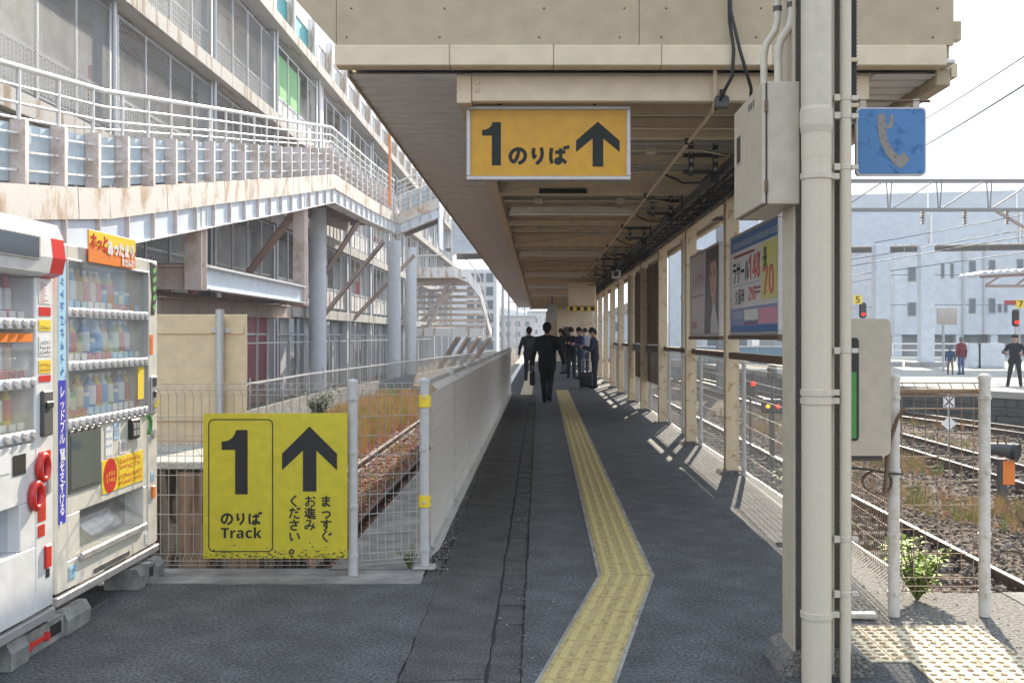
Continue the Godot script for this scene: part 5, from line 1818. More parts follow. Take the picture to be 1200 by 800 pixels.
func build_machines():
	var bottles = []
	for k in 8:
		bottles.append(bottle_mesh(k))
	# ---- the wide beige machine
	var X0 = -2.35
	var W = 1.42
	var H = 1.91
	var o = thing("vending_machine", "wide beige drinks vending machine with an orange sign on its top edge", "vending machine", Vector3(X0, 0, -5.40), PI / 2)
	var Y0 = 0.19
	# body as shell round the display recess
	var wu0 = 0.12
	var wu1 = 1.25
	var wy0 = 0.985
	var wy1 = 1.83
	put("cabinet", bx(Vector3(0, Y0, -0.72), Vector3(W, H - 0.01, -0.26), 0.01), M.machine, o)
	var dr = mb()
	box(dr, Vector3(0, Y0, -0.2595), Vector3(wu0, H, 0), 0.008)
	box(dr, Vector3(wu1, Y0, -0.2595), Vector3(W, H, 0), 0.008)
	box(dr, Vector3(wu0 + 0.001, wy1, -0.2595), Vector3(wu1 - 0.001, H, -0.001), 0.006)
	box(dr, Vector3(wu0 + 0.001, 0.56, -0.2595), Vector3(wu1 - 0.001, wy0, -0.001), 0.004)
	box(dr, Vector3(wu0 + 0.001, Y0, -0.2595), Vector3(wu1 - 0.001, 0.33, -0.001), 0.004)
	box(dr, Vector3(wu0 + 0.001, 0.331, -0.2595), Vector3(0.27, 0.559, -0.001), 0.003)
	box(dr, Vector3(1.18, 0.331, -0.2595), Vector3(wu1 - 0.001, 0.559, -0.001), 0.003)
	var door = put("door", dr.commit(), M.machine, o)
	put("backboard", bx(Vector3(wu0, wy0, -0.2585), Vector3(wu1, wy1, -0.25)), mat(lin(0.52, 0.62, 0.74), 0.5), o)
	var gl = put("display_window", bx(Vector3(wu0 + 0.002, wy0 + 0.002, -0.012), Vector3(wu1 - 0.002, wy1 - 0.002, -0.008)), M.glass, o)
	var tr = mb()
	box(tr, Vector3(wu0 - 0.012, wy1 - 0.004, -0.004), Vector3(wu1 + 0.012, wy1 + 0.008, 0.006), 0.002)
	box(tr, Vector3(wu0 - 0.012, wy0 - 0.008, -0.004), Vector3(wu1 + 0.012, wy0 + 0.004, 0.006), 0.002)
	box(tr, Vector3(wu0 - 0.012, wy0 + 0.0045, -0.004), Vector3(wu0 + 0.004, wy1 - 0.0045, 0.005), 0.002)
	box(tr, Vector3(wu1 - 0.004, wy0 + 0.0045, -0.004), Vector3(wu1 + 0.012, wy1 - 0.0045, 0.005), 0.002)
	put("window_trim", tr.commit(), M.alu, o)
	var btn = mb()
	lathe(btn, [[0.020, 0], [0.020, 0.008], [0.015, 0.012], [0.001, 0.012]], 12, Transform3D(Basis(Vector3.RIGHT, PI / 2), Vector3.ZERO))
	box(btn, Vector3(-0.014, -0.012, 0.012), Vector3(0.014, -0.003, 0.0145))
	var button = btn.commit()
	var rows = [1.565, 1.295, 1.005]
	for r in 3:
		put("shelf", bx(Vector3(wu0 + 0.004, rows[r] - 0.005, -0.248), Vector3(wu1 - 0.004, rows[r] + 0.015, -0.05)), M.blue_pale, o)
		put("button_bar", bx(Vector3(wu0 + 0.006, rows[r] - 0.018, -0.006), Vector3(wu1 - 0.006, rows[r] + 0.028, 0.006), 0.004), M.white, o)
		for k in 13:
			var u = wu0 + 0.055 + k * 0.0845
			put("button", button, M.alu, o, Vector3(u, rows[r] + 0.006, 0.006))
			var bk = [0, 4, 1, 2, 6, 5, 3, 7][(k / 2 + r * 3 + (k % 3) * (r + 1)) % 8]
			put("display_bottle", bottles[bk], M.bottle, o, Vector3(u, rows[r] + 0.0155, -0.12)).scale = Vector3(1.15, 1.08, 1.15)
			put("price_card", bx(Vector3(u - 0.03, rows[r] + 0.030, -0.045), Vector3(u + 0.03, rows[r] + 0.068, -0.042)), [M.blue_pale, M.white, M.red_dull][(k / 4 + r) % 3], o)
	# lower left screen
	put("screen_bezel", bx(Vector3(0.125, 0.66, 0.0), Vector3(0.53, 0.975, 0.006), 0.004), M.conduit_dark, o)
	put("screen", bx(Vector3(0.145, 0.68, 0.0062), Vector3(0.51, 0.955, 0.008)), M.window_glass, o)
	# delivery slot
	put("delivery_back", bx(Vector3(0.271, 0.3315, -0.12), Vector3(1.179, 0.5585, -0.11)), M.conduit_dark, o)
	var fl = mb()
	prism(fl, [Vector2(0.0, 0.35), Vector2(-0.09, 0.55), Vector2(-0.086, 0.553), Vector2(0.006, 0.353)], -1.17, -0.28, Transform3D(Basis(Vector3(0, 0, 1), Vector3(0, 1, 0), Vector3(-1, 0, 0)), Vector3.ZERO))
	put("delivery_flap", fl.commit(), M.glass, o)
	put("delivery_sill", bx(Vector3(0.26, 0.305, 0.0), Vector3(1.19, 0.345, 0.02), 0.006), M.alu, o)
	# coin unit
	put("coin_unit", bx(Vector3(0.93, 0.86, 0.0), Vector3(1.06, 0.975, 0.025), 0.006), M.black, o)
	for k in 4:
		put("key", bx(Vector3(0.95 + (k % 2) * 0.05, 0.88 + (k / 2) * 0.04, 0.0252), Vector3(0.985 + (k % 2) * 0.05, 0.91 + (k / 2) * 0.04, 0.029)), M.alu, o)
	put("card_reader", bx(Vector3(1.285, 0.98, 0.0), Vector3(1.375, 1.21, 0.014), 0.006), M.alu, o)
	put("reader_screen", bx(Vector3(1.30, 1.15, 0.0145), Vector3(1.36, 1.20, 0.017)), M.black, o)
	put("coin_slot", bx(Vector3(1.31, 1.08, 0.0145), Vector3(1.35, 1.12, 0.02), 0.003), M.black, o)
	put("coin_lever", tb([Vector3(1.33, 1.02, 0.014), Vector3(1.345, 1.045, 0.03), Vector3(1.35, 1.06, 0.03)], 0.01, 8), M.yellow, o)
	put("lock", tb([Vector3(1.34, 0.86, 0.0), Vector3(1.34, 0.86, 0.012)], 0.028, 14), M.alu, o)
	put("coin_return", bx(Vector3(1.31, 0.47, 0.001), Vector3(1.36, 0.545, 0.012), 0.004), M.orange, o)
	put("hand_grip", tb([Vector3(1.18, 0.87, 0.03), Vector3(1.20, 0.90, 0.035), Vector3(1.20, 0.95, 0.035), Vector3(1.18, 0.98, 0.03)], 0.012, 8), M.phone_green, o)
	# stickers
	put("sticker", bx(Vector3(0.55, 0.60, 0.001), Vector3(1.17, 0.78, 0.0025)), M.yellow, o)
	var ov = mb()
	lathe(ov, [[0.095, 0.0], [0.095, 0.0015], [0.001, 0.0015]], 22, Transform3D(Basis(Vector3.RIGHT, PI / 2), Vector3(0.665, 0.69, 0.0026)))
	put("sticker", ov.commit(), M.red, o)
	var zf = Transform3D(Basis(), Vector3(0, 0, 0.0045))
	put("sticker_print", marks(0.79, 0.70, 1.15, 0.765, 0.03, zf), M.red, o)
	put("sticker_print", marks(0.78, 0.615, 1.15, 0.685, 0.03, zf), M.red, o)
	put("sticker_print", marks(0.60, 0.65, 0.74, 0.73, 0.03, zf), M.yellow, o)
	for q in [[0.60, 0.80, 0.70, 0.96], [0.72, 0.88, 0.80, 0.97], [0.80, 0.79, 0.90, 0.87], [0.60, 0.79, 0.66, 0.795], [1.30, 0.57, 1.36, 0.63], [0.14, 0.23, 0.22, 0.30], [1.20, 0.21, 1.25, 0.28]]:
		put("notice", bx(Vector3(q[0], q[1], 0.001), Vector3(q[2], q[3], 0.002)), [M.white, M.blue_pale][int(q[0] * 10) % 2], o)
	put("notice", bx(Vector3(1.28, 1.34, 0.001), Vector3(1.34, 1.46, 0.002)), M.orange, o)
	put("notice", bx(Vector3(1.10, 1.08, -0.006), Vector3(1.20, 1.27, -0.004)), M.yellow, o)
	for q in [[0.60, 0.925, 0.69, 0.955], [0.60, 0.885, 0.69, 0.915], [0.60, 0.845, 0.69, 0.875], [0.72, 0.90, 0.80, 0.965], [0.81, 0.80, 0.89, 0.865], [1.30, 0.575, 1.355, 0.625], [1.285, 1.35, 1.335, 1.45]]:
		put("notice_print", marks(q[0], q[1], q[2], q[3], 0.016, Transform3D(Basis(), Vector3(0, 0, 0.0032))), M.blue_ink if q[0] < 0.7 else M.red_dull, o)
	for q in [[0.14, 0.232, 0.07], [1.2, 0.215, 0.04]]:
		put("notice_print", marks(q[0] + 0.005, q[1], q[0] + q[2], q[1] + 0.06, 0.016, Transform3D(Basis(), Vector3(0, 0, 0.0032))), M.ink, o)
	# dark tall sticker with green leaves at the top right
	var lf = mb()
	prism(lf, [Vector2(1.28, 1.90), Vector2(1.40, 1.88), Vector2(1.405, 1.70), Vector2(1.36, 1.58), Vector2(1.30, 1.58), Vector2(1.32, 1.70)], 0.001, 0.0025)
	put("sticker", lf.commit(), M.black, o)
	for k in 5:
		var lg = mb()
		prism(lg, [Vector2(1.33, 1.85 - k * 0.055), Vector2(1.385, 1.875 - k * 0.055), Vector2(1.39, 1.85 - k * 0.055), Vector2(1.35, 1.825 - k * 0.055)], 0.0026, 0.0035)
		put("leaf_print", lg.commit(), M.green_panel, o)
	# tall strip on the hinge side
	put("strip", bx(Vector3(0.012, 1.235, 0.001), Vector3(0.095, 1.87, 0.0025)), M.blue_pale, o)
	put("strip", bx(Vector3(0.012, 0.53, 0.001), Vector3(0.095, 1.234, 0.0025)), M.blue_strip, o)
	var sx = Transform3D(Basis(), Vector3(0, 0, 0.003))
	put("lettering", write_line("レッドブル", 0.022, 1.21, 0.062, 0.0045, sx, 0.93, true), M.white, o)
	put("lettering", write_line("翼をさずける。", 0.022, 0.90, 0.06, 0.0042, sx, 0.9, true), M.white, o)
	put("strip_print", marks(0.024, 1.25, 0.085, 1.85, 0.055, sx), M.blue_ink, o)
	# orange sign on the top edge
	var sg = put("top_sign", bx(Vector3(0.34, 1.835, 0.012), Vector3(1.0, 2.005, 0.018), 0.002), M.orange, o)
	put("sign_band", bx(Vector3(0.342, 1.93, 0.0182), Vector3(0.998, 2.003, 0.0195)), M.yellow, sg)
	var gx = Transform3D(Basis(), Vector3(0, 0, 0.021))
	put("lettering", write_line("ホッと", 0.35, 1.995, 0.09, 0.0075, gx, 0.88), M.red, sg)
	put("lettering", write_line("あったまり", 0.575, 1.975, 0.085, 0.0085, gx, 0.95), M.white, sg)
	put("lettering", write_line("ませんか", 0.78, 1.892, 0.05, 0.0045, gx, 0.95), M.white, sg)
	for u in [0.45, 0.85]:
		put("sign_bracket", bx(Vector3(u, 1.88, 0.0), Vector3(u + 0.03, 1.90, 0.0118)), M.alu, sg)
	put("kick_vent", bx(Vector3(0.45, 0.2, 0.0), Vector3(0.95, 0.225, 0.004)), M.conduit_dark, o)
	machine_legs(o, 0.0, W, Y0)

	# ---- the white machine with the red top corner
	var m = thing("vending_machine", "white drinks vending machine with a red top corner, cut by the picture edge", "vending machine", Vector3(-2.29, 0, -4.02), PI / 2)
	var W2 = 1.2
	var H2 = 1.97
	var a0 = 0.08
	var a1 = 1.02
	var b0 = 0.97
	var b1 = 1.72
	put("cabinet", bx(Vector3(0, Y0, -0.75), Vector3(W2, H2 - 0.02, -0.26), 0.01), M.machine_white, m)
	var d2 = mb()
	box(d2, Vector3(0, Y0, -0.2595), Vector3(a0, b1, 0), 0.006)
	box(d2, Vector3(a1, Y0, -0.2595), Vector3(W2, b1, 0), 0.006)
	box(d2, Vector3(a0 + 0.001, 0.705, -0.2595), Vector3(a1 - 0.001, b0, -0.001), 0.004)
	box(d2, Vector3(a0 + 0.001, Y0, -0.2595), Vector3(a1 - 0.001, 0.495, -0.001), 0.004)
	box(d2, Vector3(0.87, 0.496, -0.2595), Vector3(a1 - 0.001, 0.704, -0.001), 0.004)
	put("door", d2.commit(), M.machine_white, m)
	# bulging head panel with the red end
	var prof = [Vector2(0.0, b1 + 0.002), Vector2(0.045, b1 + 0.02), Vector2(0.06, b1 + 0.09), Vector2(0.05, b1 + 0.18), Vector2(0.02, H2), Vector2(-0.259, H2), Vector2(-0.259, b1 + 0.002)]
	var px = Transform3D(Basis(Vector3(0, 0, 1), Vector3(0, 1, 0), Vector3(-1, 0, 0)), Vector3.ZERO)
	var hd = mb()
	prism(hd, prof, -1.06, 0.0, px)
	put("head_panel", hd.commit(), M.machine_white, m)
	hd = mb()
	prism(hd, prof, -W2, -1.062, px)
	put("head_corner", hd.commit(), M.red, m)
	put("head_display", bx(Vector3(0.2, 1.79, 0.058), Vector3(0.93, 1.90, 0.064), 0.003), M.alu, m)
	put("head_screen", bx(Vector3(0.22, 1.80, 0.0642), Vector3(0.91, 1.89, 0.066)), M.window_glass, m)
	put("backboard", bx(Vector3(a0, b0, -0.2585), Vector3(a1, b1, -0.25)), mat(lin(0.40, 0.44, 0.52), 0.5), m)
	put("display_window", bx(Vector3(a0 + 0.002, b0 + 0.002, -0.012), Vector3(a1 - 0.002, b1 - 0.002, -0.008)), M.glass, m)
	for r in 3:
		var y = [1.50, 1.235, 1.0][r]
		put("shelf", bx(Vector3(a0 + 0.004, y - 0.005, -0.248), Vector3(a1 - 0.004, y + 0.015, -0.05)), M.white, m)
		put("button_bar", bx(Vector3(a0 + 0.006, y - 0.018, -0.006), Vector3(a1 - 0.006, y + 0.028, 0.006), 0.004), M.white, m)
		for k in 11:
			var u = a0 + 0.045 + k * 0.0845
			put("button", button, M.alu, m, Vector3(u, y + 0.006, 0.006))
			put("display_bottle", bottles[[[0, 3, 5, 4], [5, 7, 3, 2], [6, 1, 2, 6]][r][(k * 3 + r) % 4]], M.bottle, m, Vector3(u, y + 0.0155, -0.12))
			put("price_card", bx(Vector3(u - 0.03, y + 0.030, -0.045), Vector3(u + 0.03, y + 0.062, -0.042)), [M.white, M.red_dull][r % 2], m)
	put("banner", bx(Vector3(0.4, 1.425, -0.006), Vector3(1.0, 1.465, -0.004)), M.orange, m)
	# notices, bill unit and return lever beside the window
	for q in [[1.6, 0.10, 0], [1.545, 0.04, 1], [1.475, 0.05, 2], [1.36, 0.09, 0], [1.28, 0.06, 2], [1.24, 0.03, 1], [0.82, 0.045, 0], [0.87, 0.05, 1]]:
		put("notice", bx(Vector3(1.05, q[0], 0.001), Vector3(1.17, q[0] + q[1], 0.0025)), [M.white, M.red, M.yellow][q[2]], m)
	var nt = mb()
	for k in 12:
		flat(nt, 1.06, 1.605 + k * 0.008, 1.06 + rng.randf_range(0.03, 0.09), 1.608 + k * 0.008, 0.003)
	put("small_print", nt.commit(), M.red_dull, m)
	for q in [[1.055, 1.365, 1.165, 1.445], [1.055, 1.48, 1.165, 1.52], [1.055, 1.285, 1.165, 1.335], [1.045, 0.61, 1.115, 0.755], [1.045, 0.535, 1.105, 0.58], [1.055, 0.825, 1.165, 0.86]]:
		put("notice_print", marks(q[0], q[1], q[2], q[3], 0.02, Transform3D(Basis(), Vector3(0, 0, 0.0034))), M.ink if q[1] > 1.3 else M.red_dull, m)
	put("bill_unit", bx(Vector3(1.06, 0.99, 0.0), Vector3(1.16, 1.20, 0.02), 0.006), M.conduit_dark, m)
	put("bill_slot", bx(Vector3(1.075, 1.12, 0.0202), Vector3(1.145, 1.15, 0.03), 0.004), M.black, m)
	for q in [[1.06, 0.85], [0.99, 0.73]]:
		var rg = mb()
		for k in 18:
			pass
		var ring = []
		for k in 19:
			var a = TAU * k / 18.0
			ring.append(Vector3(q[0] + cos(a) * 0.045, q[1] + sin(a) * 0.055, 0.018))
		tube(rg, ring, 0.017, 8, false)
		put("lever_ring", rg.commit(), M.red, m)
		put("coin_mouth", bx(Vector3(q[0] - 0.025, q[1] - 0.03, 0.001), Vector3(q[0] + 0.025, q[1] + 0.03, 0.01), 0.004), M.alu, m)
	put("lock", bx(Vector3(1.13, 0.72, 0.0), Vector3(1.165, 0.84, 0.01), 0.012), M.alu, m)
	put("coin_return", bx(Vector3(1.10, 0.375, 0.001), Vector3(1.16, 0.485, 0.014), 0.01), M.red, m)
	for q in [[0.62, 0.86, 0.78, 0.94], [0.80, 0.84, 0.92, 0.93], [1.04, 0.60, 1.12, 0.76], [1.04, 0.53, 1.11, 0.585], [1.12, 0.33, 1.16, 0.37]]:
		put("notice", bx(Vector3(q[0], q[1], 0.001), Vector3(q[2], q[3], 0.002)), [M.white, M.red, M.black][int(q[0] * 10) % 3], m)
	put("delivery_back", bx(Vector3(0.0815, 0.496, -0.2), Vector3(0.869, 0.704, -0.19)), M.conduit_dark, m)
	put("delivery_flap", bx(Vector3(0.0815, 0.50, -0.06), Vector3(0.868, 0.70, -0.055)), M.glass, m)
	put("display_bottle", bottles[0], M.bottle, m, Vector3(0.78, 0.497, -0.13))
	machine_legs(m, 0.0, W2, Y0)
	var fb = concrete_block("concrete footing block with a red strap under the white machine", Vector3(-2.36, 0, -5.22), 0.86)
	put("red_clamp", bx(Vector3(0.0585, 0.04, 0.06), Vector3(0.067, 0.066, 0.22), 0.006), M.red, fb)
	for q in [[0.05, 0.053], [0.23, 0.053]]:
		put("red_clamp", tb([Vector3(0.056, q[1], q[0]), Vector3(0.072, q[1], q[0])], 0.022, 12), M.red, fb)
	concrete_block("concrete footing block under the far end of the beige machine by the fence", Vector3(-2.36, 0, -6.55), 0.42)

# ------------------------------------------------------------------ left: ramp, building, footbridge
# one run of ramp edge: P = outer top-of-fascia points, inn = horizontal unit vector towards the walkway
func walk_run(o, P, inn, step, width, posts = true):
	for i in P.size() - 1:
		var a = P[i]
		var b = P[i + 1]
		var U = Vector3.UP
		var s = mb()
		var nf = max(1, int(round((b - a).length() / 1.3)))
		for f in nf:
			var fs = mb()
			bar(fs, a.lerp(b, f / float(nf)) + inn * (0.05 + 0.004 * (f % 2)) - U * 0.25, a.lerp(b, (f + 1) / float(nf)) - (b - a).normalized() * 0.012 + inn * (0.05 + 0.004 * (f % 2)) - U * 0.25, 0.1, 0.5)
			put("fascia_panel", fs.commit(), M.steel_rusty, o)
		s = mb()
		bar(s, a + inn * 0.075 - U * 0.74, b + inn * 0.075 - U * 0.74, 0.02, 0.46)
		put("girder_web", s.commit(), M.steel_blue, o)
		s = mb()
		bar(s, a + inn * 0.25 - U * 0.985, b + inn * 0.25 - U * 0.985, 0.5, 0.03)
		put("girder_flange", s.commit(), M.steel_white, o)
		s = mb()
		bar(s, a + inn * (0.11 + width / 2) - U * 0.2, b + inn * (0.11 + width / 2) - U * 0.2, width, 0.16)
		put("deck", s.commit(), M.steel_brown, o)
		s = mb()
		bar(s, a + inn * (0.1 + width) - U * 0.6, b + inn * (0.1 + width) - U * 0.6, 0.1, 0.7)
		put("girder_web", s.commit(), M.steel_brown, o)
		s = mb()
		bar(s, a + inn * 0.235 + U * 0.46, b + inn * 0.235 + U * 0.46, 0.012, 0.82)
		put("screen_panel", s.commit(), M.panel_blue, o)
		for y in [0.2, 0.46, 0.72]:
			s = mb()
			bar(s, a + inn * 0.1 + U * y, b + inn * 0.1 + U * y, 0.03, 0.03)
			put("guard_bar", s.commit(), M.steel_white, o)
		for y in [[1.65, 0.045], [1.38, 0.022], [1.14, 0.022]]:
			put("handrail", tb([a + inn * 0.12 + U * y[0], b + inn * 0.12 + U * y[0]], y[1], 8), M.white_plastic, o)
		for y in [1.05, 0.75]:
			put("handrail", tb([a + inn * 0.8 + U * y, b + inn * 0.8 + U * y], 0.025, 6), M.white_plastic, o)
		s = mb()
		bar(s, a + inn * (width - 0.1) + U * 0.95, b + inn * (width - 0.1) + U * 0.95, 0.04, 0.06)
		put("handrail", s.commit(), M.white_plastic, o)
	# posts and stiffeners at even spacing
	var left = 0.2
	var k = 0
	for i in P.size() - 1:
		var v = P[i + 1] - P[i]
		var L = v.length()
		var fw = Vector3(v.x, 0, v.z).normalized()
		while left < L:
			var p = P[i] + v * (left / L)
			var q = Transform3D(Basis(inn, Vector3.UP, inn.cross(Vector3.UP)), p)
			var s = mb()
			box(s, Vector3(0.0, 0.002, -0.055), Vector3(0.222, 0.9, 0.055), 0.0, q)
			put("fin_post", s.commit(), M.fin, o)
			if posts:
				put("rail_post", tb([p + inn * 0.12 + Vector3.UP * 0.9, p + inn * 0.12 + Vector3.UP * 1.62], 0.032, 6), M.white_plastic, o)
			s = mb()
			box(s, Vector3(-0.01, -0.97, -0.015), Vector3(0.064, -0.505, 0.015), 0.0, q)
			put("stiffener", s.commit(), M.steel_pink, o)
			if k % 2 == 0:
				s = mb()
				box(s, Vector3(0.37, -0.62, -0.06), Vector3(width, -0.29, 0.06), 0.0, q)
				put("floor_beam", s.commit(), M.steel_brown, o)
			left += step
			k += 1
		left -= L

func brace(o, a, b, w = 0.28):
	var s = mb()
	bar(s, a, b, w, 0.03, Vector3.UP)
	bar(s, a + Vector3(0, 0.1, 0), b + Vector3(0, 0.1, 0), 0.03, 0.17, Vector3.UP)
	put("brace", s.commit(), M.steel_brown, o)

func build_ramp():
	var o = thing("pedestrian_ramp", "rust-streaked white steel pedestrian ramp with finned parapet and tubular handrail", "ramp")
	var pts = []
	for q in [[11.5, 3.15], [14.8, 3.5], [18.6, 3.92], [22.9, 4.6], [25.4, 5.0], [32.5, 6.1], [39.0, 7.15], [47.5, 7.35], [56.0, 7.65]]:
		pts.append(Vector3(-7.2, q[1], -q[0]))
	walk_run(o, pts, Vector3(-1, 0, 0), 1.3, 2.3)
	walk_run(o, [Vector3(-7.2, 7.6, -56.0), Vector3(-5.1, 8.45, -56.0)], Vector3(0, 0, -1), 0.55, 2.3, false)
	# hangers, lower landing beams, braces
	for q in [[24.0, 4.2, 2.45], [34.5, 5.8, 2.4]]:
		var s = mb()
		box(s, Vector3(-7.62, q[2], -q[0] - 0.2), Vector3(-7.25, q[1], -q[0] - 0.17))
		box(s, Vector3(-7.62, q[2], -q[0] + 0.17), Vector3(-7.25, q[1], -q[0] + 0.2))
		box(s, Vector3(-7.45, q[2], -q[0] - 0.169), Vector3(-7.43, q[1], -q[0] + 0.169))
		put("hanger_column", s.commit(), M.steel_pink, o)
		s = mb()
		ibeam(s, Vector3(-9.9, 2.73, -q[0]), Vector3(-7.65, 2.73, -q[0]), 0.3, 0.52, 0.03, 0.02)
		put("landing_beam", s.commit(), M.steel_pink, o)
	var s = mb()
	ibeam(s, Vector3(-7.35, 2.73, -24.25), Vector3(-7.35, 2.73, -34.25), 0.3, 0.52, 0.03, 0.02)
	put("landing_beam", s.commit(), M.steel_blue, o)
	s = mb()
	ibeam(s, Vector3(-8.2, 2.1, -23.0), Vector3(-8.2, 2.25, -36.0), 0.3, 0.4, 0.03, 0.02)
	put("landing_beam", s.commit(), M.steel_brown, o)
	put("landing_floor", bx(Vector3(-9.8, 2.99, -34.3), Vector3(-7.3, 3.03, -23.9)), M.steel_brown, o)
	put("bracket", bx(Vector3(-8.6, 1.72, -30.0), Vector3(-7.9, 2.05, -29.6)), M.steel_brown, o)
	brace(o, Vector3(-9.9, 3.5, -37.5), Vector3(-7.6, 5.25, -34.3))
	brace(o, Vector3(-9.9, 3.1, -47.8), Vector3(-7.6, 6.2, -46.5))
	brace(o, Vector3(-9.9, 2.3, -50.6), Vector3(-7.6, 6.0, -54.0))
	brace(o, Vector3(-9.9, 2.3, -59.0), Vector3(-7.0, 5.9, -62.0))
	for q in [[-9.3, 46.5, 0.36, 7.0], [-7.85, 60.0, 0.34, 6.6], [-7.45, 64.5, 0.3, 6.6]]:
		var c = mb()
		lathe(c, [[q[2], -1.1], [q[2], q[3]]], 18, Transform3D(Basis(), Vector3(q[0], 0, -q[1])))
		put("round_column", c.commit(), M.steel_blue, o)
	# end screen of the landing
	put("end_screen", bx(Vector3(-5.12, 5.9, -58.2), Vector3(-5.05, 8.9, -56.05)), M.steel_blue, o)
	var op = thing("orange_pole", "slim orange pole standing on the ramp beside the handrail", "pole", Vector3(-6.95, 7.5, -51.5))
	put("pole", tb([Vector3(0, 0, 0), Vector3(0, 3.4, 0)], 0.06, 8), M.orange, op)
	put("cap", tb([Vector3(0, 3.4, 0), Vector3(0, 3.46, 0)], 0.045, 8), M.orange, op)

	# second stair farther on, seen from below
	var t = thing("far_stair", "curved covered stair with ribbed underside beyond the ramp", "stair")
	var path = [Vector3(-9.0, 5.9, -78), Vector3(-6.0, 6.0, -78), Vector3(-5.0, 5.6, -78.5), Vector3(-4.3, 4.6, -80), Vector3(-4.0, 3.0, -83), Vector3(-3.9, 2.0, -86), Vector3(-3.9, 1.7, -90)]
	for i in path.size() - 1:
		s = mb()
		bar(s, path[i], path[i + 1], 0.12, 0.7)
		put("stringer", s.commit(), M.steel_white, t)
		put("handrail", tb([path[i] + Vector3(0, 1.2, 0), path[i + 1] + Vector3(0, 1.2, 0)], 0.05, 6), M.white_plastic, t)
	for i in 9:
		var yy = 5.2 - i * 0.42
		put("rib", bx(Vector3(-9.2, yy - 0.1, -80.0 - i * 0.9), Vector3(-4.4 + 0.05 * i, yy + 0.1, -79.7 - i * 0.9)), M.steel_pink, t)
	put("soffit", bx(Vector3(-9.3, 5.55, -88), Vector3(-5.2, 5.62, -78.2)), M.steel_brown, t)
	put("landing_beam", bx(Vector3(-9.0, 1.45, -80), Vector3(-4.0, 2.05, -79.6)), M.steel_white, t)
	for i in 4:
		s = mb()
		bar(s, Vector3(-7.6 + i * 0.75, -1.0, -84), Vector3(-5.8 + i * 0.75, 1.45, -80.2), 0.3, 0.25)
		put("brace", s.commit(), M.steel_pink, t)
	for q in [[-8.2, 1.8, -6.4, 5.4], [-8.4, 2.6, -6.0, 5.0]]:
		s = mb()
		bar(s, Vector3(q[0], q[1], -79.9), Vector3(q[2], q[3], -79.2), 0.25, 0.25)
		put("brace", s.commit(), M.steel_pink, t)

func chain_link(d0, d1, y0, y1, x, pitch):
	var s = mb()
	var r = 0.006
	var c = d0 - (y1 - y0)
	while c < d1:
		# rising lines
		var a = max(c, d0)
		var b = min(c + (y1 - y0), d1)
		if b > a:
			tube(s, [Vector3(x, y0 + a - c, -a), Vector3(x, y0 + b - c, -b)], r, 3, false)
			tube(s, [Vector3(x + 0.012, y1 - (a - c), -a), Vector3(x + 0.012, y1 - (b - c), -b)], r, 3, false)
		c += pitch
	return s.commit()

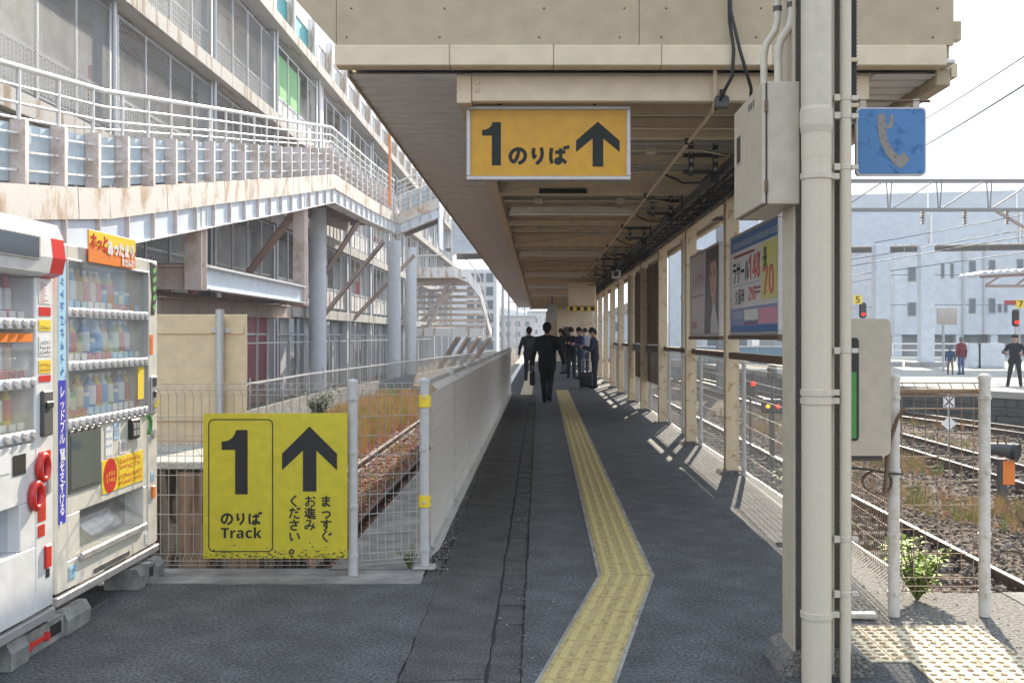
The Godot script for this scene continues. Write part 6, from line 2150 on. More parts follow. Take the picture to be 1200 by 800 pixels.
func build_station_building():
	var o = thing("station_building", "multi-storey building with mesh screened galleries behind the ramp", "building")
	var X = -10.0
	put("back_wall", bx(Vector3(X - 1.6, -1.1, -128), Vector3(X - 1.4, 14.5, -8)), M.interior, o)
	put("end_wall", bx(Vector3(X - 4.0, -1.1, -128.3), Vector3(X, 15.0, -128)), M.building, o)
	var floors = [2.65, 6.1, 9.65, 13.4]
	for y in floors:
		var d = 8.0
		while d < 127.5:
			put("floor_slab", bx(Vector3(X - 1.39, y - 0.42, -min(d + 7.98, 127.5)), Vector3(X + 0.15 + (0.25 if y > 9 else 0.0), y, -d), 0.01), M.slab_grey, o)
			d += 8.0
	# columns
	for i in 14:
		var d = 17.9 + i * 8.0
		var wide = 1.6 if i == 4 else 0.42
		put("column", bx(Vector3(X - 0.45, -1.1, -d - wide), Vector3(X - 0.02, 14.6, -d), 0.01), M.steel_white if i == 4 else M.building_pale, o)
		put("drain_pipe", tb([Vector3(X + 0.12, -1.1, -d + 0.15), Vector3(X + 0.12, 13.0, -d + 0.15)], 0.06, 8), M.galv, o)
	# galleries: guard rails, posts, chain link
	for lv in 4:
		var y = floors[lv]
		var top = y + 3.0
		for i in 13:
			var d0 = 10.0 + i * 8.0 if i > 0 else 10.0
			d0 = 9.9 + i * 8.0 + 0.5
			var d1 = d0 + 7.5
			if lv == 3:
				# parapet panels on the top floor
				put("parapet", bx(Vector3(X - 0.1, y, -d1), Vector3(X - 0.04, y + 1.25, -d0), 0.01), M.teal_panel if i == 4 else M.building, o)
				put("parapet_rail", bx(Vector3(X - 0.12, y + 1.26, -d1), Vector3(X + 0.0, y + 1.32, -d0)), M.white_plastic, o)
				continue
			for k in 5:
				put("screen_post", tb([Vector3(X - 0.05, y, -d0 - k * 1.87), Vector3(X - 0.05, top, -d0 - k * 1.87)], 0.04, 6), M.galv, o)
			put("guard_rail", bx(Vector3(X - 0.2, y + 1.05, -d1), Vector3(X - 0.12, y + 1.12, -d0)), M.white_plastic, o)
			put("guard_rail", bx(Vector3(X - 0.19, y + 0.18, -d1), Vector3(X - 0.13, y + 0.22, -d0)), M.white_plastic, o)
			put("screen_rail", bx(Vector3(X - 0.08, top - 0.05, -d1), Vector3(X - 0.03, top, -d0)), M.galv, o)
			if i < 4:
				var bl = mb()
				var dd = d0 + 0.1
				while dd < d1:
					box(bl, Vector3(X - 0.175, y + 0.22, -dd - 0.015), Vector3(X - 0.145, y + 1.05, -dd + 0.015))
					dd += 0.16
				var bo = put("balusters", bl.commit(), M.white_plastic, o)
				bo.set_meta("kind", "stuff")
				if lv > 0 or i > 1:
					var cl = put("chain_link", chain_link(d0, d1, y + 0.2, top, X - 0.03, 0.1 if i < 2 else 0.16), M.galv, o)
					cl.set_meta("kind", "stuff")
			else:
				put("guard_panel", bx(Vector3(X - 0.17, y + 0.22, -d1), Vector3(X - 0.15, y + 1.05, -d0)), M.building, o)
			# shop fronts and doors on the back wall of the gallery
			if (i + lv) % 2 == 0:
				put("gallery_wall", bx(Vector3(X - 1.38, y, -d1 + 1.0), Vector3(X - 1.15, y + 2.9, -d0 - 1.5)), M.building if lv != 0 else M.building_grey, o)
			else:
				put("gallery_door", bx(Vector3(X - 1.39, y, -d0 - 3.4), Vector3(X - 1.3, y + 2.2, -d0 - 1.6)), M.red_dull, o)
	for i in 24:
		put("roof_fin", bx(Vector3(X - 0.03, 13.41, -28.0 - i * 4.0 - 0.16), Vector3(X + 0.3, 15.2, -28.0 - i * 4.0)), M.steel_white, o)
	# green infill on the third floor
	put("green_panel", bx(Vector3(X - 0.3, 9.68, -47.4), Vector3(X - 0.22, 12.5, -42.8)), M.green_panel, o)
	# sloping stair flight behind the screens
	var sl = mb()
	bar(sl, Vector3(X - 0.75, 9.4, -15.5), Vector3(X - 0.75, 6.3, -21.5), 0.8, 0.3)
	put("stair_flight", sl.commit(), M.building, o)
	# ground floor: glazed front with mullions, maroon doors
	for i in 10:
		var d0 = 18.4 + i * 8.0
		for k in 5:
			var a = d0 + k * 1.5
			var kind = (i * 5 + k) % 7
			var m = M.window_glass
			if i == 2 and (k == 3 or k == 4) or i == 3 and k == 0:
				m = M.maroon
			elif kind == 2 or kind == 5:
				m = M.building_grey
			put("front_panel", bx(Vector3(X - 0.34, -1.0, -a - 1.42), Vector3(X - 0.30, 2.2, -a)), m, o)
			put("mullion", bx(Vector3(X - 0.36, -1.05, -a - 1.49), Vector3(X - 0.24, 2.22, -a - 1.43)), M.galv, o)
		put("transom", bx(Vector3(X - 0.29, 1.5, -d0 - 7.48), Vector3(X - 0.22, 1.56, -d0)), M.galv, o)
		for k in 5:
			put("guard_post", tb([Vector3(X + 0.45, -1.1, -d0 - k * 1.5), Vector3(X + 0.45, 1.55, -d0 - k * 1.5)], 0.03, 6), M.galv, o)
		put("guard_bar", bx(Vector3(X + 0.42, 1.2, -d0 - 7.5), Vector3(X + 0.48, 1.25, -d0)), M.galv, o)

func build_left_yard():
	# buffer block at the end of the siding
	var b = thing("buffer_block", "stained brown concrete buffer block behind the mesh fence", "buffer", Vector3(-2.9, -1.1, -8.6))
	put("block", bx(Vector3(-0.9, 0, -1.2), Vector3(0.85, 1.52, 0), 0.02), M.stained_wall, b)
	put("cap", bx(Vector3(-0.95, 1.521, -1.25), Vector3(0.9, 1.58, 0.04), 0.01), M.concrete_pale, b)
	for x in [-0.72, -0.3, 0.12, 0.5]:
		put("timber", bx(Vector3(x, 0.1, 0.001), Vector3(x + 0.25, 1.5, 0.07), 0.01), M.wood_board, b)
	# back of a large board on a steel post
	var s = thing("board_back", "blank beige back of a large board clamped to a grey post", "board", at(236, 440, 10.4))
	put("panel", bx(Vector3(-0.62, -0.62, -0.06), Vector3(0.41, 0.575, -0.03), 0.006), M.fence_board, s)
	for y in [-0.4, 0.42]:
		put("rail", bx(Vector3(-0.60, y - 0.03, -0.029), Vector3(0.39, y + 0.03, -0.012), 0.004), M.fence_board, s)
		put("clamp", bx(Vector3(0.09, y - 0.02, -0.011), Vector3(0.27, y + 0.02, 0.0), 0.004), M.galv, s)
	put("post", tb([Vector3(0.18, -2.3, 0.035), Vector3(0.18, 0.62, 0.035)], 0.04, 14), M.galv, s)
	# boundary fence below the building
	var f = thing("boundary_fence", "low pale boundary fence with a white top rail below the building", "fence")
	var P = [Vector3(-7.6, -1.1, -14), Vector3(-7.7, -1.1, -37), Vector3(-6.2, -1.1, -62), Vector3(-3.9, -1.1, -100)]
	for i in 3:
		var st = mb()
		bar(st, P[i] + Vector3(0, 1.3, 0), P[i + 1] + Vector3(0, 1.3, 0), 0.05, 0.05)
		put("top_rail", st.commit(), M.white_plastic, f)
		st = mb()
		bar(st, P[i] + Vector3(0, 0.3, 0), P[i + 1] + Vector3(0, 0.3, 0), 0.12, 0.6)
		put("base_wall", st.commit(), M.concrete, f)
		var v = P[i + 1] - P[i]
		var n = int(v.length() / 1.9)
		for k in n:
			put("post", tb([P[i] + v * k / n, P[i] + v * k / n + Vector3(0, 1.45, 0)], 0.03, 6), M.galv, f)
		st = mb()
		var m = int(v.length() / 0.12)
		for k in m:
			wire(st, P[i] + v * k / m + Vector3(0, 0.6, 0), P[i] + v * k / m + Vector3(0, 1.3, 0), 0.005)
		var o = put("pickets", st.commit(), M.wire, f)
		o.set_meta("kind", "stuff")
	leafy_plant("shrub", "round green shrub growing beside the siding behind the fence", "shrub", Vector3(-5.2, -1.1, -24.0), 0.9, 26, 26, 0.09, Color(0.05, 0.11, 0.02), Color(0.14, 0.22, 0.05), 5)
	leafy_plant("shrub", "dark green bush at the foot of the boundary fence", "shrub", Vector3(-6.6, -1.1, -33.0), 1.3, 30, 28, 0.12, Color(0.04, 0.08, 0.02), Color(0.10, 0.16, 0.05), 6)
	leafy_plant("shrub", "yellow-green shrub between the siding and the boundary fence", "shrub", Vector3(-4.6, -1.1, -19.0), 0.7, 22, 26, 0.07, Color(0.18, 0.24, 0.04), Color(0.40, 0.42, 0.09), 15)
	leafy_plant("weed", "small green weed at the corner post of the boarded fence", "weed", Vector3(-0.82, -0.01, -6.99), 0.16, 9, 8, 0.035, Color(0.08, 0.16, 0.02), Color(0.18, 0.28, 0.04), 7)
	leafy_plant("weed", "tall thin green weed behind the yellow sign", "weed", Vector3(-2.05, -0.9, -9.2), 1.75, 3, 34, 0.06, Color(0.14, 0.24, 0.03), Color(0.26, 0.34, 0.08), 9)

# ------------------------------------------------------------------ right: footbridge, opposite platform, town
func build_right_background():
	var br = thing("footbridge", "pale blue enclosed steel footbridge crossing above the tracks", "footbridge")
	var A = Vector3(-5.2, 0, -65.7)
	var B = Vector3(34.0, 0, -56.5)
	var v = (B - A).normalized()
	var n = 9
	for i in n:
		var a = A + (B - A) * (i / float(n)) + v * 0.02
		var b = A + (B - A) * ((i + 1) / float(n)) - v * 0.02
		var s = mb()
		bar(s, a + Vector3(0, 7.2, 0), b + Vector3(0, 7.2, 0), 0.2, 1.7)
		put("girder_panel", s.commit(), M.steel_blue, br)
		s = mb()
		bar(s, a + Vector3(0, 8.62, -0.12), b + Vector3(0, 8.62, -0.12), 0.1, 1.12)
		put("side_panel", s.commit(), M.building_pale, br)
		s = mb()
		bar(s, a + Vector3(0, 6.36, 0.06), b + Vector3(0, 6.36, 0.06), 0.4, 0.06)
		put("flange", s.commit(), M.steel_white, br)
		s = mb()
		bar(s, a + Vector3(0, 6.62, -2.1), b + Vector3(0, 6.62, -2.1), 3.6, 0.16)
		put("soffit", s.commit(), M.gantry, br)
		s = mb()
		bar(s, a + Vector3(0, 6.45, -4.0), b + Vector3(0, 6.45, -4.0), 0.2, 0.35)
		put("girder_panel", s.commit(), M.gantry, br)
		var q = a + Vector3(0, 6.4, 0.13)
		put("stiffener", bx(q + Vector3(-0.03, 0, -0.03), q + Vector3(0.09, 1.6, 0.12)), M.steel_white, br)
	for q in [[18.25, 59.2, 0.38, 0.38], [20.3, 58.2, 0.36, 0.3], [7.6, 62.0, 0.35, 0.35]]:
		var c = put("pier", bx(Vector3(q[0] - q[2], -0.2, -q[1] - q[3]), Vector3(q[0] + q[2], 6.3, -q[1] + q[3]), 0.02), M.steel_blue, br)
		put("pier_base", bx(Vector3(q[0] - q[2] - 0.5, -0.3, -q[1] - q[3] - 0.5), Vector3(q[0] + q[2] + 0.5, 0.12, -q[1] + q[3] + 0.5), 0.03), M.building_grey, c)

	var g = thing("catenary_gantry", "grey lattice gantry carrying the overhead wires before the footbridge", "gantry")
	for y in [8.49, 7.18]:
		for dz in [0.0, -0.6]:
			var s = mb()
			bar(s, Vector3(8.0, y, -50 + dz), Vector3(30.0, y, -50 + dz), 0.1, 0.1)
			put("chord", s.commit(), M.gantry, g)
	for k in 10:
		var x = 9.0 + k * 2.26
		for e in [-0.12, 0.12]:
			var s = mb()
			bar(s, Vector3(x + e, 8.45, -50.0), Vector3(x + e * 0.3, 7.22, -50.0), 0.05, 0.05)
			put("web_bar", s.commit(), M.gantry, g)
		var s2 = mb()
		bar(s2, Vector3(x + 0.2, 7.25, -50.05), Vector3(x + 2.0, 8.42, -50.05), 0.06, 0.06)
		put("web_bar", s2.commit(), M.gantry, g)
	var sb = mb()
	bar(sb, Vector3(20.6, 7.1, -50.0), Vector3(23.2, 5.6, -50.0), 0.12, 0.12)
	put("knee_brace", sb.commit(), M.steel_brown, g)
	for x in [8.2, 23.4]:
		put("mast", bx(Vector3(x - 0.15, -1.1, -50.5), Vector3(x + 0.15, 8.5, -50.1), 0.02), M.gantry, g)
	for k in 4:
		var x = 17.3 + k * 1.9
		var ins = mb()
		var prof = []
		for j in 6:
			prof.append([0.05, 6.1 + j * 0.12])
			prof.append([0.12, 6.14 + j * 0.12])
			prof.append([0.05, 6.18 + j * 0.12])
		lathe(ins, prof, 8, Transform3D(Basis(), Vector3(x, 0.4, -50.0)))
		put("insulator", ins.commit(), M.steel_brown, g)

	# overhead wires
	var wl = [[at(1085, 129, 30), at(1290, 7, 14), "upper power wire in the white sky beyond the telephone sign"], [at(1085, 160, 30), at(1290, 43, 14), "lower power wire in the white sky beyond the telephone sign"]]
	for q in wl:
		var w = thing("power_wire", q[2], "wire", Vector3.ZERO, 0.0, "wires above the tracks")
		var far = q[0] + (q[0] - q[1]) * 1.6
		var pts = []
		for k in 13:
			var t = k / 12.0
			pts.append(q[1].lerp(far, t) - Vector3(0, 0.25 * sin(t * PI), 0))
		put("strand", tb(pts, 0.016, 5), M.conduit_dark, w)
	var names = ["first contact wire over the near track, before the footbridge", "second contact wire over the near track, before the footbridge", "contact wire over the second track, before the footbridge", "messenger wire over the second track, before the footbridge"]
	var k4 = 0
	for q in [[9.5, 4.6, 20.0, 5.4], [11.5, 5.4, 23.5, 6.2], [14.0, 4.9, 24.0, 5.3], [13.0, 6.4, 24.5, 7.0]]:
		var w = thing("contact_wire", names[k4], "wire", Vector3.ZERO, 0.0, "wires above the tracks")
		put("strand", tb([Vector3(q[0], q[1], -80), Vector3(q[0] * 0.5 + q[2] * 0.5, (q[1] + q[3]) / 2 - 0.15, -58), Vector3(q[2], q[3], -34)], 0.02, 5), M.conduit_dark, w)
		k4 += 1

	# opposite platform with a block-faced wall
	var p = structure("opposite_platform")
	var E = [Vector2(9.6, 60.0), Vector2(10.9, 37.4), Vector2(14.6, 29.8), Vector2(17.2, 25.0), Vector2(40, 25), Vector2(40, 90), Vector2(9.0, 90)]
	put("platform_top", slabm(E, -0.35, -0.15), M.concrete_pale, p)
	var inner = []
	for q in E:
		inner.append(q + (Vector2(24, 60) - q).normalized() * 0.12)
	put("platform_fill", slabm(inner, -1.2, -0.351), M.stone_wall, p)
	var a2 = Vector2(10.9, 37.4)
	var b2 = Vector2(16.5, 26.3)
	var L = (b2 - a2).length()
	for row in 3:
		var x = 0.0
		while x < L:
			var w = rng.randf_range(0.42, 0.7)
			var c0 = a2 + (b2 - a2) * (x / L)
			var c1 = a2 + (b2 - a2) * (min(L, x + w - 0.02) / L)
			var s = mb()
			var y0 = -1.12 + row * 0.255
			bar(s, Vector3(c0.x, y0 + 0.12, -c0.y), Vector3(c1.x, y0 + 0.12, -c1.y), 0.1 + rng.randf() * 0.05, 0.24, Vector3.UP, 0.012)
			put("block", s.commit(), M.stone_wall, p)
			x += w
	# opposite canopy edge
	var oc = thing("opposite_canopy", "blue-grey platform roof with steel truss at the picture edge", "canopy", at(1150, 320, 40))
	var rs = mb()
	for k in 22:
		var x = k * 0.28
		prism(rs, [Vector2(x, 0.06 * x), Vector2(x + 0.14, 0.06 * x + 0.09), Vector2(x + 0.28, 0.06 * x + 0.017)], -2.2, 0)
	box(rs, Vector3(0, -0.06, -2.2), Vector3(6.2, -0.01, -0.02), 0, Transform3D(Basis(Vector3(0, 0, 1), 0.06), Vector3.ZERO))
	put("roof", rs.commit(), M.steel_blue, oc)
	var tr = mb()
	bar(tr, Vector3(0.1, -0.12, -0.3), Vector3(6.0, 0.2, -0.3), 0.1, 0.1)
	bar(tr, Vector3(0.3, -0.45, -0.3), Vector3(6.0, -0.45, -0.3), 0.1, 0.1)
	for k in 5:
		bar(tr, Vector3(0.3 + k * 1.1, -0.42, -0.3), Vector3(0.9 + k * 1.1, -0.05 + k * 0.06, -0.3), 0.06, 0.06)
	put("truss", tr.commit(), M.steel_brown, oc)
	put("post", bx(Vector3(2.6, -3.7, -0.4), Vector3(2.8, -0.5, -0.2), 0.01), M.cream, oc)

	# pale office building behind the bridge
	var ob = thing("office_building", "pale blue-white office building with dark windows behind the footbridge", "building", at(1120, 300, 90))
	ob.position.y = -1.0
	for fl in 4:
		put("wall_storey", bx(Vector3(-4.9, 2.6 + fl * 2.43, -14), Vector3(14, 2.6 + fl * 2.43 + 2.39, -0.002 * fl)), M.building_pale, ob)
	put("ground_floor", bx(Vector3(-4.7, 0, -13.5), Vector3(13.5, 2.599, -1.2)), M.building_grey, ob)
	for x in [-4.6, 0.4, 3.2, 8.2]:
		put("pillar", bx(Vector3(x - 0.3, 0, -0.8), Vector3(x + 0.3, 2.598, -0.1)), M.building_pale, ob)
	for q in [[1069, 321, 10, 17], [1105, 317, 4, 18], [1116, 317, 4, 18], [1140, 315, 8, 20], [1163, 314, 8, 20], [1069, 362, 10, 16], [1140, 358, 8, 18], [1163, 358, 8, 18], [1172, 361, 4, 10], [1179, 361, 4, 10], [1196, 313, 8, 20]]:
		var c = at(q[0], q[1], 90) - ob.position
		var hw = q[2] * 90.0 / 1300.0 / 2
		var hh = q[3] * 90.0 / 1300.0 / 2
		var f = put("window", bx(Vector3(c.x - hw, c.y - hh, 0.002), Vector3(c.x + hw, c.y + hh, 0.06)), M.building_grey, ob)
		put("pane", bx(Vector3(c.x - hw * 0.8, c.y - hh * 0.88, 0.061), Vector3(c.x + hw * 0.8, c.y + hh * 0.88, 0.08)), M.window_glass, f)
	for q in [0.6, 2.3, 7.8]:
		put("drain_pipe", tb([Vector3(q, 2.6, 0.1), Vector3(q, 12.2, 0.1)], 0.08, 6), M.galv, ob)
	# houses on the slope, half hidden
	var hs = [[22.5, 96, 4.5, 3.6, "grey hillside house with a brown roof left of the office building"], [19.0, 112, 5.0, 6.5, "tall pale house behind the grey hillside house"], [10.5, 120, 6.0, 5.0, "low white house seen between the columns"]]
	for q in hs:
		var h = thing("house", q[4], "house", Vector3(q[0], -1.0, -q[1]), 0.0, "houses beyond the tracks")
		put("wall", bx(Vector3(-q[2] / 2, 0, -6), Vector3(q[2] / 2, q[3], 0)), M.building_pale if q[1] > 100 else M.building_grey, h)
		var rf = mb()
		prism(rf, [Vector2(-q[2] / 2 - 0.4, q[3]), Vector2(q[2] / 2 + 0.4, q[3]), Vector2(0, q[3] + 1.5)], -6.4, 0.4)
		put("roof", rf.commit(), M.steel_brown, h)
		for i in 4:
			var wx = -q[2] * 0.3 + (i % 2) * q[2] * 0.6
			var wy = q[3] * (0.3 + 0.4 * (i / 2))
			put("window", bx(Vector3(wx - 0.5, wy - 0.5, 0.002), Vector3(wx + 0.5, wy + 0.5, 0.05)), M.window_glass, h)
	# long low blue wall beyond the tracks, seen between the columns
	var bw = thing("blue_yard_wall", "long low blue-grey yard wall beyond the tracks between the columns", "wall", Vector3(5.5, -1.1, -66))
	for k in 8:
		put("panel", bx(Vector3(k * 1.5, 0, -0.1), Vector3(k * 1.5 + 1.47, 1.9, 0), 0.01), mat(lin(0.16, 0.26, 0.34), 0.6), bw)
	put("coping", bx(Vector3(-0.05, 1.901, -0.16), Vector3(12.05, 1.98, 0.06), 0.01), M.building_pale, bw)

	# furniture on the opposite platform
	var mi = thing("platform_mirror", "square platform mirror on a slim grey pole before the bridge pier", "mirror", at(1106, 441, 50))
	mi.position.y = -0.15
	put("pole", tb([Vector3(0, 0, 0), Vector3(0, 2.6, 0)], 0.06, 8), M.galv, mi)
	put("frame", bx(Vector3(-0.36, 2.12, 0.06), Vector3(0.66, 2.92, 0.12), 0.02), M.white_plastic, mi)
	put("glass", bx(Vector3(-0.31, 2.17, 0.1205), Vector3(0.55, 2.87, 0.13)), M.mirror, mi).rotation = Vector3(0.02, 0, 0)
	var rl = thing("white_railing", "low white tubular railing behind the bridge pier", "railing", at(1066, 430, 60))
	rl.position.y = -0.15
	for y in [0.45, 0.85, 1.2]:
		put("rail", tb([Vector3(-0.9, y, 0), Vector3(2.6, y, 0)], 0.045, 6), M.white_plastic, rl)
	for x in [-0.9, 0.85, 2.6]:
		put("post", tb([Vector3(x, 0, 0), Vector3(x, 1.25, 0)], 0.05, 6), M.white_plastic, rl)
	for i in 2:
		var cb = thing("equipment_cabinet", ["pale blue equipment cabinet on the far platform, the wider one", "pale equipment cabinet on the far platform, the narrow one"][i], "cabinet", at([1162, 1143][i], 420, 56))
		cb.position.y = -0.15
		var hw = [0.7, 0.35][i]
		put("case", bx(Vector3(-hw, 0, -0.6), Vector3(hw, 1.25, 0), 0.03), M.building_pale, cb)
		put("door", bx(Vector3(-hw + 0.06, 0.1, 0.001), Vector3(hw - 0.06, 1.15, 0.02), 0.01), M.steel_blue, cb)
	# signals
	var sig = [[1012, 364, 48.0, "red signal lamp head behind the telephone hood under the yellow 5", -1.0], [1192, 373, 44.0, "red signal lamp head beside the uniformed man", -0.15]]
	for q in sig:
		var s = thing("signal", q[3], "signal", at(q[0], q[1], q[2]))
		put("head", bx(Vector3(-0.16, -0.32, -0.15), Vector3(0.16, 0.36, 0.0), 0.1), M.black, s)
		put("lamp", tb([Vector3(0, -0.15, 0.0), Vector3(0, -0.15, 0.05)], 0.07, 10), M.lamp_red, s)
		put("post", tb([Vector3(0, q[4] - s.position.y, -0.08), Vector3(0, -0.321, -0.08)], 0.05, 8), M.galv, s)
	var s5 = thing("number_plate", "yellow plate numbered 5 above a signal near the pipes", "sign", at(1005.5, 351, 47.9))
	put("plate", bx(Vector3(-0.19, -0.19, -0.02), Vector3(0.19, 0.19, 0), 0.005), M.yellow, s5)
	put("stay", bx(Vector3(-0.02, -2.6, -0.06), Vector3(0.02, -0.1905, -0.02)), M.galv, s5)
	put_text("5", 0.28, M.ink, s5, Vector3(0, 0, 0.003))
	var s7 = thing("number_plate", "yellow plate numbered 7 with red marking at the picture edge", "sign", at(1196, 356, 43.8))
	put("plate", bx(Vector3(-0.16, -0.16, -0.02), Vector3(0.26, 0.16, 0), 0.005), M.yellow, s7)
	put("marking", bx(Vector3(-0.62, -0.02, -0.02), Vector3(-0.165, 0.14, -0.002)), M.red_dull, s7)
	put("stay", bx(Vector3(-0.02, -2.0, -0.06), Vector3(0.02, -0.1605, -0.02)), M.galv, s7)
	put_text("7", 0.24, M.ink, s7, Vector3(0.02, 0, 0.003))
	# ground signals and markers between the tracks
	var ds = thing("ground_signal", "black ground lamp with an orange plate on a short post", "signal", Vector3(6.93, -1.1, -16.6))
	put("post", bx(Vector3(-0.06, 0, -0.06), Vector3(0.06, 0.72, 0.06), 0.01), M.conduit_dark, ds)
	put("lamp_body", tb([Vector3(-0.16, 0.86, -0.1), Vector3(0.0, 0.86, 0.02), Vector3(0.12, 0.84, 0.12)], [0.09, 0.1, 0.12], 12), M.conduit_dark, ds)
	put("hood", tb([Vector3(0.12, 0.84, 0.12), Vector3(0.17, 0.83, 0.17)], 0.13, 12), M.black, ds)
	put("handle", tb([Vector3(-0.06, 0.95, -0.03), Vector3(-0.04, 1.05, -0.02), Vector3(0.03, 1.05, 0.02), Vector3(0.04, 0.95, 0.05)], 0.014, 6), M.conduit_dark, ds)
	put("orange_plate", bx(Vector3(-0.02, 0.34, 0.075), Vector3(0.16, 0.70, 0.085), 0.003), M.orange, ds)
	var mk = thing("track_marker", "white marker with a black cross above a white diamond, between the tracks", "marker", at(1112, 520, 24))
	mk.position.y = -1.1
	put("stake", tb([Vector3(0, 0, 0), Vector3(0, 1.35, 0)], 0.02, 6), M.galv, mk)
	put("cross_plate", bx(Vector3(-0.12, 1.02, 0.02), Vector3(0.12, 1.26, 0.03)), M.white, mk)
	for sg in [-1, 1]:
		var c = mb()
		bar(c, Vector3(-0.1 * sg, 1.04, 0.033 + 0.002 * sg), Vector3(0.1 * sg, 1.24, 0.033 + 0.002 * sg), 0.004, 0.025)
		put("cross_bar", c.commit(), M.ink, mk)
	var dm = mb()
	prism(dm, [Vector2(-0.17, 0.66), Vector2(0, 0.52), Vector2(0.17, 0.66), Vector2(0, 0.82)], 0.02, 0.03)
	put("diamond_plate", dm.commit(), M.white, mk)
	var tl = thing("shunting_signal", "black two-lamp shunting signal glowing amber and red beyond the columns", "signal", at(905, 500, 21))
	tl.position.y = -1.1
	put("post", bx(Vector3(-0.05, 0, -0.05), Vector3(0.05, 1.1, 0.05), 0.01), M.conduit_dark, tl)
	put("head", bx(Vector3(-0.2, 1.1, -0.06), Vector3(0.2, 1.36, 0.06), 0.03), M.black, tl)
	put("lamp", tb([Vector3(-0.09, 1.23, 0.06), Vector3(-0.09, 1.23, 0.075)], 0.038, 12), M.lamp_amber, tl)
	put("lamp", tb([Vector3(0.1, 1.23, 0.06), Vector3(0.1, 1.23, 0.075)], 0.038, 12), M.lamp_red, tl)
	put("upper_post", tb([Vector3(0, 1.36, 0), Vector3(0, 1.75, 0)], 0.03, 8), M.conduit_dark, tl)
	put("upper_head", bx(Vector3(-0.09, 1.75, -0.05), Vector3(0.09, 2.0, 0.05), 0.04), M.conduit_dark, tl)
	var rl2 = thing("red_marker_lamp", "small red marker lamp on a black box behind the mesh", "signal", at(880, 452, 24))
	put("case", bx(Vector3(-0.12, -0.25, -0.1), Vector3(0.12, 0.3, 0.02), 0.05), M.black, rl2)
	put("lamp", tb([Vector3(0.05, 0.05, 0.02), Vector3(0.05, 0.05, 0.035)], 0.05, 10), M.lamp_red, rl2)
	put("post", tb([Vector3(0, -1.1 - rl2.position.y, -0.04), Vector3(0, -0.25, -0.04)], 0.03, 6), M.conduit_dark, rl2)
	# concrete cable trough beside the near rail
	var ctg = thing("cable_trough", "row of concrete cable trough covers between platform edge and near rail", "cable trough")
	for k in 20:
		put("cover", bx(Vector3(2.55, -1.1, -6.4 - k * 0.62 - 0.6), Vector3(2.87, -0.75, -6.4 - k * 0.62), 0.015), M.concrete_block, ctg)
	leafy_plant("weed", "bright green leafy weed growing through the sunny corner fence", "weed", Vector3(2.08, 0.0, -6.1), 0.40, 22, 26, 0.05, Color(0.16, 0.30, 0.03), Color(0.42, 0.55, 0.07), 11)
	leafy_plant("weed", "spreading light green weed beside the near rail behind the columns", "weed", Vector3(3.35, -1.05, -14.2), 0.9, 18, 16, 0.09, Color(0.12, 0.22, 0.03), Color(0.30, 0.40, 0.08), 12)
	leafy_plant("weed", "smaller light green weed nearer the big column behind the mesh", "weed", Vector3(2.6, -1.05, -11.6), 0.6, 10, 10, 0.05, Color(0.12, 0.2, 0.03), Color(0.28, 0.34, 0.08), 13)

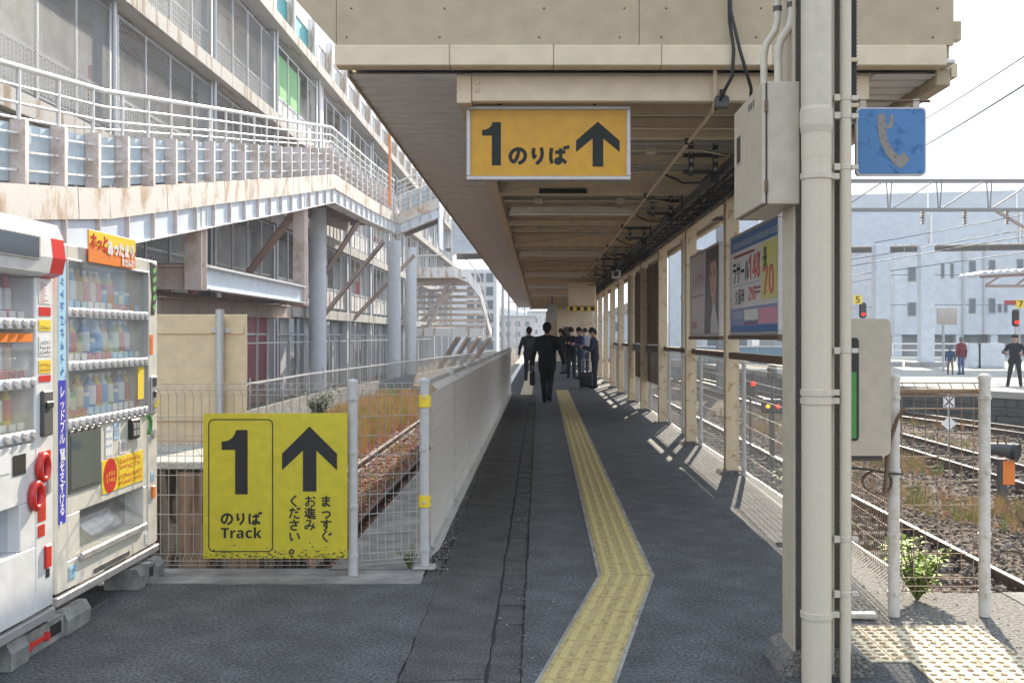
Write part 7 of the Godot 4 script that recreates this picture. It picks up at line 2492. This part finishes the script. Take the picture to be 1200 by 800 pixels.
func build_far():
	# distant town and hills
	var st = mb()
	var prev = []
	for i in 61:
		var x = -500.0 + i * 20.0
		var h = 16.0 + 9.0 * sin(i * 0.35) + 5.0 * sin(i * 0.9 + 1.0)
		prev.append(Vector3(x, h, -820))
	for i in 60:
		var a = prev[i]
		var b = prev[i + 1]
		quad(st, Vector3(a.x, -1.2, -620), Vector3(b.x, -1.2, -620), b, a, Vector3(0, 0.95, 0.3).normalized())
	structure("hills", st.commit(), M.hill)
	var bl = [[-14.0, 210, 9, 9, "wide pale block far down the line"], [-24.0, 230, 12, 14, "taller grey block far down the line"], [-6.0, 260, 10, 7, "low pinkish block at the end of the line"], [4.0, 300, 14, 9, "long white block far beyond the platform end"]]
	for q in bl:
		var h = thing("far_building", q[4], "building", Vector3(q[0], -1.1, -q[1]), 0.0, "buildings far down the line")
		put("wall", bx(Vector3(-q[2] / 2.0, 0, -8), Vector3(q[2] / 2.0, q[3], 0)), [M.building_pale, M.building_grey, M.steel_pink, M.building][bl.find(q)], h)
		put("roof", bx(Vector3(-q[2] / 2.0 - 0.3, q[3], -8.3), Vector3(q[2] / 2.0 + 0.3, q[3] + 0.4, 0.3)), M.building_grey, h)
		for i in 8:
			put("window", bx(Vector3(-q[2] * 0.4 + (i % 4) * q[2] * 0.22, q[3] * (0.35 + 0.35 * (i / 4)), 0.01), Vector3(-q[2] * 0.4 + (i % 4) * q[2] * 0.22 + 1.1, q[3] * (0.35 + 0.35 * (i / 4)) + 1.2, 0.1)), M.window_glass, h)
	# glazed office tower at the end of the ramp
	var t = thing("glass_tower", "white gridded tower at the end of the station building", "building", Vector3(-8.0, -1.1, -140))
	put("wall", bx(Vector3(-6, 0, -10), Vector3(2.6, 11.0, 0)), M.building_pale, t)
	for i in 3:
		for j in 6:
			var f = put("window", bx(Vector3(-1.2 + i * 1.2, 0.8 + j * 1.7, 0.005), Vector3(-0.15 + i * 1.2, 2.1 + j * 1.7, 0.05)), M.galv, t)
			put("pane", bx(Vector3(-1.1 + i * 1.2, 0.9 + j * 1.7, 0.051), Vector3(-0.25 + i * 1.2, 2.0 + j * 1.7, 0.07)), M.window_glass, f)
	var k = 0
	for q in [[-2.9, 88], [-3.3, 120], [-3.0, 150], [-2.4, 180], [-6.8, 170]]:
		var m = thing("catenary_mast", "slim grey catenary mast down the line, %s" % ["nearest", "second", "third", "fourth", "farthest out to the side"][k], "mast", Vector3(q[0], -1.1, -q[1]), 0.0, "catenary masts down the line")
		put("pole", tb([Vector3(0, 0, 0), Vector3(0, 7.2, 0)], [0.14, 0.1], 8), M.galv, m)
		put("arm", bx(Vector3(0, 6.2, -0.05), Vector3(2.2, 6.3, 0.05)), M.galv, m)
		k += 1

# ------------------------------------------------------------------ people
func build_people():
	var D = Color(0.013, 0.013, 0.015)
	var shoe = Color(0.01, 0.01, 0.01)
	var still = [[0, -0.01, 0, 0, 0], [0, -0.01, 0, 0, 0]]
	# walking man in a black coat
	var p = thing("person", "person in a long black coat walking away with a black briefcase", "person", Vector3(0.17, 0.0, -24.3))
	var r = figure(p, {"legs": [[0.02, -0.07, 0.05, -0.02, 0.0], [-0.02, 0.0, -0.05, 0.30, 0.06]], "arms": [[Vector3(-0.07, -0.28, 0.05), Vector3(-0.03, -0.25, -0.03)], [Vector3(0.09, -0.27, 0.02), Vector3(0.06, -0.24, -0.04)]], "hem": 0.16, "bulk": 1.12, "curl": 0.9}, D, D, shoe)
	var hp = p.position + r.hands[0][0]
	var b = thing("briefcase", "black briefcase held by the walking person in the black coat", "bag", hp + Vector3(0, -0.12, 0))
	put("case", bx(Vector3(-0.06, -0.34, -0.2), Vector3(0.06, -0.03, 0.2), 0.03), M.bag, b)
	put("handle", tb([Vector3(0, -0.03, -0.07), Vector3(0, 0.03, -0.05), Vector3(0, 0.03, 0.05), Vector3(0, -0.03, 0.07)], 0.01, 6), M.bag, b)
	# man with the backpack
	p = thing("person", "person in a dark jacket with a backpack, walking on the left by the platform edge", "person", Vector3(-0.33, 0.0, -36.0))
	figure(p, {"legs": [[0.0, -0.05, 0.0, 0.02, 0.0], [0.0, 0.02, 0.0, 0.16, 0.03]], "arms": [[Vector3(-0.1, -0.27, 0.03), Vector3(-0.03, -0.23, -0.06)], [Vector3(0.1, -0.27, 0.03), Vector3(0.03, -0.23, -0.06)]], "hem": 0.05, "bulk": 1.0}, Color(0.03, 0.033, 0.04), Color(0.018, 0.019, 0.024), shoe)
	var bp = thing("backpack", "small dark backpack on the back of the person at the platform edge", "bag", Vector3(-0.30, 1.02, -35.80))
	put("bag", bx(Vector3(-0.14, 0, -0.06), Vector3(0.15, 0.42, 0.08), 0.05), M.bag, bp)
	put("pocket", bx(Vector3(-0.1, 0.04, 0.081), Vector3(0.11, 0.2, 0.11), 0.012), M.bag, bp)
	# waiting people on the right
	var phone = [[Vector3(-0.05, -0.26, -0.05), Vector3(0.08, 0.06, -0.22)], [Vector3(0.05, -0.26, -0.05), Vector3(-0.08, 0.08, -0.22)]]
	var down = [[Vector3(-0.06, -0.28, 0.02), Vector3(-0.01, -0.24, -0.03)], [Vector3(0.06, -0.28, 0.02), Vector3(0.01, -0.24, -0.03)]]
	p = thing("person", "person in a dark suit looking down beside a rolling suitcase", "person", Vector3(1.56, 0.0, -31.0), deg_to_rad(80))
	figure(p, {"legs": still, "arms": phone, "look": Vector3(0, -0.75, -1), "lean": 0.05, "hem": 0.08, "mask": Color(0.7, 0.7, 0.7)}, Color(0.022, 0.026, 0.045), Color(0.02, 0.022, 0.035), shoe)
	p.scale = Vector3.ONE * 0.965
	var sc = thing("suitcase", "black rolling suitcase standing in front of the suited person", "suitcase", Vector3(1.30, 0.0, -30.7))
	put("case", bx(Vector3(-0.19, 0.05, -0.13), Vector3(0.19, 0.46, 0.13), 0.04), M.bag, sc)
	put("pocket", bx(Vector3(-0.15, 0.1, 0.131), Vector3(0.15, 0.34, 0.165), 0.012), M.cloth_black, sc)
	put("handle", tb([Vector3(-0.12, 0.46, -0.1), Vector3(-0.12, 0.8, -0.1), Vector3(0.12, 0.8, -0.1), Vector3(0.12, 0.46, -0.1)], 0.01, 6), M.galv, sc)
	for s in [-1, 1]:
		put("wheel", tb([Vector3(s * 0.16 - 0.02, 0.03, 0), Vector3(s * 0.16 + 0.02, 0.03, 0)], 0.03, 10), M.black, sc)
	p = thing("person", "person in a navy jacket reading a phone, next to the suited person", "person", Vector3(1.42, 0.0, -37.6), deg_to_rad(120))
	figure(p, {"legs": still, "arms": phone, "look": Vector3(0, -0.6, -1), "lean": 0.06, "hem": 0.06}, Color(0.05, 0.06, 0.12), Color(0.06, 0.07, 0.12), shoe)
	p = thing("person", "person in black with a pale face mask standing mid-group", "person", Vector3(1.12, 0.0, -38.6), deg_to_rad(170))
	figure(p, {"legs": still, "arms": phone, "look": Vector3(0, -0.4, -1), "lean": 0.03, "hem": 0.1, "mask": Color(0.7, 0.7, 0.7)}, D, Color(0.02, 0.02, 0.03), shoe)
	p = thing("person", "person in black with long hair bending over a phone, at the group's left", "person", Vector3(0.98, 0.0, -43.0), deg_to_rad(60))
	figure(p, {"legs": still, "arms": phone, "look": Vector3(0, -0.9, -1), "lean": 0.12, "hem": 0.25, "long": true}, Color(0.015, 0.015, 0.017), Color(0.05, 0.09, 0.10), shoe)
	p = thing("person", "person in a light grey top at the back of the waiting group", "person", Vector3(1.75, 0.0, -42.5), deg_to_rad(200))
	figure(p, {"legs": still, "arms": down, "look": Vector3(0, -0.2, -1), "mask": Color(0.72, 0.72, 0.72)}, Color(0.22, 0.24, 0.28), Color(0.03, 0.03, 0.05), shoe)
	# opposite platform
	p = thing("person", "uniformed person in a black suit and cap on the opposite platform", "person", at(1190, 453, 35.2), deg_to_rad(150))
	p.position.y = -0.15
	var q = figure(p, {"legs": [[-0.04, 0, -0.08, 0.0, 0], [0.06, -0.02, 0.12, 0.0, 0]], "arms": [[Vector3(-0.16, -0.22, 0.0), Vector3(0.1, -0.02, -0.22)], [Vector3(0.16, -0.22, 0.0), Vector3(-0.1, -0.02, -0.22)]], "hem": 0.08}, D, D, shoe)
	p.scale = Vector3.ONE * 0.95
	var cp = mb()
	lathe(cp, [[0.098, -0.03], [0.101, 0.01], [0.128, 0.03], [0.12, 0.045], [0.001, 0.05]], 16, Transform3D(Basis(), q.head + Vector3(0, 0.09, 0)))
	put("cap", cp.commit(), M.cloth_black, p)
	p = thing("person", "person in a dark red jacket and blue trousers on the opposite platform", "person", at(1127, 431, 46.5), deg_to_rad(20))
	p.position.y = -0.15
	figure(p, {"legs": still, "arms": down, "hem": 0.05, "hair": Color(0.14, 0.13, 0.12), "bulk": 1.05}, Color(0.16, 0.025, 0.03), Color(0.08, 0.13, 0.24), shoe)
	p.scale = Vector3.ONE * 0.9
	p = thing("person", "small child in a blue jacket and cap beside the red jacket", "person", at(1114, 431, 46.5), deg_to_rad(-30))
	p.position.y = -0.15
	figure(p, {"legs": [[-0.03, -0.06, -0.05, -0.08, 0], [0.05, 0.05, 0.06, 0.12, 0.02]], "arms": down, "hair": Color(0.06, 0.14, 0.28)}, Color(0.03, 0.06, 0.13), Color(0.18, 0.16, 0.12), shoe)
	p.scale = Vector3.ONE * 0.68

func _ready():
	rng.seed = 20240
	setup_view()
	make_materials()
	build_ground()
	build_tracks()
	build_far()
	build_station_building()
	build_ramp()
	build_left_yard()
	build_right_background()
	build_canopy()
	build_fences()
	build_signs()
	build_near_column()
	build_posters()
	build_machines()
	build_people()
